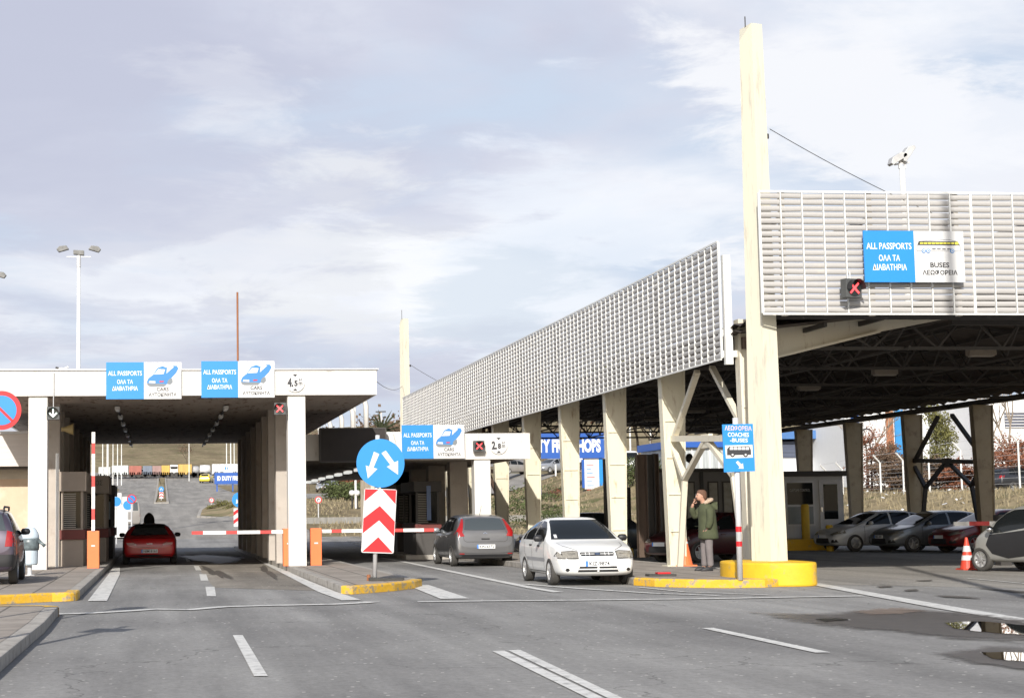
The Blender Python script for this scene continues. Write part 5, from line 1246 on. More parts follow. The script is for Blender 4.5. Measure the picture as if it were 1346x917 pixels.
# ---- grey hatchback from behind
def grey_extra(t, bvh, pm):
    part(MB().tube([(-1.25, 0, 1.44), (-1.55, 0, 1.72)], .006, 5), 'antenna', M['black'], t)
    part(MB().bx(-2.07, -2.03, -.12, .12, .755, .80), 'boot_handle', M['black'], t, bevel=.006)
hatch04 = dict(W=1.77, r=.315, wheels=(1.33, -1.28), spokes=7, tumble=.36,
    st=[(-2.10, .36, .50, .54, .82), (-2.07, .28, .66, .72, .92), (-2.02, .24, .90, .99, .965), (-1.88, .22, .99, 1.20, .98), (-1.66, .21, 1.0, 1.38, .99), (-1.3, .20, .98, 1.445, 1.0), (-.8, .20, .96, 1.475, 1.0), (-.2, .20, .94, 1.48, 1.0), (.15, .20, .93, 1.44, 1.0), (.6, .20, .915, 1.25, 1.0), (1.05, .20, .90, 1.03, 1.0), (1.22, .20, .88, .945, .99), (1.6, .20, .80, .87, .97), (1.95, .21, .68, .75, .91), (2.12, .26, .52, .60, .80), (2.17, .36, .46, .50, .7)],
    side=[(-1.50, -1.08, .14, .0), (-1.0, -.22, 0, 0), (-.14, .95, 0, -.12)], wl=.03, wu=.09, handles=[(-.55, .84), (.36, .83)],
    seams=[[(-.18, .30), (-.18, .92), (-.17, 1.36)], [(.98, .34), (1.0, .62), (.93, .92)], [(-1.05, .95), (-.95, .7), (-.74, .52), (-.70, .30)], [(-.68, .29), (.98, .29)]],
    rubstrip=(-.82, .9, .50), strip_mat=GREY, mirror=(.72, 1.02), mirror_mat=mat('mirror_pale', (.3, .32, .34), .3, metal=.3),
    decals=[('rear_window', 'b', [(-.60, 1.04), (-.30, 1.025), (.30, 1.025), (.60, 1.04), (.50, 1.33), (.3, 1.36), (-.3, 1.36), (-.50, 1.33)], 'glass_int', .007),
            ('windscreen', 'f', [(-.68, .97), (.68, .97), (.54, 1.36), (-.54, 1.36)], 'glass', .006),
            ('taillight', 'b2', [(.60, .86), (.78, .84), (.855, .90), (.80, 1.02), (.70, 1.18), (.615, 1.34), (.565, 1.34), (.625, 1.10), (.655, .97)], 'lamp_red', .009),
            ('boot_seam', 'b2', ribbon([(0, .70), (.55, .70), (.62, .74), (.64, .90), (.60, 1.0)], .010), 'seam', .004),
            ('bumper_seam', 'b2', ribbon([(0, .385), (.5, .385), (.8, .41)], .012), 'seam', .004),
            ('bumper_lower', 'b', [(-.72, .28), (.72, .28), (.76, .345), (-.76, .345)], 'black', .006),
            ('reflector', 'b2', [(.62, .355), (.76, .36), (.75, .385), (.62, .38)], 'lamp_red', .010),
            ('badge', 'b', [(-.06, .935), (0, .965), (.06, .935), (.06, .918), (0, .945), (-.06, .918)], 'chrome', .012),
            ('headlight', 'f2', [(.45, .60), (.50, .72), (.82, .76), (.80, .62)], 'headlamp', .008)],
    plates=[('b', .565)], extra=[grey_extra])
car('dark grey hatchback seen from behind in the middle lane', (9.17, 50.15, 0), HD(-.015, 1), GREY, hatch04, name='grey_hatchback', plate='KIN-6372')

# ---- red coupe from behind
coupe = dict(W=1.75, r=.31, wheels=(1.32, -1.18), spokes=7, tumble=.52,
    st=[(-2.12, .36, .50, .54, .78), (-2.09, .26, .68, .74, .90), (-2.0, .22, .82, .865, .95), (-1.7, .20, .87, .905, .98), (-1.45, .19, .875, .94, 1.0), (-1.1, .18, .875, 1.12, 1.0), (-.7, .18, .87, 1.26, 1.0), (-.3, .18, .86, 1.30, 1.0), (0, .18, .85, 1.28, 1.0), (.4, .18, .84, 1.10, 1.0), (.85, .18, .83, .89, 1.0), (1.3, .18, .76, .82, .99), (1.75, .19, .66, .73, .95), (2.02, .22, .54, .60, .87), (2.12, .32, .44, .48, .7)],
    side=[(-1.05, -.62, .1, 0), (-.56, .62, 0, -.1)], wl=.03, wu=.07, handles=[(-.4, .74)],
    seams=[[(-.6, .28), (-.58, .85)], [(.8, .3), (.84, .82)]], mirror=(.45, .93), mirror_mat=M['black'],
    decals=[('rear_window', 'b', [(-.62, .93), (.62, .93), (.46, 1.215), (-.46, 1.215)], 'glass_int', .007),
            ('roof_panel', 't', [(-.95, -.47), (-.3, -.50), (.05, -.48), (.05, .48), (-.3, .50), (-.95, .47)], 'black', .008),
            ('windscreen', 'f', [(-.66, .88), (.66, .88), (.5, 1.22), (-.5, 1.22)], 'glass', .006),
            ('taillight', 'b2', [(.42, .615), (.70, .635), (.74, .70), (.52, .70), (.42, .66)], mat('clear_lamp', (.55, .30, .28), .2, coat=.6), .009),
            ('boot_seam', 'b2', ribbon([(0, .56), (.38, .57), (.42, .64), (.60, .80), (.62, .86)], .010), 'seam', .004),
            ('spoiler_line', 'b', ribbon([(-.6, .825), (0, .84), (.6, .825)], .02), DKRED, .012),
            ('bumper_lower', 'b', [(-.66, .26), (.66, .26), (.7, .33), (-.7, .33)], 'black', .006),
            ('badge', 'b', [(-.09, .65), (.09, .65), (.09, .68), (-.09, .68)], 'chrome', .010),
            ('headlight', 'f2', [(.45, .52), (.50, .62), (.80, .64), (.78, .54)], 'headlamp', .008)],
    plates=[('b', .435)])
car('red two-door coupe seen from behind under the left hall', (-.30, 57.2, 0), HD(.0, 1), RED, coupe, name='red_coupe', plate='NIM 8161')

# ---- dark estate at the left edge
def suv_extra(t, bvh, pm):
    for s in (1, -1):
        part(MB().tube([(-1.9, s * .62, 1.50), (-1.8, s * .63, 1.58), (.2, s * .60, 1.585), (.35, s * .59, 1.52)], .022, 8), 'roof_rail', M['black'], t, smooth=True)
suv = dict(W=1.80, r=.345, wheels=(1.32, -1.33), spokes=5, tumble=.30,
    st=[(-2.16, .44, .58, .62, .84), (-2.13, .34, .80, .86, .92), (-2.08, .28, .98, 1.08, .96), (-1.96, .26, 1.02, 1.34, .98), (-1.78, .25, 1.02, 1.50, .99), (-1.3, .25, 1.0, 1.545, 1.0), (-.5, .25, .98, 1.56, 1.0), (.0, .25, .96, 1.53, 1.0), (.45, .25, .95, 1.33, 1.0), (.9, .25, .94, 1.08, 1.0), (1.1, .25, .92, .98, .99), (1.6, .25, .84, .90, .97), (1.95, .26, .72, .78, .92), (2.14, .32, .56, .62, .8), (2.18, .4, .5, .54, .7)],
    side=[(-1.86, -1.14, .10, 0), (-1.06, -.22, 0, 0), (-.14, .82, 0, -.12)], wl=.035, wu=.095, handles=[(-.5, .87), (.4, .86)], handle_mat=M['black'],
    seams=[[(-.18, .34), (-.18, .95), (-.17, 1.42)], [(.9, .4), (.93, .92)], [(-1.12, 1.0), (-.98, .74), (-.9, .4)]],
    mirror=(.62, 1.06), mirror_mat=M['black'],
    cladding=[[(-.92, .26), (.92, .26), (.92, .42), (-.92, .42)], [(-2.1, .34), (-1.72, .32), (-1.76, .60), (-2.12, .60)]],
    decals=[('rear_window', 'b', [(-.68, 1.10), (.68, 1.10), (.58, 1.42), (-.58, 1.42)], 'glass_int', .007),
            ('windscreen', 'f', [(-.68, 1.0), (.68, 1.0), (.56, 1.44), (-.56, 1.44)], 'glass', .006),
            ('taillight', 'b2', [(.66, .78), (.86, .78), (.86, 1.05), (.70, 1.10)], 'lamp_red', .009),
            ('taillight_side', 'lr', [(-2.10, .78), (-1.90, .80), (-1.96, 1.06), (-2.06, 1.06)], 'lamp_red', .009),
            ('bumper_black', 'b', [(-.86, .38), (.86, .38), (.88, .62), (-.88, .62)], 'black', .010),
            ('headlight', 'f2', [(.5, .66), (.82, .68), (.82, .8), (.5, .78)], 'headlamp', .008)],
    plates=[('b', .75)], extra=[suv_extra])
hd = R(91.5); wr_ = G(22, 767, .15)
# place so the right rear wheel stands at wr_
cx_ = wr_.x - (-1.33 * math.cos(hd) + .86 * math.sin(hd)); cy_ = wr_.y - (-1.33 * math.sin(hd) - .86 * math.cos(hd))
car('dark purple grey estate car cut by the left edge with black roof rails', (cx_, cy_, .15), hd, DKPURPLE, suv, name='estate_car')

# ---- small two-seat car at the right
smart = dict(W=1.52, r=.285, wheels=(.92, -.89), spokes=8, tumble=.30,
    st=[(-1.25, .42, .60, .64, .82), (-1.23, .32, .85, .92, .92), (-1.18, .26, 1.02, 1.22, .96), (-1.05, .24, 1.03, 1.44, .98), (-.8, .23, 1.02, 1.52, 1.0), (-.4, .22, .98, 1.545, 1.0), (0, .22, .92, 1.53, 1.0), (.25, .22, .88, 1.44, 1.0), (.6, .22, .85, 1.18, 1.0), (.88, .22, .83, .96, .99), (1.05, .23, .76, .84, .96), (1.18, .26, .62, .70, .88), (1.25, .34, .48, .54, .74)],
    side=[(-1.02, -.82, .04, 0), (-.66, .62, .0, -.14)], wl=.03, wu=.10, handles=[(-.5, .86)], handle_mat=M['black'],
    mirror=(.50, .98), mirror_mat=M['chrome'], seams=[],
    cladding=[[(-.60, .40), (.10, .32), (.55, .42), (.72, .62), (.62, .86), (-.1, .93), (-.62, .99)], [(-1.22, .55), (-1.14, .30), (-.70, .52), (-.62, .70), (-.9, .72), (-1.2, .66)]],
    decals=[('rear_window', 'b', [(-.56, 1.0), (.56, 1.0), (.50, 1.42), (-.50, 1.42)], 'glass', .007),
            ('windscreen', 'f', [(-.58, .93), (.58, .93), (.48, 1.44), (-.48, 1.44)], 'glass', .006),
            ('taillight', 'b2', [(.60, .74), (.68, .74), (.70, .82), (.62, .82)], 'lamp_red', .010), ('taillight', 'b2', [(.58, .86), (.67, .86), (.68, .94), (.60, .94)], 'lamp_red', .010),
            ('filler_cap', 'lr', [(-.78, .64), (-.74, .60), (-.70, .64), (-.70, .74), (-.74, .78), (-.78, .74)], 'black', .012),
            ('lower_bumper', 'b', [(-.66, .34), (.66, .34), (.68, .58), (-.68, .58)], 'black', .010),
            ('headlight', 'f2', [(.40, .62), (.62, .64), (.62, .76), (.44, .74)], 'headlamp', .008)])
SM = paint('car_silver_small', (.36, .36, .34), metal=.3)
p1, p2 = G(1291, 750.5), G(1336, 753.5)
hd = math.atan2(1.72, -.62)
wc = Vector((p1.x, p1.y)); # front left wheel contact
cx_ = wc.x - (.92 * math.cos(hd) - .70 * math.sin(hd)); cy_ = wc.y - (.92 * math.sin(hd) + .70 * math.cos(hd))
car('silver and black tiny two-seat car beside the striped cone', (cx_, cy_, 0), hd, SM, smart, name='two_seat_car')

# ---- row of parked cars in the canopy shade, noses towards the camera left
def sedan_spec(W=1.78, L=4.3, H=1.46, nose=.78, grille=None):
    k = H / 1.46; l = L / 4.3
    st = [(-2.12, .38, .54, .58, .80), (-2.08, .28, .72, .80, .92), (-2.0, .24, .90, 1.02, .96), (-1.8, .22, .95, 1.22, .98), (-1.4, .21, .96, 1.38, 1.0), (-.8, .20, .95, 1.455, 1.0), (-.2, .20, .93, 1.46, 1.0), (.15, .20, .92, 1.42, 1.0), (.6, .20, .91, 1.22, 1.0), (1.0, .20, .90, 1.03, 1.0), (1.2, .20, .87, .94, .99), (1.6, .20, .78, .86, .97), (1.92, .20, .66, .74, .91), (2.10, .25, .52, .60, .80), (2.15, .34, .46, .50, .68)]
    st = [(a * l, b, c * k, d * k, e) for a, b, c, d, e in st]
    return dict(W=W, r=.315, wheels=(1.32 * l, -1.26 * l), spokes=5, tumble=.38, st=st, side=[(-1.5 * l, -1.05 * l, .14, 0), (-.97 * l, -.2 * l, 0, 0), (-.12 * l, .9 * l, 0, -.12)], wl=.03, wu=.09,
        handles=[(-.5, .83 * k), (.4, .81 * k)], seams=[[(-.16, .3), (-.16, .92 * k)], [(.95 * l, .34), (.95 * l, .9 * k)]], mirror=(.72, 1.0 * k),
        decals=[('windscreen', 'f', [(-.68, .96 * k), (.68, .96 * k), (.54, 1.34 * k), (-.54, 1.34 * k)], 'glass', .006),
                ('rear_window', 'b', [(-.6, 1.05 * k), (.6, 1.05 * k), (.5, 1.33 * k), (-.5, 1.33 * k)], 'glass', .006),
                ('headlight', 'f2', [(.40, .60), (.50, .66), (.80, .76), (.83, .66), (.6, .57)], 'headlamp', .008),
                ('lower_grille', 'f', [(-.45, .30), (.45, .30), (.40, .48), (-.40, .48)], 'black', .006), ('fog_surround', 'f2', [(.55, .32), (.76, .34), (.74, .44), (.6, .42)], 'black', .006),
                ('taillight', 'b2', [(.62, .8), (.84, .82), (.82, .96), (.64, .96)], 'lamp_red', .008)], plates=[('f', .54)])
base = sedan_spec()
SHADEDW = paint('car_white_shaded', (.58, .58, .58)); SHADEDS = paint('car_silver_shaded', (.20, .205, .21), metal=.4)  # white and silver paint darkened to deepen the canopy shade
row = [(SHADEDW, 'white hatchback at the head of the parked row by the kiosk', 1.47), (SHADEDS, 'silver hatchback second in the parked row, nose past the white one', 1.44), (DKRED, 'dark red car third in the shaded parked row', 1.46), (RED, 'bright red car fourth in the shaded parked row behind the boom', 1.45), (BLACKP, 'black car fifth in the parked row behind the small car', 1.43)]
g = G(1125, 724.5); hd = R(180 + 9)
for i, (pm, lb, H) in enumerate(row):
    wx, wy = g.x + 1.20 * i, g.y - 2.1 * i
    # left front wheel contact at (wx, wy): the side facing the camera is the car's left
    c, s = math.cos(hd), math.sin(hd); x0 = wx - (1.32 * c - .84 * s); y0 = wy - (1.32 * s + .84 * c)
    car(lb, (x0, y0, 0), hd, pm, sedan_spec(H=H), group='cars parked in the canopy shade', plate='NKA 4471' if i == 1 else None)
# dark car behind the man
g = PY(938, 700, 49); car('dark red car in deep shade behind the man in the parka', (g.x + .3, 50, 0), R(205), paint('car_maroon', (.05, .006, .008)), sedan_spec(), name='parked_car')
g = PY(760, 690, 57); car('black car in the shade behind the white hatchback', (g.x, 57, 0), R(200), BLACKP, sedan_spec(H=1.5), name='parked_car')
# ------------------------------------------------------------------ background
def on_ground(px, py, y0=60, y1=700):
    """first point of the terrain met by the viewing ray through a pixel"""
    d = ray(px, py); t = y0 / d.y
    while t * d.y < y1:
        p = EYE + d * t
        if p.z <= hz(p.x, p.y): return Vector((p.x, p.y, hz(p.x, p.y)))
        t += .3 / d.y
    return EYE + d * (y1 / d.y)
FOL = dict(green=mat('leaf_green', (.075, .095, .03), .8, var=.5, scale=1.2), dark=mat('leaf_dark', (.045, .055, .025), .85, var=.4, scale=1.2), rust=mat('leaf_rust', (.22, .085, .045), .85, var=.45, scale=1.0), brown=mat('leaf_brown', (.15, .10, .065), .9, var=.4, scale=1.0), olive=mat('leaf_olive', (.15, .145, .045), .85, var=.4, scale=1.0), straw=mat('leaf_straw', (.27, .225, .14), .9, var=.4, scale=1.5))
BARK = mat('bark', (.13, .10, .075), .9, var=.3); BARKP = mat('bark_pale', (.30, .25, .20), .9, var=.3)
def leaves(mb, blobs, n, size, rnd):
    """small leaf faces through the volume of a few uneven blobs, denser near their skin"""
    tot = sum(b[3] * b[4] * b[5] for b in blobs)
    for (x, y, z, rx, ry, rz) in blobs:
        for _ in range(int(n * rx * ry * rz / tot)):
            v = Vector((rnd.gauss(0, 1), rnd.gauss(0, 1), rnd.gauss(0, 1))).normalized() * (rnd.random() ** .45)
            if math.sin(v.x * 7 + x) * math.sin(v.y * 6 + y) * math.sin(v.z * 7 + z) > .32: continue
            p = Vector((x + v.x * rx, y + v.y * ry, z + v.z * rz)); a = Vector((rnd.gauss(0, 1), rnd.gauss(0, 1), rnd.gauss(0, 1))).normalized(); b_ = a.orthogonal().normalized(); s = size * rnd.uniform(.6, 1.4)
            c = a.cross(b_); mb.add([p - b_ * s, p + c * s * .6, p + b_ * s, p - c * s * .6], [(0, 1, 2, 3)])
def branches(mb, p, d, ln, r, depth, rnd, ends):
    q = p + d * ln; mb.tube([p, p.lerp(q, .5) + Vector((rnd.uniform(-1, 1), rnd.uniform(-1, 1), 0)) * ln * .06, q], [r, r * .8, r * .62], 5 if depth > 2 else 3, caps=False)
    if depth == 0: ends.append(q); return
    for _ in range(3 if depth > 1 else 2 + (rnd.random() > .5)):
        nd = (d + Vector((rnd.uniform(-1, 1), rnd.uniform(-1, 1), rnd.uniform(-.3, .7))) * .75).normalized(); branches(mb, q, nd, ln * rnd.uniform(.6, .85), r * .58, depth - 1, rnd, ends)
def bare_tree(name, loc, h, label, seed, leaf=None, nleaf=0, depth=5, bark=None, group=None, rw=1.0):
    rnd = random.Random(seed); t = thing(name, label, 'tree', loc, 0, group); tr = MB(); ends = []
    branches(tr, Vector((0, 0, -.1)), Vector((rnd.uniform(-.1, .1), 0, 1)), h * .3, h * .018 + .02, depth, rnd, ends)
    part(tr, 'trunk', bark or BARK, t)
    if leaf:
        mb = MB()
        for e in ends:
            for _ in range(max(1, int(nleaf / max(1, len(ends))))):
                p = e + Vector((rnd.gauss(0, 1), rnd.gauss(0, 1), rnd.gauss(0, 1))) * h * .06 * rw; a = Vector((rnd.gauss(0, 1), rnd.gauss(0, 1), rnd.gauss(0, 1))).normalized(); b_ = a.orthogonal(); c = a.cross(b_); s = h * .014 * rnd.uniform(.6, 1.5)
                mb.add([p - b_ * s, p + c * s, p + b_ * s, p - c * s], [(0, 1, 2, 3)])
        part(mb, 'crown', FOL[leaf], t)
    return t
def leafy(name, loc, h, w, label, leaf, seed, n=2500, cat='tree', trunk=.3, size=.06, group=None):
    rnd = random.Random(seed); t = thing(name, label, cat, loc, 0, group); bl = []
    for k in range(9):
        z = h * (trunk + (1 - trunk) * (k + .5) / 9); q = math.sin(math.pi * min(1, (k + 1.2) / 9.5)) ** .7
        for j in range(3): a = rnd.uniform(0, 6.28); bl.append((math.cos(a) * w * .28 * q, math.sin(a) * w * .28 * q, z + rnd.uniform(-.05, .05) * h, w * .30 * q + .05, w * .30 * q + .05, h * .09))
    mb = MB(); leaves(mb, bl, n, size, rnd); part(mb, 'crown', FOL[leaf], t)
    st_ = MB(); st_.tube([(0, 0, -.1), (0.03, 0, h * .5), (0, 0, h * .85)], [.03 * h * .5 + .02, .02 * h * .5 + .015, .01], 6)
    for k in range(6): a = rnd.uniform(0, 6.28); z = h * rnd.uniform(.3, .7); st_.tube([(0, 0, z), (math.cos(a) * w * .4, math.sin(a) * w * .4, z + h * .12)], [.03, .01], 4)
    part(st_, 'trunk', BARK, t); return t
def hedge(name, a, b, w, h, label, leaf, seed, n=3000, size=.07):
    rnd = random.Random(seed); a = Vector(a); b = Vector(b); t = thing(name, label, 'hedge', a); bl = []; L_ = (b - a).length; k = max(2, int(L_ / (h * .7)))
    for i in range(k + 1):
        p = (b - a) * (i / k); bl.append((p.x, p.y + rnd.uniform(-.1, .1), p.z + h * .5, h * .55, w * .5, h * (.5 + rnd.uniform(-.04, .06))))
    mb = MB(); leaves(mb, bl, n, size, rnd); part(mb, 'foliage', FOL[leaf], t)
    st_ = MB()
    for i in range(k + 1): p = (b - a) * (i / k); st_.tube([(p.x, p.y, p.z - .1), (p.x, p.y, p.z + h * .7)], .04, 4)
    part(st_, 'stems', BARK, t)
# --- road furniture on the hill road
def kerbed(pts, label, top=GRASS, h=.15, yellow=False):
    def sub(P, k=6): return [tuple(Vector(P[i]).lerp(Vector(P[(i + 1) % len(P)]), j / k)) for i in range(len(P)) for j in range(k)]
    P = sub([tuple(p) for p in pts]); n = len(P); mb = MB(); inn = inset(P, .25); vs = []
    for q in P: vs.append((q[0], q[1], hz(*q) - .2))
    for q in P: vs.append((q[0], q[1], hz(*q) + h))
    for q in inn: vs.append((q[0], q[1], hz(*q) + h))
    mb.add(vs, [(i, (i + 1) % n, n + (i + 1) % n, n + i) for i in range(n)] + [(n + i, n + (i + 1) % n, 2 * n + (i + 1) % n, 2 * n + i) for i in range(n)])
    tag(mb.build('kerb', M['yellow'] if yellow else M['kerb']), 'kerb round ' + label, kind='structure')
    ys_ = sorted({round(q[1], 3) for q in inn})
    c = sum((Vector(q) for q in inn), Vector((0, 0))) / n
    m2 = MB(); R_ = 4; vs = []
    for r_ in range(R_ + 1):
        for q in inn: p = Vector(q).lerp(c, r_ / R_); vs.append((p.x, p.y, hz(p.x, p.y) + h + .02 + .15 * math.sin(min(1, r_ / 2) * 1.57)))
    m2.add(vs, [(r_ * n + i, r_ * n + (i + 1) % n, (r_ + 1) * n + (i + 1) % n, (r_ + 1) * n + i) for r_ in range(R_) for i in range(n)])
    tag(m2.build('verge', top, smooth=True), 'dry grass on ' + label, kind='structure')
og = on_ground
tl, tr_ = og(202.5, 662), og(222, 661.5); bl_, br_ = og(207, 629), og(218.5, 629)
kerbed([tl.xy, tr_.xy, br_.xy, bl_.xy], 'the narrow median of the hill road')
A = [og(259, 680), og(262, 672), og(269, 667.5), og(283, 664), og(330, 662), og(345, 670), og(345, 681), og(300, 682)]
kerbed([p.xy for p in A], 'the grassy splitter island beyond the hall')
B_ = [og(286, 704, 50), og(289, 711, 50), og(330, 711, 50), og(330, 704, 50)]
tag(MB().prism([p.xy for p in B_][::-1], 0, .15).build('kerb', M['yellow'], bevel=.02), 'yellow kerb nose just beyond the right end of the hall', kind='structure')
for i, (px, py, h, w) in enumerate([(288, 671, 1.0, 1.9), (297, 668, .8, 2.0), (305, 672, .7, 1.3), (279, 673, .6, 1.0)]):
    leafy('low_bush', og(px, py), h, w, ['olive bush in the middle of the splitter island', 'second bush behind on the splitter island', 'bush at the hall end of the splitter island', 'smallest bush at the tip of the splitter island'][i], 'olive', 60 + i, 700, 'bush', .05, .05)
def small_sign(px, py, r, Y, label, face='blue_red', pole_to=None, board=False):
    p = PY(px, py, Y); rr = abs(PY(px + r, py, Y).x - p.x); base = hz(p.x, Y); t = thing('road_sign', label, 'sign', (p.x, Y, base)); z = p.z - base
    part(MB().tube([(0, .05, 0), (0, .05, z + rr * .8)], .04, 8), 'pole', M['grey_metal'], t)
    if face == 'blue_red':
        part(MB().disc_y(0, z, rr, 0, .02, 28), 'rim', M['sign_red'], t); part(MB().disc_y(0, z, rr * .78, -.01, 0, 28), 'blue_field', M['sign_blue'], t); part(MB().beam((-rr * .6, -.015, z + rr * .6), (rr * .6, -.015, z - rr * .6), rr * .18, .01, up=(0, 1, 0)), 'red_bar', M['sign_red'], t)
    elif face == 'red_white':
        part(MB().disc_y(0, z, rr, 0, .02, 28), 'rim', M['sign_red'], t); part(MB().disc_y(0, z, rr * .72, -.01, 0, 28), 'white_field', M['sign_white'], t)
        part(MB().beam((-rr * .3, -.015, z - rr * .4), (-rr * .1, -.015, z + rr * .4), rr * .2, .01, up=(0, 1, 0)).beam((-rr * .1, -.015, z + rr * .4), (rr * .35, -.015, z + rr * .1), rr * .2, .01, up=(0, 1, 0)), 'symbol', M['ink'], t)
    elif face == 'arrow':
        part(MB().disc_y(0, z, rr, 0, .02, 36), 'disc', M['sign_blue'], t)
        part(MB().beam((rr * .35, -.01, z + rr * .45), (-rr * .2, -.01, z - rr * .2), rr * .24, .02, up=(0, 1, 0)).prism_y([(-rr * .5, z - rr * .5), (-rr * .42, z + rr * .12), (rr * .05, z - rr * .38)], -.02, 0), 'arrow', M['sign_white'], t)
    elif face == 'median':
        part(MB().disc_y(0, z, rr, 0, .02, 28), 'disc', M['sign_blue'], t)
        part(MB().beam((0, -.01, z + rr * .5), (-rr * .45, -.01, z - rr * .5), rr * .22, .02, up=(0, 1, 0)).beam((0, -.01, z + rr * .5), (rr * .45, -.01, z - rr * .5), rr * .22, .02, up=(0, 1, 0)), 'arrow', M['sign_white'], t)
    if face in ('median', 'arrow'):
        zb_, zc = z - rr * 1.1 - rr * 2.4, z - rr * 1.1
        part(MB().bx(-rr * .8, rr * .8, 0, .02, zb_, zc), 'chevron_board', M['sign_white'], t)
        H_ = zc - zb_
        for k in range(2):
            zz_ = zb_ + H_ * (.15 + .45 * k); part(MB().prism_y([(-rr * .8, zz_ - .0 * H_), (0, zz_ + .25 * H_), (rr * .8, zz_), (rr * .8, zz_ + .2 * H_), (0, zz_ + .42 * H_), (-rr * .8, zz_ + .2 * H_)], -.012, 0), 'red_chevron', M['sign_red'], t)
    return t
small_sign(212, 642.5, 3.5, 172, 'small blue two-arrow disc over a chevron at the median tip', 'median')
small_sign(173, 655.5, 6.3, 84, 'round blue no parking sign with red rim left of the hill road')
small_sign(278, 657, 3.4, 150, 'small round white sign with red rim on the splitter island', 'red_white')
small_sign(315, 656.5, 10, 96, 'blue keep-left disc half hidden by the right hall wall', 'arrow')
small_sign(418.5, 656.5, 4.6, 118, 'round red-rimmed sign on a thin white pole before the grass slope', 'red_white')
t = thing('information_boards', 'pair of white boards with blue discs behind the black kiosk', 'sign', (PY(160, 650, 92).x, 92, hz(-4, 92)))
for dx_, dz, nm in ((-.28, 2.75, 0), (.32, 2.55, 1)):
    b1 = part(MB().bx(dx_ - .29, dx_ + .27, .02 * nm, .02 * nm + .03, dz - .75, dz + .05), 'board', M['sign_white'], t); part(MB().disc_y(dx_, dz - .40, .25, .02 * nm - .01, .02 * nm, 28), 'blue_disc', M['sign_blue'], b1)
    part(MB().tube([(dx_, .06, 0), (dx_, .06, dz)], .03, 8), 'pole', M['grey_metal'], t)
# flag / lamp poles by the trucks
for i, (px, w, ytop, lab) in enumerate([(135, 1.6, 500, 'thin white pole at the far left of the truck yard'), (141.5, 3.6, 480, 'thickest white pole left of the truck yard'), (148.5, 1.4, 520, 'third thin white pole left of the white container'), (154.5, 1.5, 515, 'fourth thin white pole over the white container'), (159.7, 1.4, 520, 'fifth thin white pole over the white container'), (248.6, 1.3, 560, 'single white lamp pole above the yellow container'), (298, 1.5, 555, 'first white pole over the blue sign'), (303.5, 1.8, 555, 'blueish white pole, second over the blue sign'), (308, 1.4, 555, 'third white pole over the blue sign')]):
    Y = 150 if i == 1 else (262 if i < 5 else 287)
    p = PY(px, 629, Y); top_ = PY(px, max(ytop, 560), Y).z; r = w / 2 * Y / FPX; b_ = hz(p.x, Y)
    tag(MB().tube([(0, 0, 0), (0, 0, top_ - b_)], [r, r * .7], 8).build('white_pole', M['white_metal'], loc=(p.x, Y, b_)), lab, 'pole', 'white poles by the truck yard')
def container_truck(x0, x1, yt, yb, colr, label, kind='box', Y=None, emblem=False):
    g = og((x0 + x1) / 2, yb, 100, 300) if Y is None else PY((x0 + x1) / 2, yb, Y); Y = g.y; a, b_ = PY(x0, yb, Y), PY(x1, yt, Y); w = b_.x - a.x; h = b_.z - a.z
    t = thing('parked_truck', label, 'truck', ((a.x + b_.x) / 2, Y, a.z - .05), 0, 'trucks parked at the top of the road'); colr = tuple(c * .85 + .05 for c in colr) if max(colr) - min(colr) > .08 else colr; m_ = mat('box_' + label[:9].replace(' ', '_') + str(int(x0)), tuple(c * .8 for c in colr), .6, var=.2, scale=1, stretch=(4, 4, .3))
    rb = MB()
    if kind == 'box':
        rb.bx(-w / 2, w / 2, 0, 2.5, h * .22, h)
        n = max(4, int(w / .3))
        for k in range(n): x = -w / 2 + w * (k + .5) / n; rb.bx(x - .05, x + .05, -.04, 0, h * .25, h * .97)
        part(rb, 'container', m_, t)
    elif kind == 'tank':
        rb.lathe([(h * .1, -w / 2), (h * .33, -w / 2 + .1), (h * .36, 0), (h * .33, w / 2 - .1), (h * .1, w / 2)], 20, 'x', (0, 1.2, h * .62)); part(rb, 'tank', m_, t, smooth=True)
    elif kind == 'cab':
        rb.prism_x([(0, h * .15), (2.2, h * .15), (2.2, h), (.5, h), (.05, h * .6)], -w / 2, w / 2); part(rb, 'cab', m_, t, bevel=.08); part(MB().bx(-w * .42, w * .42, .12, .3, h * .6, h * .85), 'windscreen', M['glass'], t)
    part(MB().bx(-w / 2 + .1, w / 2 - .1, .2, 2.3, h * .14, h * .215), 'chassis', M['dark_steel'], t)
    for x in ([-w * .36, -w * .16, w * .3] if kind != 'cab' else [-w * .3, w * .3]):
        part(MB().lathe([(.3, -.1), (.48, -.1), (.48, .12), (.3, .12)], 16, 'y', (x, .1, .48)), 'wheel', M['rubber'], t)
    if emblem: lettering('DUTY FREE SHOPS', w * .01 + .4, .1, M['sign_blue'], t, 0, h * .8) if False else part(MB().disc_y(0, h * .66, h * .13, -.06, -.05, 24), 'emblem', M['sign_blue'], t)
    return t
container_truck(129.5, 145, 613, 629, (.6, .62, .62), 'pale truck body partly behind the thick white pole')
container_truck(147, 168.5, 611, 627, (.72, .75, .75), 'white container truck beside the red container')
container_truck(169.5, 186, 611.5, 627, (.42, .10, .06), 'rusty red container truck')
container_truck(188, 200, 611.5, 626.5, (.16, .20, .28), 'blue grey container truck')
container_truck(200.5, 212, 611.5, 626.5, (.38, .22, .20), 'dusty pink brown container truck')
container_truck(212.5, 223, 611, 627, (.75, .45, .06), 'orange yellow container truck behind the median')
container_truck(223.5, 234, 610, 627, (.74, .74, .72), 'white tractor cab between the two yellow containers', 'cab')
container_truck(234.5, 252, 609.5, 627, (.72, .44, .08), 'yellow container truck with its trailer wheels showing')
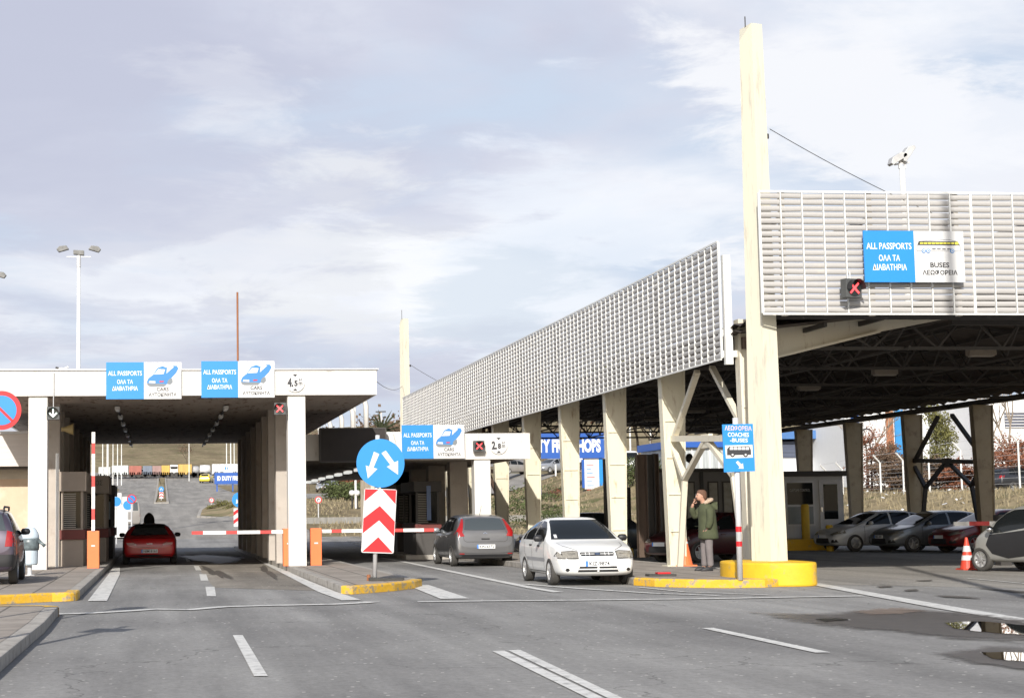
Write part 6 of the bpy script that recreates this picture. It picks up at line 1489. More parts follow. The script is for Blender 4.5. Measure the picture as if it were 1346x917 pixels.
container_truck(252.5, 262, 611, 627, (.45, .45, .46), 'grey tank trailer right of the yellow container', 'tank')
container_truck(262.5, 277, 609.5, 627, (.78, .78, .78), 'white tanker trailer left of the long white one', 'tank')
container_truck(279, 316, 609, 626, (.78, .80, .82), 'long white trailer with a round blue emblem behind the blue sign', emblem=True)
def far_car(px0, px1, pyb, label, pm, hdg, spec=None, Y=None, L_=4.2, W_=1.75, name='parked_car', group=None):
    g = og((px0 + px1) / 2, pyb, 60, 400) if Y is None else PY((px0 + px1) / 2, pyb, Y); return car(label, (g.x, g.y, hz(g.x, g.y) if Y is None else max(g.z, hz(g.x, g.y))), hdg, pm, spec or sedan_spec(), name=name, group=group)
far_car(180, 189, 627, 'small silver car in front of the blue grey container', SILVER, R(90))
far_car(264.5, 278, 634.5, 'yellow car driving up beside the blue sign', YELLOWP, R(80))
# white / grey van behind the hall
van = dict(W=1.85, r=.33, wheels=(1.5, -1.4), spokes=6, tumble=.10,
    st=[(-2.35, .42, .70, .75, .90), (-2.33, .34, 1.0, 1.25, .96), (-2.28, .30, 1.12, 1.86, .98), (-2.1, .28, 1.12, 1.94, 1.0), (-1.0, .28, 1.1, 1.96, 1.0), (.6, .28, 1.08, 1.94, 1.0), (1.0, .28, 1.06, 1.80, 1.0), (1.5, .28, 1.04, 1.28, 1.0), (1.7, .28, 1.0, 1.08, .98), (2.1, .28, .80, .88, .93), (2.3, .32, .6, .66, .8)],
    side=[(.1, 1.35, 0, -.15)], wl=.06, wu=.14, seams=[[(.0, .4), (.0, 1.8)]], mirror=(1.2, 1.2), mirror_mat=M['black'],
    decals=[('rear_window', 'b', [(-.72, 1.18), (.72, 1.18), (.68, 1.72), (-.68, 1.72)], 'glass_int', .007), ('boot_seam', 'b', [(-.008, .45), (.008, .45), (.008, 1.85), (-.008, 1.85)], 'seam', .008),
            ('taillight', 'b2', [(.80, .8), (.9, .8), (.9, 1.25), (.80, 1.25)], 'lamp_red', .01), ('windscreen', 'f', [(-.75, 1.12), (.75, 1.12), (.7, 1.75), (-.7, 1.75)], 'glass', .006)], plates=[('b', .55)])
q = PY(163, 700, 112); car('grey panel van waiting on the left beyond the black kiosk', (q.x, 113, hz(q.x, 113)), R(95), BEIGE, van, name='panel_van', cat='van')
q = PY(158.5, 700, 100); t = thing('white_cabinet', 'white box cabinet between the black kiosk and the grey van', 'cabinet', (q.x, 100, hz(q.x, 100)))
part(MB().bx(-.38, .38, 0, 1.6, .1, 1.75), 'body', M['white_metal'], t, bevel=.02); part(MB().bx(-.42, .42, -.04, 1.65, 1.75, 1.95), 'roof', M['grey_metal'], t, bevel=.02); part(MB().bx(-.30, .30, -.02, 0, .2, 1.65), 'door', M['white_metal'], t)
q = PY(826, 640, 150); car('white van facing the camera between the cream columns', (q.x, 150, hz(q.x, 150) + .0), R(262), WHITE, van, name='panel_van', cat='van')
q = PY(727, 650, 165); car('silver car beyond the DUTY FREE sign posts', (q.x, 165, hz(q.x, 165)), R(215), SILVER, sedan_spec(), name='parked_car')
q = PY(690, 650, 175); car('dark silver car peeking out left of the cream column', (q.x - 1, 175, hz(q.x, 175)), R(20), BEIGE, sedan_spec(), name='parked_car')
q = PY(741, 645, 180); car('dark car behind the silver one on the far road', (q.x + .6, 180, hz(q.x, 180)), R(215), BLACKP, sedan_spec(), name='parked_car')
q = PY(430, 650, 190); car('silver car on the far road above the retaining wall', (q.x, 190, hz(q.x, 190)), R(250), SILVER, sedan_spec(), name='parked_car')
# far road strip in the middle
strip_pts = []
def flat_strip(P0, P1, w, name, m, label, dz=.02, n=20):
    mb = MB(); vs = []
    a, b_ = Vector(P0), Vector(P1)
    for i in range(n + 1):
        p = a.lerp(b_, i / n)
        for k in range(5): y = p.y - w / 2 + w * k / 4; vs.append((p.x, y, hz(p.x, y) + dz))
    mb.add(vs, [(i * 5 + k, (i + 1) * 5 + k, (i + 1) * 5 + k + 1, i * 5 + k + 1) for i in range(n) for k in range(4)]); tag(mb.build(name, m, smooth=True), label, kind='structure')
flat_strip((9.5, 172), (90, 172), 22, 'road', ASPH_PALE, 'far side road crossing the grass slope')
# retaining wall and grass slope behind middle lanes
wa, wb_ = PY(392, 690, 118), PY(530, 690, 118)
t = tag(MB().bx(0, 30, 0, .3, -.6, .42).build('retaining_wall', mat('streaked_concrete', (.25, .24, .22), .9, var=.3, scale=2, stretch=(3, 1, .2)), loc=(wa.x + .2, 118, hz(14, 118))), 'low streaked concrete retaining wall below the grass slope', 'wall')
hedge('hedge', og(434, 656, 120), og(478, 658, 120), 2.2, 1.7, 'clipped green hedge on the grass slope beyond the middle lanes', 'green', 5, 5000, .09)
leafy('round_bush', og(456, 655, 120), 3.4, 4.6, 'big brown red round bush behind the clipped hedge', 'rust', 6, 4200, 'bush', .02, .09)
for i, (px, pyb, h, lf, lb) in enumerate([(406, 646, 6.5, 'brown', 'bare brown tree left of the far silver car'), (420, 640, 7.5, 'brown', 'tall bare tree behind the far silver car'), (441, 641, 7, 'green', 'sparse greenish tree right of the far silver car'), (487, 646, 8, 'brown', 'bare tree right behind the blue arrow disc'), (510, 646, 8.5, 'brown', 'bare tree hidden partly by the chevron board')]):
    g = og(px, pyb, 120); bare_tree('bare_tree', g, h, lb, 100 + i, lf, 700)
for px, lb in ((463, 'black garden lamp with white globe, left of the pole'), (469.5, 'black garden lamp with white globe, right of the pole')):
    g = og(px, 668, 110); t = thing('globe_lamp', lb, 'lamp', g); part(MB().tube([(0, 0, 0), (0, 0, .95)], .06, 8), 'post', M['black'], t); part(MB().lathe([(.05, .95), (.2, 1.05), (.24, 1.2), (.18, 1.36), (.03, 1.4)], 14), 'globe', M['white_metal'], t, smooth=True)
g = og(467.8, 668, 110); tag(MB().tube([(0, 0, 0), (0, 0, 9)], .09, 8).build('white_pole', M['white_metal'], loc=g), 'white pole standing between the two globe lamps', 'pole')
# spiky palm like tree behind the black board and lamp beyond
g = PY(502, 600, 120); t = thing('yucca_tree', 'spiky dark crowned tree above the roofs right of the black board', 'tree', (g.x, 120, hz(g.x, 120)))
zt_ = PY(504, 566, 120).z - hz(g.x, 120); mb = MB(); rnd = random.Random(4)
for k in range(70):
    a = rnd.uniform(0, 6.28); e = rnd.uniform(-.5, 1.2); d = Vector((math.cos(a) * math.cos(e), math.sin(a) * math.cos(e), math.sin(e))); L_ = rnd.uniform(.8, 1.9); mb.tube([(0, 0, zt_), tuple(Vector((0, 0, zt_)) + d * L_ * .6), tuple(Vector((0, 0, zt_ - .15)) + d * L_)], [.06, .05, .01], 4)
part(mb, 'crown', FOL['dark'], t); part(MB().tube([(0, 0, 0), (.2, 0, zt_ * .5), (0, 0, zt_)], [.25, .2, .15], 8), 'trunk', BARK, t)
p = PY(502, 600, 150); pt = PY(502, 541, 150); t = thing('lamp_post', 'thin grey lamp post seen above the black board', 'street lamp', (p.x, 150, hz(p.x, 150))); hh = pt.z - hz(p.x, 150)
part(MB().tube([(0, 0, 0), (0, 0, hh)], .07, 6), 'pole', M['grey_metal'], t); part(MB().beam((-.5, 0, hh), (.4, 0, hh + .02), .16, .1), 'lamp_head', M['dark_steel'], t)
# ochre low building behind the middle canopy
g0, g1 = PY(498, 566, 96), PY(530, 566, 96)
t = thing('ochre_building', 'low ochre walled building glimpsed between the two canopies', 'building', (g0.x, 96, hz(g0.x, 96))); hh = PY(510, 571, 96).z - hz(g0.x, 96)
part(MB().bx(-.5, 3.2, 0, 5, 0, hh), 'wall', mat('ochre_wall', (.62, .52, .38), .85, stain=(.45, .30, .16), stain_scale=1), t); part(MB().bx(-.6, 3.3, -.1, 5.1, hh, hh + .15), 'roof', M['grey_metal'], t); part(MB().bx(1.0, 1.8, -.05, 0, hh - 1.6, hh - .6), 'window', M['glass'], t)
# blue DUTY FREE SHOPS hoarding
Y = 140; a, b_ = PY(700, 602.5, Y), PY(793.5, 569, Y); gz = hz(a.x + 3, Y)
t = thing('duty_free_hoarding', 'big blue DUTY FREE SHOPS hoarding on blue posts beyond the canopy', 'sign', (a.x, Y, gz)); w = b_.x - a.x
bl2 = mat('hoarding_blue', (.014, .085, .36), .5, var=.05)
part(MB().bx(-3.2, w, 0, .15, a.z - gz, b_.z - gz), 'panel', bl2, t)
wm = mat('letters_white', (.85, .85, .85), .5, var=0)
zc = (a.z + b_.z) / 2 - gz; x_of = lambda px: PY(px, 586, Y).x - a.x
lettering('TY FREE', x_of(764) - x_of(713), 1.05, wm, t, (x_of(713) + x_of(764)) / 2, zc + .05, -.01, .05); lettering('SHOPS', x_of(789.5) - x_of(757.5), 1.05, wm, t, (x_of(757.5) + x_of(789.5)) / 2, zc + .05, -.01, .05) if False else None
for o_ in list(kids(t)):
    if o_.name.startswith('lettering'): bpy.data.objects.remove(o_)
lettering('DUTY FREE SHOPS', x_of(789.5) - x_of(690), 1.12, wm, t, (x_of(690) + x_of(789.5)) / 2, zc, -.01, .05)
for px in (708.5, 750, 790): x = x_of(px); part(MB().bx(x - .14, x + .14, .15, .4, 0, a.z - gz + 1), 'post', bl2, t)
# white info board with blue edge
a, b_ = PY(769, 651, 138), PY(787, 603.5, 138); gz = hz(a.x, 138)
t = thing('information_board', 'white list board with blue edge strip below the hoarding', 'sign', (a.x, 138, gz)); w = b_.x - a.x
part(MB().bx(-.2, 0, -.02, .12, .3, b_.z - gz), 'edge', bl2, t); part(MB().bx(0, w, 0, .1, max(.2, a.z - gz), b_.z - gz), 'panel', M['sign_white'], t); part(MB().bx(w, w + .55, .0, .1, .1, b_.z - gz), 'blue_edge', M['sign_blue'], t)
for k in range(7): part(MB().bx(w * .15, w * (.45 + .06 * (k * 3 % 5)), -.012, 0, a.z - gz + .45 + .34 * k, a.z - gz + .50 + .34 * k), 'text_line', M['sign_blue'] if k % 3 else M['sign_red'], t)
t = thing('blank_panel', 'pale blue white blank panel right of the blue hoarding', 'sign', (PY(794, 600, 141).x, 141, hz(26, 141))); h1 = PY(794, 571, 141).z - hz(26, 141); h0 = PY(794, 603, 141).z - hz(26, 141)
part(MB().bx(0, .62, 0, .1, h0, h1), 'panel', mat('pale_blue_panel', (.62, .72, .82), .5), t); part(MB().bx(.1, .2, .1, .3, 0, h1), 'post', M['grey_metal'], t)
# second blue sign seen through the hall
Y = 205; a, b_ = PY(282, 636, Y), PY(330, 620.5, Y); gz = hz(a.x, Y); t = thing('duty_free_sign', 'blue DUTY FREE sign at the roadside seen through the right hall lane', 'sign', (a.x, Y, gz)); w = b_.x - a.x
part(MB().bx(0, w, 0, .15, a.z - gz, b_.z - gz), 'panel', bl2, t)
x2 = lambda px: PY(px, 628, Y).x - a.x
lettering('ID', x2(290) - x2(285.5), .55, wm, t, (x2(285.5) + x2(290)) / 2, (a.z + b_.z) / 2 - gz, -.01, .05); lettering('DUTY FREE', x2(315.5) - x2(291.8), .55, wm, t, (x2(291.8) + x2(315.5)) / 2, (a.z + b_.z) / 2 - gz, -.01, .05)
for x in (.3, w * .5, w - .3): part(MB().bx(x - .08, x + .08, .15, .3, 0, a.z - gz + .5), 'post', bl2, t)
# hill bushes and a line of trees over the middle
for i in range(20):
    rnd = random.Random(200 + i); x = -90 + i * 17 + rnd.uniform(-6, 6); y = 360 + rnd.uniform(-20, 90)
    if i % 3 == 2: continue
    kind = ['thin leafless bush', 'round dark bush', 'wide low bush', 'two-stemmed bush'][i % 4]
    bare_tree('hill_bush', (x, y, hz(x, y) - .1), rnd.uniform(3.5, 6), kind + ' on the bare hillside behind the trucks', 200 + i, 'brown', 260, 4, group='bushes scattered on the bare hillside')
for i, (px, Y, h, lf, lb) in enumerate([(716, 195, 10, 'brown', 'brown tree behind the hoarding, left'), (733, 190, 9, 'rust', 'rusty leaved tree under the blue hoarding'), (757, 200, 9, 'rust', 'second rusty tree under the blue hoarding'), (806, 200, 13, 'green', 'greenish tall tree right of the blue hoarding'), (822, 185, 12, 'olive', 'olive tall tree between hoarding and white van'), (842, 210, 13, 'brown', 'bare brown tree above the van'), (858, 190, 11, 'brown', 'brown bushy tree above the clipped hedge'), (874, 200, 12, 'rust', 'rust tinged tree beside the cream column'), (905, 205, 12, 'brown', 'bare tree seen past the cream brace')]):
    p = PY(px, 640, Y); bare_tree('bare_tree', (p.x, Y, hz(p.x, Y)), h, lb, 300 + i, lf, 1100, 5)
hedge('hedge', (PY(826, 640, 130).x, 130, hz(36, 130) + .0), (PY(885, 640, 130).x, 130, hz(36, 130)), 2.4, 2.6, 'clipped dark green hedge behind the brown steel posts', 'green', 15, 6000, .09)
leafy('climbing_shrub', og(702, 694, 100), 2.9, 6.5, 'dark green sprawling shrub between the cream columns', 'green', 25, 4000, 'bush', .02, .07)
leafy('flowering_shrub', og(729, 660, 120), 1.3, 1.2, 'small reddish shrub in front of the silver car', 'rust', 26, 500, 'bush', .2, .05)
for px, Y, yt, lb in ((830, 170, 560, 'thin white lamp pole above the white van'), (857, 190, 565, 'thin pale pole in front of the brown trees'), (731, 160, 610, 'thin white pole under the hoarding')):
    p = PY(px, 640, Y); tag(MB().tube([(0, 0, 0), (0, 0, PY(px, yt, Y).z - hz(p.x, Y))], .09, 8).build('white_pole', M['white_metal'], loc=(p.x, Y, hz(p.x, Y))), lb, 'pole')
# white blue building seen right of the brace
a = PY(893, 640, 125); gz = hz(a.x, 125)
t = thing('glazed_building', 'glazed blue topped building glimpsed left of the coaches sign', 'building', (a.x, 125, gz)); h1 = PY(920, 578, 125).z - gz; w = PY(1010, 640, 125).x - a.x
part(MB().bx(0, w, 0, 10, 0, h1 * .82), 'wall', mat('pale_glazing', (.42, .45, .46), .4, var=.4, scale=1.2, stretch=(6, 1, .3)), t); part(MB().bx(-.3, w + .3, -.4, 10, h1 * .82, h1), 'fascia', bl2, t)
for k in range(10): x = w * (k + .5) / 10; part(MB().bx(x - .06, x + .06, -.05, 0, 0, h1 * .8), 'mullion', M['white_metal'], t)

# ------------------------------------------------------------------ right side: bank, fence, sheds
# white shed with blue louvred top
a, b_ = PY(1016, 640, 118), PY(1140, 640, 118); gz = 0
t = thing('white_shed', 'long white shed with dark blue louvred top band right of the mast', 'building', (a.x, 118, gz)); w = b_.x - a.x; hw = PY(1060, 601, 118).z; ht = PY(1060, 566, 118).z
part(MB().bx(0, w, 0, 12, 0, hw), 'wall', mat('shed_white', (.66, .68, .72), .6, var=.06, scale=.5), t)
part(MB().bx(-.1, w * .66, -.1, 12, hw, hw + 1.15), 'louvre_band', mat('louvre_blue', (.07, .085, .13), .6, var=.4, scale=2, stretch=(.2, 1, 14)), t); part(MB().bx(w * .66, w, -.05, 12, hw, hw + 1.3), 'white_corner', mat('shed_white', (.66, .68, .72), .6), t)
part(MB().bx(-.4, w + .2, -.8, 12, hw + 1.3, ht), 'roof', mat('roof_blue', (.06, .16, .38), .5), t)
for k in range(9): part(MB().bx(w * k / 9 + .02, w * k / 9 + .05, -.03, 0, 0, hw), 'joint', M['grey_metal'], t)
# advertising front with blue columns
Y = 112; a, b_ = PY(1112, 600, Y), PY(1215, 600, Y)
t = thing('advert_facade', 'white facade with blue and rust coloured vertical bands behind the fence', 'building', (a.x, Y, 1)); ww = lambda px: PY(px, 600, Y).x - a.x; hh = PY(1150, 556, Y).z + .8 - 1
part(MB().bx(0, ww(1222), 0, 8, 0, hh), 'wall', mat('facade_white', (.72, .73, .74), .6, var=.03), t)
part(MB().bx(ww(1166), ww(1175), -.15, 0, 0, hh + .1), 'rust_band', mat('rust_panel', (.33, .13, .06), .7, var=.3), t)
part(MB().bx(ww(1177), ww(1188), -.15, 0, 0, hh + .1).bx(ww(1189), ww(1206), -.15, 0, 0, 2.7), 'blue_band', mat('band_blue', (.03, .22, .50), .5), t)
part(MB().bx(ww(1120), ww(1124), -.1, 0, 0, hh).bx(ww(1128), ww(1130), -.1, 0, 0, hh), 'blue_strip', bl2, t)
part(MB().disc_y(ww(1140), PY(1140, 572, Y).z - 1, .5, -.05, 0, 24), 'round_logo', M['ink'], t); part(MB().disc_y(ww(1140), PY(1140, 572, Y).z - 1, .38, -.06, 0, 24), 'logo_field', M['sign_white'], t)
# grey white shed right
Y = 116; a, b_ = PY(1240, 600, Y), PY(1302, 600, Y)
t = thing('grey_shed', 'plain grey white shed behind the far portal brace', 'building', (a.x, Y, 1)); w = b_.x - a.x
part(MB().bx(0, w, 0, 8, 0, PY(1270, 578, Y).z - 1), 'wall', mat('shed_grey', (.55, .55, .58), .6, var=.08), t); part(MB().bx(-.2, w + .2, -.3, 8, PY(1270, 578, Y).z - 1, PY(1270, 548, Y).z - 1), 'dark_band', mat('louvre_dark', (.10, .11, .15), .6, var=.4, scale=2, stretch=(.2, 1, 12)), t)
Y = 105; a, b_ = PY(1303, 600, Y), PY(1420, 600, Y)
t = thing('white_office', 'bright white building with a slatted dark window at the right edge', 'building', (a.x, Y, 1)); w = b_.x - a.x; hh = PY(1320, 520, Y).z - 1
part(MB().bx(0, w, 0, 9, 0, hh), 'wall', mat('office_white', (.8, .8, .8), .6, var=.03), t)
part(MB().bx(1.0, w, -.06, 0, PY(1320, 562, Y).z - 1, PY(1320, 541, Y).z - 1), 'window', mat('louvre_dark', (.10, .11, .15), .6), t)
m_ = MB()
for k in range(6): z = PY(1320, 562, Y).z - 1 + k * .19; m_.bx(1.0, w, -.12, -.06, z, z + .06)
part(m_, 'window_slats', M['grey_metal'], t)
# fence
fpts = [(1088, 620, 660), (1109, 617, 668), (1133, 611, 668), (1159, 608, 665), (1189, 605, 661), (1207, 602, 668), (1223, 598, 659), (1265, 592, 651), (1341, 581, 643), (1405, 572, 636)]
root_p = None; ft = None; prevp = None; wires = MB(); mesh_l = MB()
for i, (px, yt, yb) in enumerate(fpts):
    Y = 98 - 1.7 * i; p = PY(px, yb, Y); base = hz(p.x, Y) - .05; top_ = PY(px, yt, Y).z
    if ft is None: ft = thing('wire_fence', 'wire fence on white posts with bent tops along the grass bank', 'fence', (p.x, Y, base)); O_ = Vector((p.x, Y, base))
    q = Vector((p.x, Y, base)) - O_; hp = top_ - base
    part(MB().tube([(q.x, q.y, q.z), (q.x, q.y, q.z + hp), (q.x - .42, q.y - .1, q.z + hp + .42)], .05, 8), 'post', M['white_metal'], ft)
    cur = (q, hp)
    if prevp:
        for k in range(9):
            f_ = .08 + .92 * k / 8; wires.tube([(prevp[0].x, prevp[0].y, prevp[0].z + prevp[1] * f_), (q.x, q.y, q.z + hp * f_)], .008, 3, caps=False)
        wires.tube([(prevp[0].x - .42, prevp[0].y - .1, prevp[0].z + prevp[1] + .42), (q.x - .42, q.y - .1, q.z + hp + .42)], .01, 3, caps=False)
    prevp = cur
part(wires, 'wires', M['grey_metal'], ft)
# plants on the bank
for i, (px, pyb, Y, h, w, lf, lb) in enumerate([(1147, 658, 99, 3.9, 3.4, 'rust', 'large rusty dry bush behind the bent fence posts'), (1172, 655, 97, 3.0, 2.4, 'brown', 'brown thicket right of the rusty bush'), (1196, 655, 95, 2.3, 2.4, 'brown', 'low brown thicket in front of the blue band'), (1235, 648, 96, 2.2, 2.8, 'brown', 'dense dry hedge in front of the grey shed'), (1262, 648, 94, 2.1, 2.4, 'rust', 'reddish dry hedge by the thin white post'), (1318, 625, 92, 3.4, 3.2, 'rust', 'bright rust red hedge beside the white office'), (1345, 622, 90, 3.2, 2.8, 'rust', 'rust red hedge cut by the right edge')]):
    p = PY(px, pyb, Y); leafy('dry_bush', (p.x, Y, hz(p.x, Y)), h, w, lb, lf, 400 + i, 6500, 'bush', .03, .055)
p = PY(1233, 640, 101); leafy('pine_tree', (p.x, 101, hz(p.x, 101)), PY(1233, 544, 101).z - hz(p.x, 101) + 1, 2.6, 'yellow green loose pine between the far columns', 'olive', 41, 5200, 'tree', .22, .07)
for i, (px, Y, h, lb) in enumerate([(1330, 98, 7.5, 'bare pale branched tree before the white office'), (1140, 102, 6, 'bare tree behind the rusty bush')]):
    p = PY(px, 640, Y); bare_tree('bare_tree', (p.x, Y, hz(p.x, Y)), h, lb, 500 + i, None, 0, 5, BARKP)
p = PY(1338, 640, 90); car('black saloon behind the fence at the right edge', (p.x, 90, hz(p.x, 90) + .0), R(200 - 180), BLACKP, sedan_spec(), name='parked_car')
p = PY(1222, 640, 100); car('dark parked car half hidden by the dry hedge', (p.x, 100, hz(p.x, 100)), R(190), BLACKP, sedan_spec(H=1.6), name='parked_car')
# picket rail
p = PY(1232, 625, 99); t = thing('picket_fence', 'short white picket fence in front of the grey shed', 'fence', (p.x, 99, hz(p.x, 99))); mb = MB()
h0 = PY(1232, 625, 99).z - hz(p.x, 99); h1 = PY(1232, 613, 99).z - hz(p.x, 99)
for k in range(16): mb.bx(k * .16, k * .16 + .07, 0, .03, 0, h1)
mb.bx(0, 2.5, .03, .06, h1 * .3, h1 * .3 + .06).bx(0, 2.5, .03, .06, h1 * .85, h1 * .85 + .06); part(mb, 'pickets', M['white_metal'], t)
# grass tufts and litter on the bank: one mass
rnd = random.Random(77); mb = MB()
for _ in range(9000):
    x = rnd.uniform(30.8, 46); y = rnd.uniform(52, 100); z = hz(x, y) - .03; h = rnd.uniform(.08, .35); a = rnd.uniform(0, 3.14); dx_, dy_ = math.cos(a) * .03, math.sin(a) * .03; lx, ly = rnd.uniform(-.12, .12), rnd.uniform(-.12, .12)
    mb.add([(x - dx_, y - dy_, z), (x + dx_, y + dy_, z), (x + lx, y + ly, z + h)], [(0, 1, 2)])
tag(mb.build('dry_grass', FOL['straw']), 'dry grass tufts covering the bank below the fence', 'grass', kind='stuff')
mb = MB()
for _ in range(7000):
    x = rnd.uniform(6, 40); y = rnd.uniform(98, 160); z = hz(x, y) - .03
    if x < 10.2: continue
    h = rnd.uniform(.1, .4); a = rnd.uniform(0, 3.14); dx_, dy_ = math.cos(a) * .05, math.sin(a) * .05; lx, ly = rnd.uniform(-.15, .15), rnd.uniform(-.15, .15)
    mb.add([(x - dx_, y - dy_, z), (x + dx_, y + dy_, z), (x + lx, y + ly, z + h)], [(0, 1, 2)])
tag(mb.build('dry_grass', FOL['straw']), 'dry grass tufts on the slope behind the middle lanes', 'grass', kind='stuff')
mb = MB()
for _ in range(90):
    x = rnd.uniform(33, 43); y = rnd.uniform(60, 95); z = hz(x, y) + .12; s = rnd.uniform(.05, .16); a = rnd.uniform(0, 3.14); c, sn = math.cos(a) * s, math.sin(a) * s
    mb.add([(x - c, y - sn, z), (x + sn, y - c, z + .06), (x + c, y + sn, z + .1), (x - sn, y + c, z + .03)], [(0, 1, 2, 3)])
tag(mb.build('litter', mat('litter_white', (.7, .7, .7), .6)), 'white scraps of litter strewn over the grass bank', 'litter', kind='stuff')
# ------------------------------------------------------------------ people
def skin(name, verts, edges, m, parent, lv=2, root=0):
    """one continuous skinned surface: verts [(x,y,z,r) or (x,y,z,rx,ry)]"""
    me = bpy.data.meshes.new(name); me.from_pydata([v[:3] for v in verts], edges, []); o = bpy.data.objects.new(name, me); COL.objects.link(o)
    md = o.modifiers.new('skin', 'SKIN'); md.use_smooth_shade = True
    for i, v in enumerate(verts):
        sv = me.skin_vertices[0].data[i]; sv.radius = (v[3], v[4] if len(v) > 4 else v[3]); sv.use_root = (i == root)
    sb = o.modifiers.new('sub', 'SUBSURF'); sb.levels = lv; sb.render_levels = lv
    m2 = bpy.data.meshes.new_from_object(o.evaluated_get(bpy.context.evaluated_depsgraph_get())); o.modifiers.clear(); o.data = m2; m2.name = name; bpy.data.meshes.remove(me)
    m2.materials.clear(); m2.materials.append(m)
    for p in m2.polygons: p.use_smooth = True; p.material_index = 0
    o.parent = parent; return o
def loft(rings, n=20):
    """rings: (cx,cy,z,rx,ry) stacked; closed elliptical loft"""
    mb = MB(); vs = []
    for cx, cy, z, rx, ry in rings:
        for k in range(n): a = 6.28318 * k / n; vs.append((cx + rx * math.cos(a), cy + ry * math.sin(a), z))
    mb.add(vs, [(i * n + k, i * n + (k + 1) % n, (i + 1) * n + (k + 1) % n, (i + 1) * n + k) for i in range(len(rings) - 1) for k in range(n)] + [tuple(range(n - 1, -1, -1)), tuple((len(rings) - 1) * n + k for k in range(n))]); return mb
def subdiv(o, lv=1):
    s = o.modifiers.new('s', 'SUBSURF'); s.levels = lv; s.render_levels = lv; m2 = bpy.data.meshes.new_from_object(o.evaluated_get(bpy.context.evaluated_depsgraph_get())); o.modifiers.clear(); old = o.data; o.data = m2; m2.name = old.name
    for p in m2.polygons: p.use_smooth = True
SKIN = mat('skin', (.48, .27, .19), .6, var=.06); PARKA = mat('parka_green', (.066, .076, .038), .85, var=.25, scale=5, bump=.6, bscale=9); TROU = mat('trousers_grey', (.175, .155, .155), .9, var=.12, scale=6, bump=.7, bscale=9)
HAIR = mat('hair_brown', (.13, .065, .04), .8, var=.3, scale=30); FUR = mat('hood_fur', (.52, .40, .30), .95, var=.35, scale=25, bump=1, bscale=60); SHOE = mat('shoe_black', (.025, .025, .028), .6)
# local frame: x forward (the way he faces), y left, z up
g = G(931, 750, .15)
man = thing('person', 'man in a green fur-hooded parka and grey trousers standing with a phone at his ear', 'person', (g.x, g.y, .15), R(182))
# body: pelvis root, torso, neck, head, legs, arms in one surface
V_ = [(0, 0, .94, .13, .12), (0.0, 0, 1.12, .13, .12), (.01, 0, 1.32, .15, .13), (.03, 0, 1.46, .09, .09), (.07, 0, 1.54, .055, .055), (.115, 0, 1.63, .085, .08), (.13, 0, 1.71, .088, .082),
      (-.01, .10, .88, .09), (.02, .115, .50, .065), (-.01, .125, .10, .045), (.07, .13, .045, .04), (.17, .135, .035, .033),
      (.0, -.10, .88, .09), (.05, -.10, .50, .065), (.04, -.115, .10, .045), (.12, -.12, .045, .04), (.22, -.125, .035, .033),
      (.0, .15, 1.37, .05), (.02, .26, 1.12, .045), (.05, .235, 1.0, .036), (.07, .19, .93, .03),
      (.02, -.15, 1.37, .05), (.19, -.265, 1.21, .045), (.27, -.17, 1.42, .036), (.255, -.125, 1.50, .032)]
E_ = [(0, 1), (1, 2), (2, 3), (3, 4), (4, 5), (5, 6), (0, 7), (7, 8), (8, 9), (9, 10), (10, 11), (0, 12), (12, 13), (13, 14), (14, 15), (15, 16), (2, 17), (17, 18), (18, 19), (19, 20), (2, 21), (21, 22), (22, 23), (23, 24)]
skin('body', V_, E_, SKIN, man)
# head features
hd_ = loft([(.125, 0, 1.555, .045, .04), (.14, 0, 1.585, .072, .056), (.135, 0, 1.63, .088, .070), (.125, 0, 1.69, .098, .077), (.115, 0, 1.745, .092, .072), (.105, 0, 1.78, .055, .045)], 16)
hd_.lathe([(.012, 0), (.016, .012), (.006, .03)], 8, 'x', (.205, 0, 1.655)); o = part(hd_, 'head', SKIN, man, smooth=True); subdiv(o)
fm = MB(); fm.prism_y([(.19, 1.63), (.245, 1.645), (.222, 1.69), (.2, 1.695)], -.014, .014); part(fm, 'nose', SKIN, o if False else man, bevel=.005)
part(MB().lathe([(.002, -.006), (.011, -.004), (.011, .002)], 10, 'x', (.214, .032, 1.69)).lathe([(.002, -.006), (.011, -.004), (.011, .002)], 10, 'x', (.214, -.032, 1.69)), 'eyes', M['ink'], man)
part(MB().bx(.205, .218, -.024, .024, 1.606, 1.614), 'mouth', mat('lips', (.35, .13, .11), .6), man); part(MB().lathe([(.01, .072), (.026, .078), (.02, .088)], 12, 'y', (.12, 0, 1.66)).lathe([(.02, -.088), (.026, -.078), (.01, -.072)], 12, 'y', (.12, 0, 1.66)), 'ears', SKIN, man)
hr = loft([(.045, 0, 1.575, .045, .062), (.05, 0, 1.62, .065, .080), (.065, 0, 1.67, .088, .088), (.088, 0, 1.72, .112, .092), (.10, 0, 1.765, .115, .088), (.10, 0, 1.80, .085, .065), (.10, 0, 1.812, .03, .03)], 16)
o = part(hr, 'hair', HAIR, man, smooth=True); subdiv(o)
# trousers
skin('trousers', [(0, 0, .98, .15, .15), (-.01, .09, .84, .105), (.01, .115, .52, .09), (-.005, .125, .25, .078), (-.01, .125, .09, .078), (.01, -.09, .84, .105), (.045, -.10, .52, .09), (.04, -.115, .25, .078), (.04, -.115, .09, .078)], [(0, 1), (1, 2), (2, 3), (3, 4), (0, 5), (5, 6), (6, 7), (7, 8)], TROU, man)
for y, x in ((.13, .05), (-.12, .10)):
    sh = loft([(x + .03, y, .0, .145, .05), (x + .03, y, .03, .148, .052), (x + .02, y, .06, .13, .05), (x - .03, y, .10, .075, .045)], 18); o = part(sh, 'shoe', SHOE, man, smooth=True)
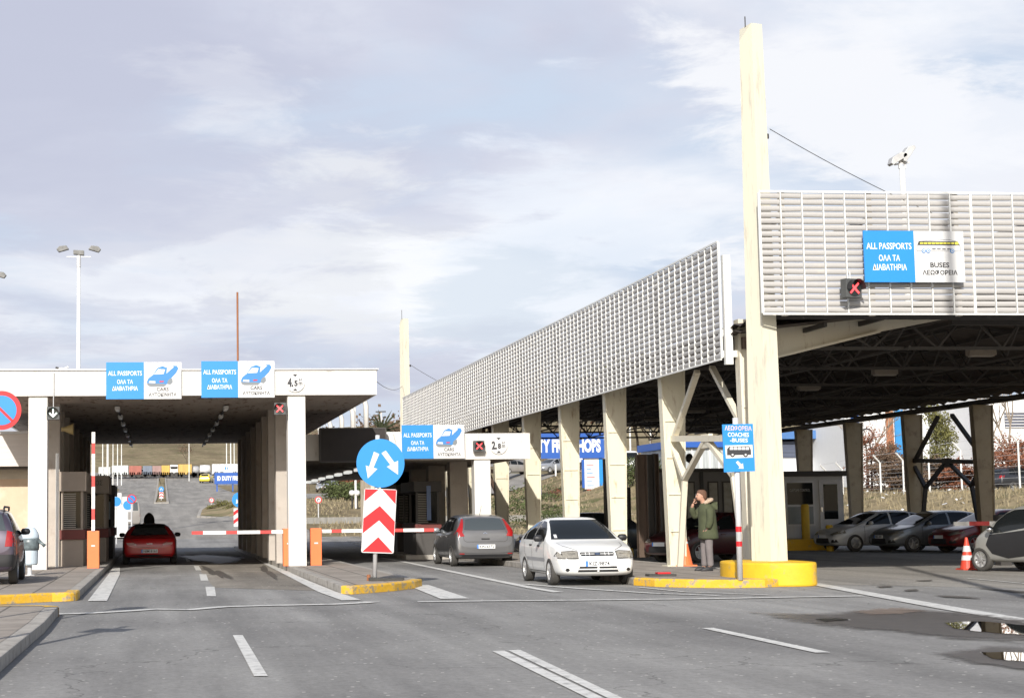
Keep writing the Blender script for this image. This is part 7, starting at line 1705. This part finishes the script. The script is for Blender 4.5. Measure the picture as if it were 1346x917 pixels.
# parka: body loft, sleeves grown as one surface
pk = [(-.03, 0, .70, .225, .235), (-.03, 0, .72, .228, .24), (-.025, 0, .90, .215, .225), (-.02, 0, 1.06, .20, .215), (-.01, 0, 1.24, .20, .225), (0, 0, 1.38, .185, .225), (.01, 0, 1.46, .14, .17), (.03, 0, 1.52, .10, .11)]
o = part(loft(pk, 24), 'parka', PARKA, man, smooth=True); subdiv(o)
skin('sleeve', [(.0, .15, 1.40, .105), (.0, .24, 1.31, .095), (.02, .265, 1.10, .085), (.06, .215, .94, .072)], [(0, 1), (1, 2), (2, 3)], PARKA, man)
skin('sleeve', [(.0, -.15, 1.40, .105), (.06, -.25, 1.34, .095), (.19, -.27, 1.20, .09), (.26, -.20, 1.36, .072), (.265, -.165, 1.44, .062)], [(0, 1), (1, 2), (2, 3), (3, 4)], PARKA, man)
mb = MB(); mb.bx(.08, .20, -.245, -.215, .99, 1.0); part(mb, 'pocket_flap', mat('parka_seam', (.03, .035, .02), .9), man)
# hood down the back with fur edge
skin('hood', [(-.09, .10, 1.46, .07), (-.15, .05, 1.44, .085), (-.17, 0, 1.42, .09), (-.15, -.05, 1.44, .085), (-.09, -.10, 1.46, .07)], [(0, 1), (1, 2), (2, 3), (3, 4)], PARKA, man, root=2)
fur = [(.09, .095, 1.50), (.0, .13, 1.55), (-.09, .11, 1.58), (-.13, 0, 1.59), (-.09, -.11, 1.58), (.0, -.13, 1.55), (.09, -.095, 1.50)]
skin('fur_trim', [(*p, .042 + .008 * (i % 2)) for i, p in enumerate(fur)], [(i, i + 1) for i in range(6)], FUR, man, root=3)
# hands
def hand(parent, wrist, fdir, up, side, curl):
    w_ = Vector(wrist); f = Vector(fdir).normalized(); u = Vector(up).normalized(); s = f.cross(u).normalized() * side
    palm = w_ + f * .05; V = [(*w_, .028, .02), (*palm, .036, .016), (*(w_ + f * .09), .036, .014)]; skin('hand', V, [(0, 1), (1, 2)], SKIN, parent, 2)
    for k, (o_, L_) in enumerate(((-.030, .070), (-.010, .080), (.011, .074), (.030, .058))):
        b0 = w_ + f * .080 + s * o_; d1 = (f * math.cos(curl * .5) - u * math.sin(curl * .5)); d2 = (f * math.cos(curl * 1.2) - u * math.sin(curl * 1.2)); d3 = (f * math.cos(curl * 1.8) - u * math.sin(curl * 1.8))
        p1 = b0 + d1 * L_ * .5; p2 = p1 + d2 * L_ * .35; p3 = p2 + d3 * L_ * .25; skin('finger', [(*b0, .0095), (*p1, .009), (*p2, .0085), (*p3, .0075)], [(0, 1), (1, 2), (2, 3)], SKIN, parent, 1)
    b0 = w_ + f * .025 - s * .028; p1 = b0 - s * .03 + f * .022 - u * .01; p2 = p1 + f * .03 - u * .012; skin('thumb', [(*b0, .012), (*p1, .011), (*p2, .0095)], [(0, 1), (1, 2)], SKIN, parent, 1)
hand(man, (.26, -.135, 1.50), (-.55, .10, .95), (.25, -1, .2), 1, .8)
hand(man, (.07, .185, .92), (.2, -.55, -.85), (0, 1, .1), -1, .4)
tag(MB().bx(-.006, .006, -.036, .036, -.075, .075).build('mobile_phone', M['black'], loc=tuple(Vector((g.x, g.y, .15)) + Matrix.Rotation(R(182), 3, 'Z') @ Vector((.17, -.125, 1.64))), rz=R(182 + 75), bevel=.004), 'dark mobile phone the man in the parka holds to his ear', 'phone')
# generic far figures
def figure(loc, rz, label, h, jacket, trousers, hair, hood=False):
    t = thing('person', label, 'person', loc, rz); k = h / 1.75
    P = [(0, 0, .95, .13, .11), (0, 0, 1.15, .14, .11), (0, 0, 1.36, .17, .12), (0, 0, 1.46, .08, .08), (0, 0, 1.55, .055, .055), (.01, 0, 1.64, .085, .08), (.01, 0, 1.70, .08, .075), (0, .1, .88, .09), (.02, .11, .5, .06), (-.02, .11, .09, .045), (.1, .12, .04, .038), (0, -.1, .88, .09), (.0, -.11, .5, .06), (.02, -.11, .09, .045), (.14, -.12, .04, .038), (0, .2, 1.40, .06), (.0, .26, 1.14, .048), (.06, .25, .90, .038), (.08, .25, .8, .03), (0, -.2, 1.40, .06), (.0, -.26, 1.14, .048), (.06, -.25, .90, .038), (.08, -.25, .8, .03)]
    P = [(p[0] * k, p[1] * k, p[2] * k, p[3] * k) + ((p[4] * k,) if len(p) > 4 else ()) for p in P]
    skin('body', P, [(0, 1), (1, 2), (2, 3), (3, 4), (4, 5), (5, 6), (0, 7), (7, 8), (8, 9), (9, 10), (0, 11), (11, 12), (12, 13), (13, 14), (2, 15), (15, 16), (16, 17), (17, 18), (2, 19), (19, 20), (20, 21), (21, 22)], SKIN, t)
    o = part(loft([(0, 0, z * k, rx * k, ry * k) for z, rx, ry in ((.82, .17, .20), (1.0, .165, .195), (1.25, .17, .22), (1.38, .16, .225), (1.46, .11, .15), (1.50, .07, .08))], 18), 'jacket', jacket, t, smooth=True); subdiv(o)
    for s in (1, -1): skin('sleeve', [(0, s * .15 * k, 1.40 * k, .085 * k), (0, s * .25 * k, 1.3 * k, .075 * k), (0, s * .27 * k, 1.12 * k, .068 * k), (.06 * k, s * .255 * k, .90 * k, .055 * k)], [(0, 1), (1, 2), (2, 3)], jacket, t)
    skin('trousers', [(0, 0, .93 * k, .14 * k), (0, .09 * k, .82 * k, .1 * k), (.01, .11 * k, .5 * k, .08 * k), (-.02, .11 * k, .08 * k, .065 * k), (0, -.09 * k, .82 * k, .1 * k), (0, -.11 * k, .5 * k, .08 * k), (.02, -.11 * k, .08 * k, .065 * k)], [(0, 1), (1, 2), (2, 3), (0, 4), (4, 5), (5, 6)], trousers, t)
    o = part(loft([(-.02, 0, 1.60 * k, .085, .08), (-.02, 0, 1.68 * k, .10, .09), (-.015, 0, 1.74 * k, .085, .075), (-.01, 0, 1.77 * k, .03, .03)], 14), 'hair', hair, t, smooth=True); subdiv(o)
    if hood:
        o = part(loft([(-.01, 0, 1.40 * k, .20, .22), (-.01, 0, 1.52 * k, .19, .205), (-.01, 0, 1.62 * k, .18, .195), (-.01, 0, 1.71 * k, .15, .165), (-.01, 0, 1.79 * k, .09, .10), (-.01, 0, 1.84 * k, .03, .03)], 16), 'hood', jacket, t, smooth=True); subdiv(o)
    return t
DKC = mat('jacket_dark', (.04, .038, .04), .85, var=.2)
p = PY(196, 680, 63); figure((p.x, 63, 0), R(95), 'person in a dark hooded jacket standing just beyond the red coupe', 1.60, DKC, DKC, DKC, hood=True)
p = PY(762.5, 650, 160); figure((p.x, 160, hz(p.x, 160)), R(250), 'person in a white shirt and dark trousers by the white list board', 1.76, mat('shirt_white', (.75, .75, .75), .8), mat('trousers_dark', (.06, .06, .07), .9), HAIR)
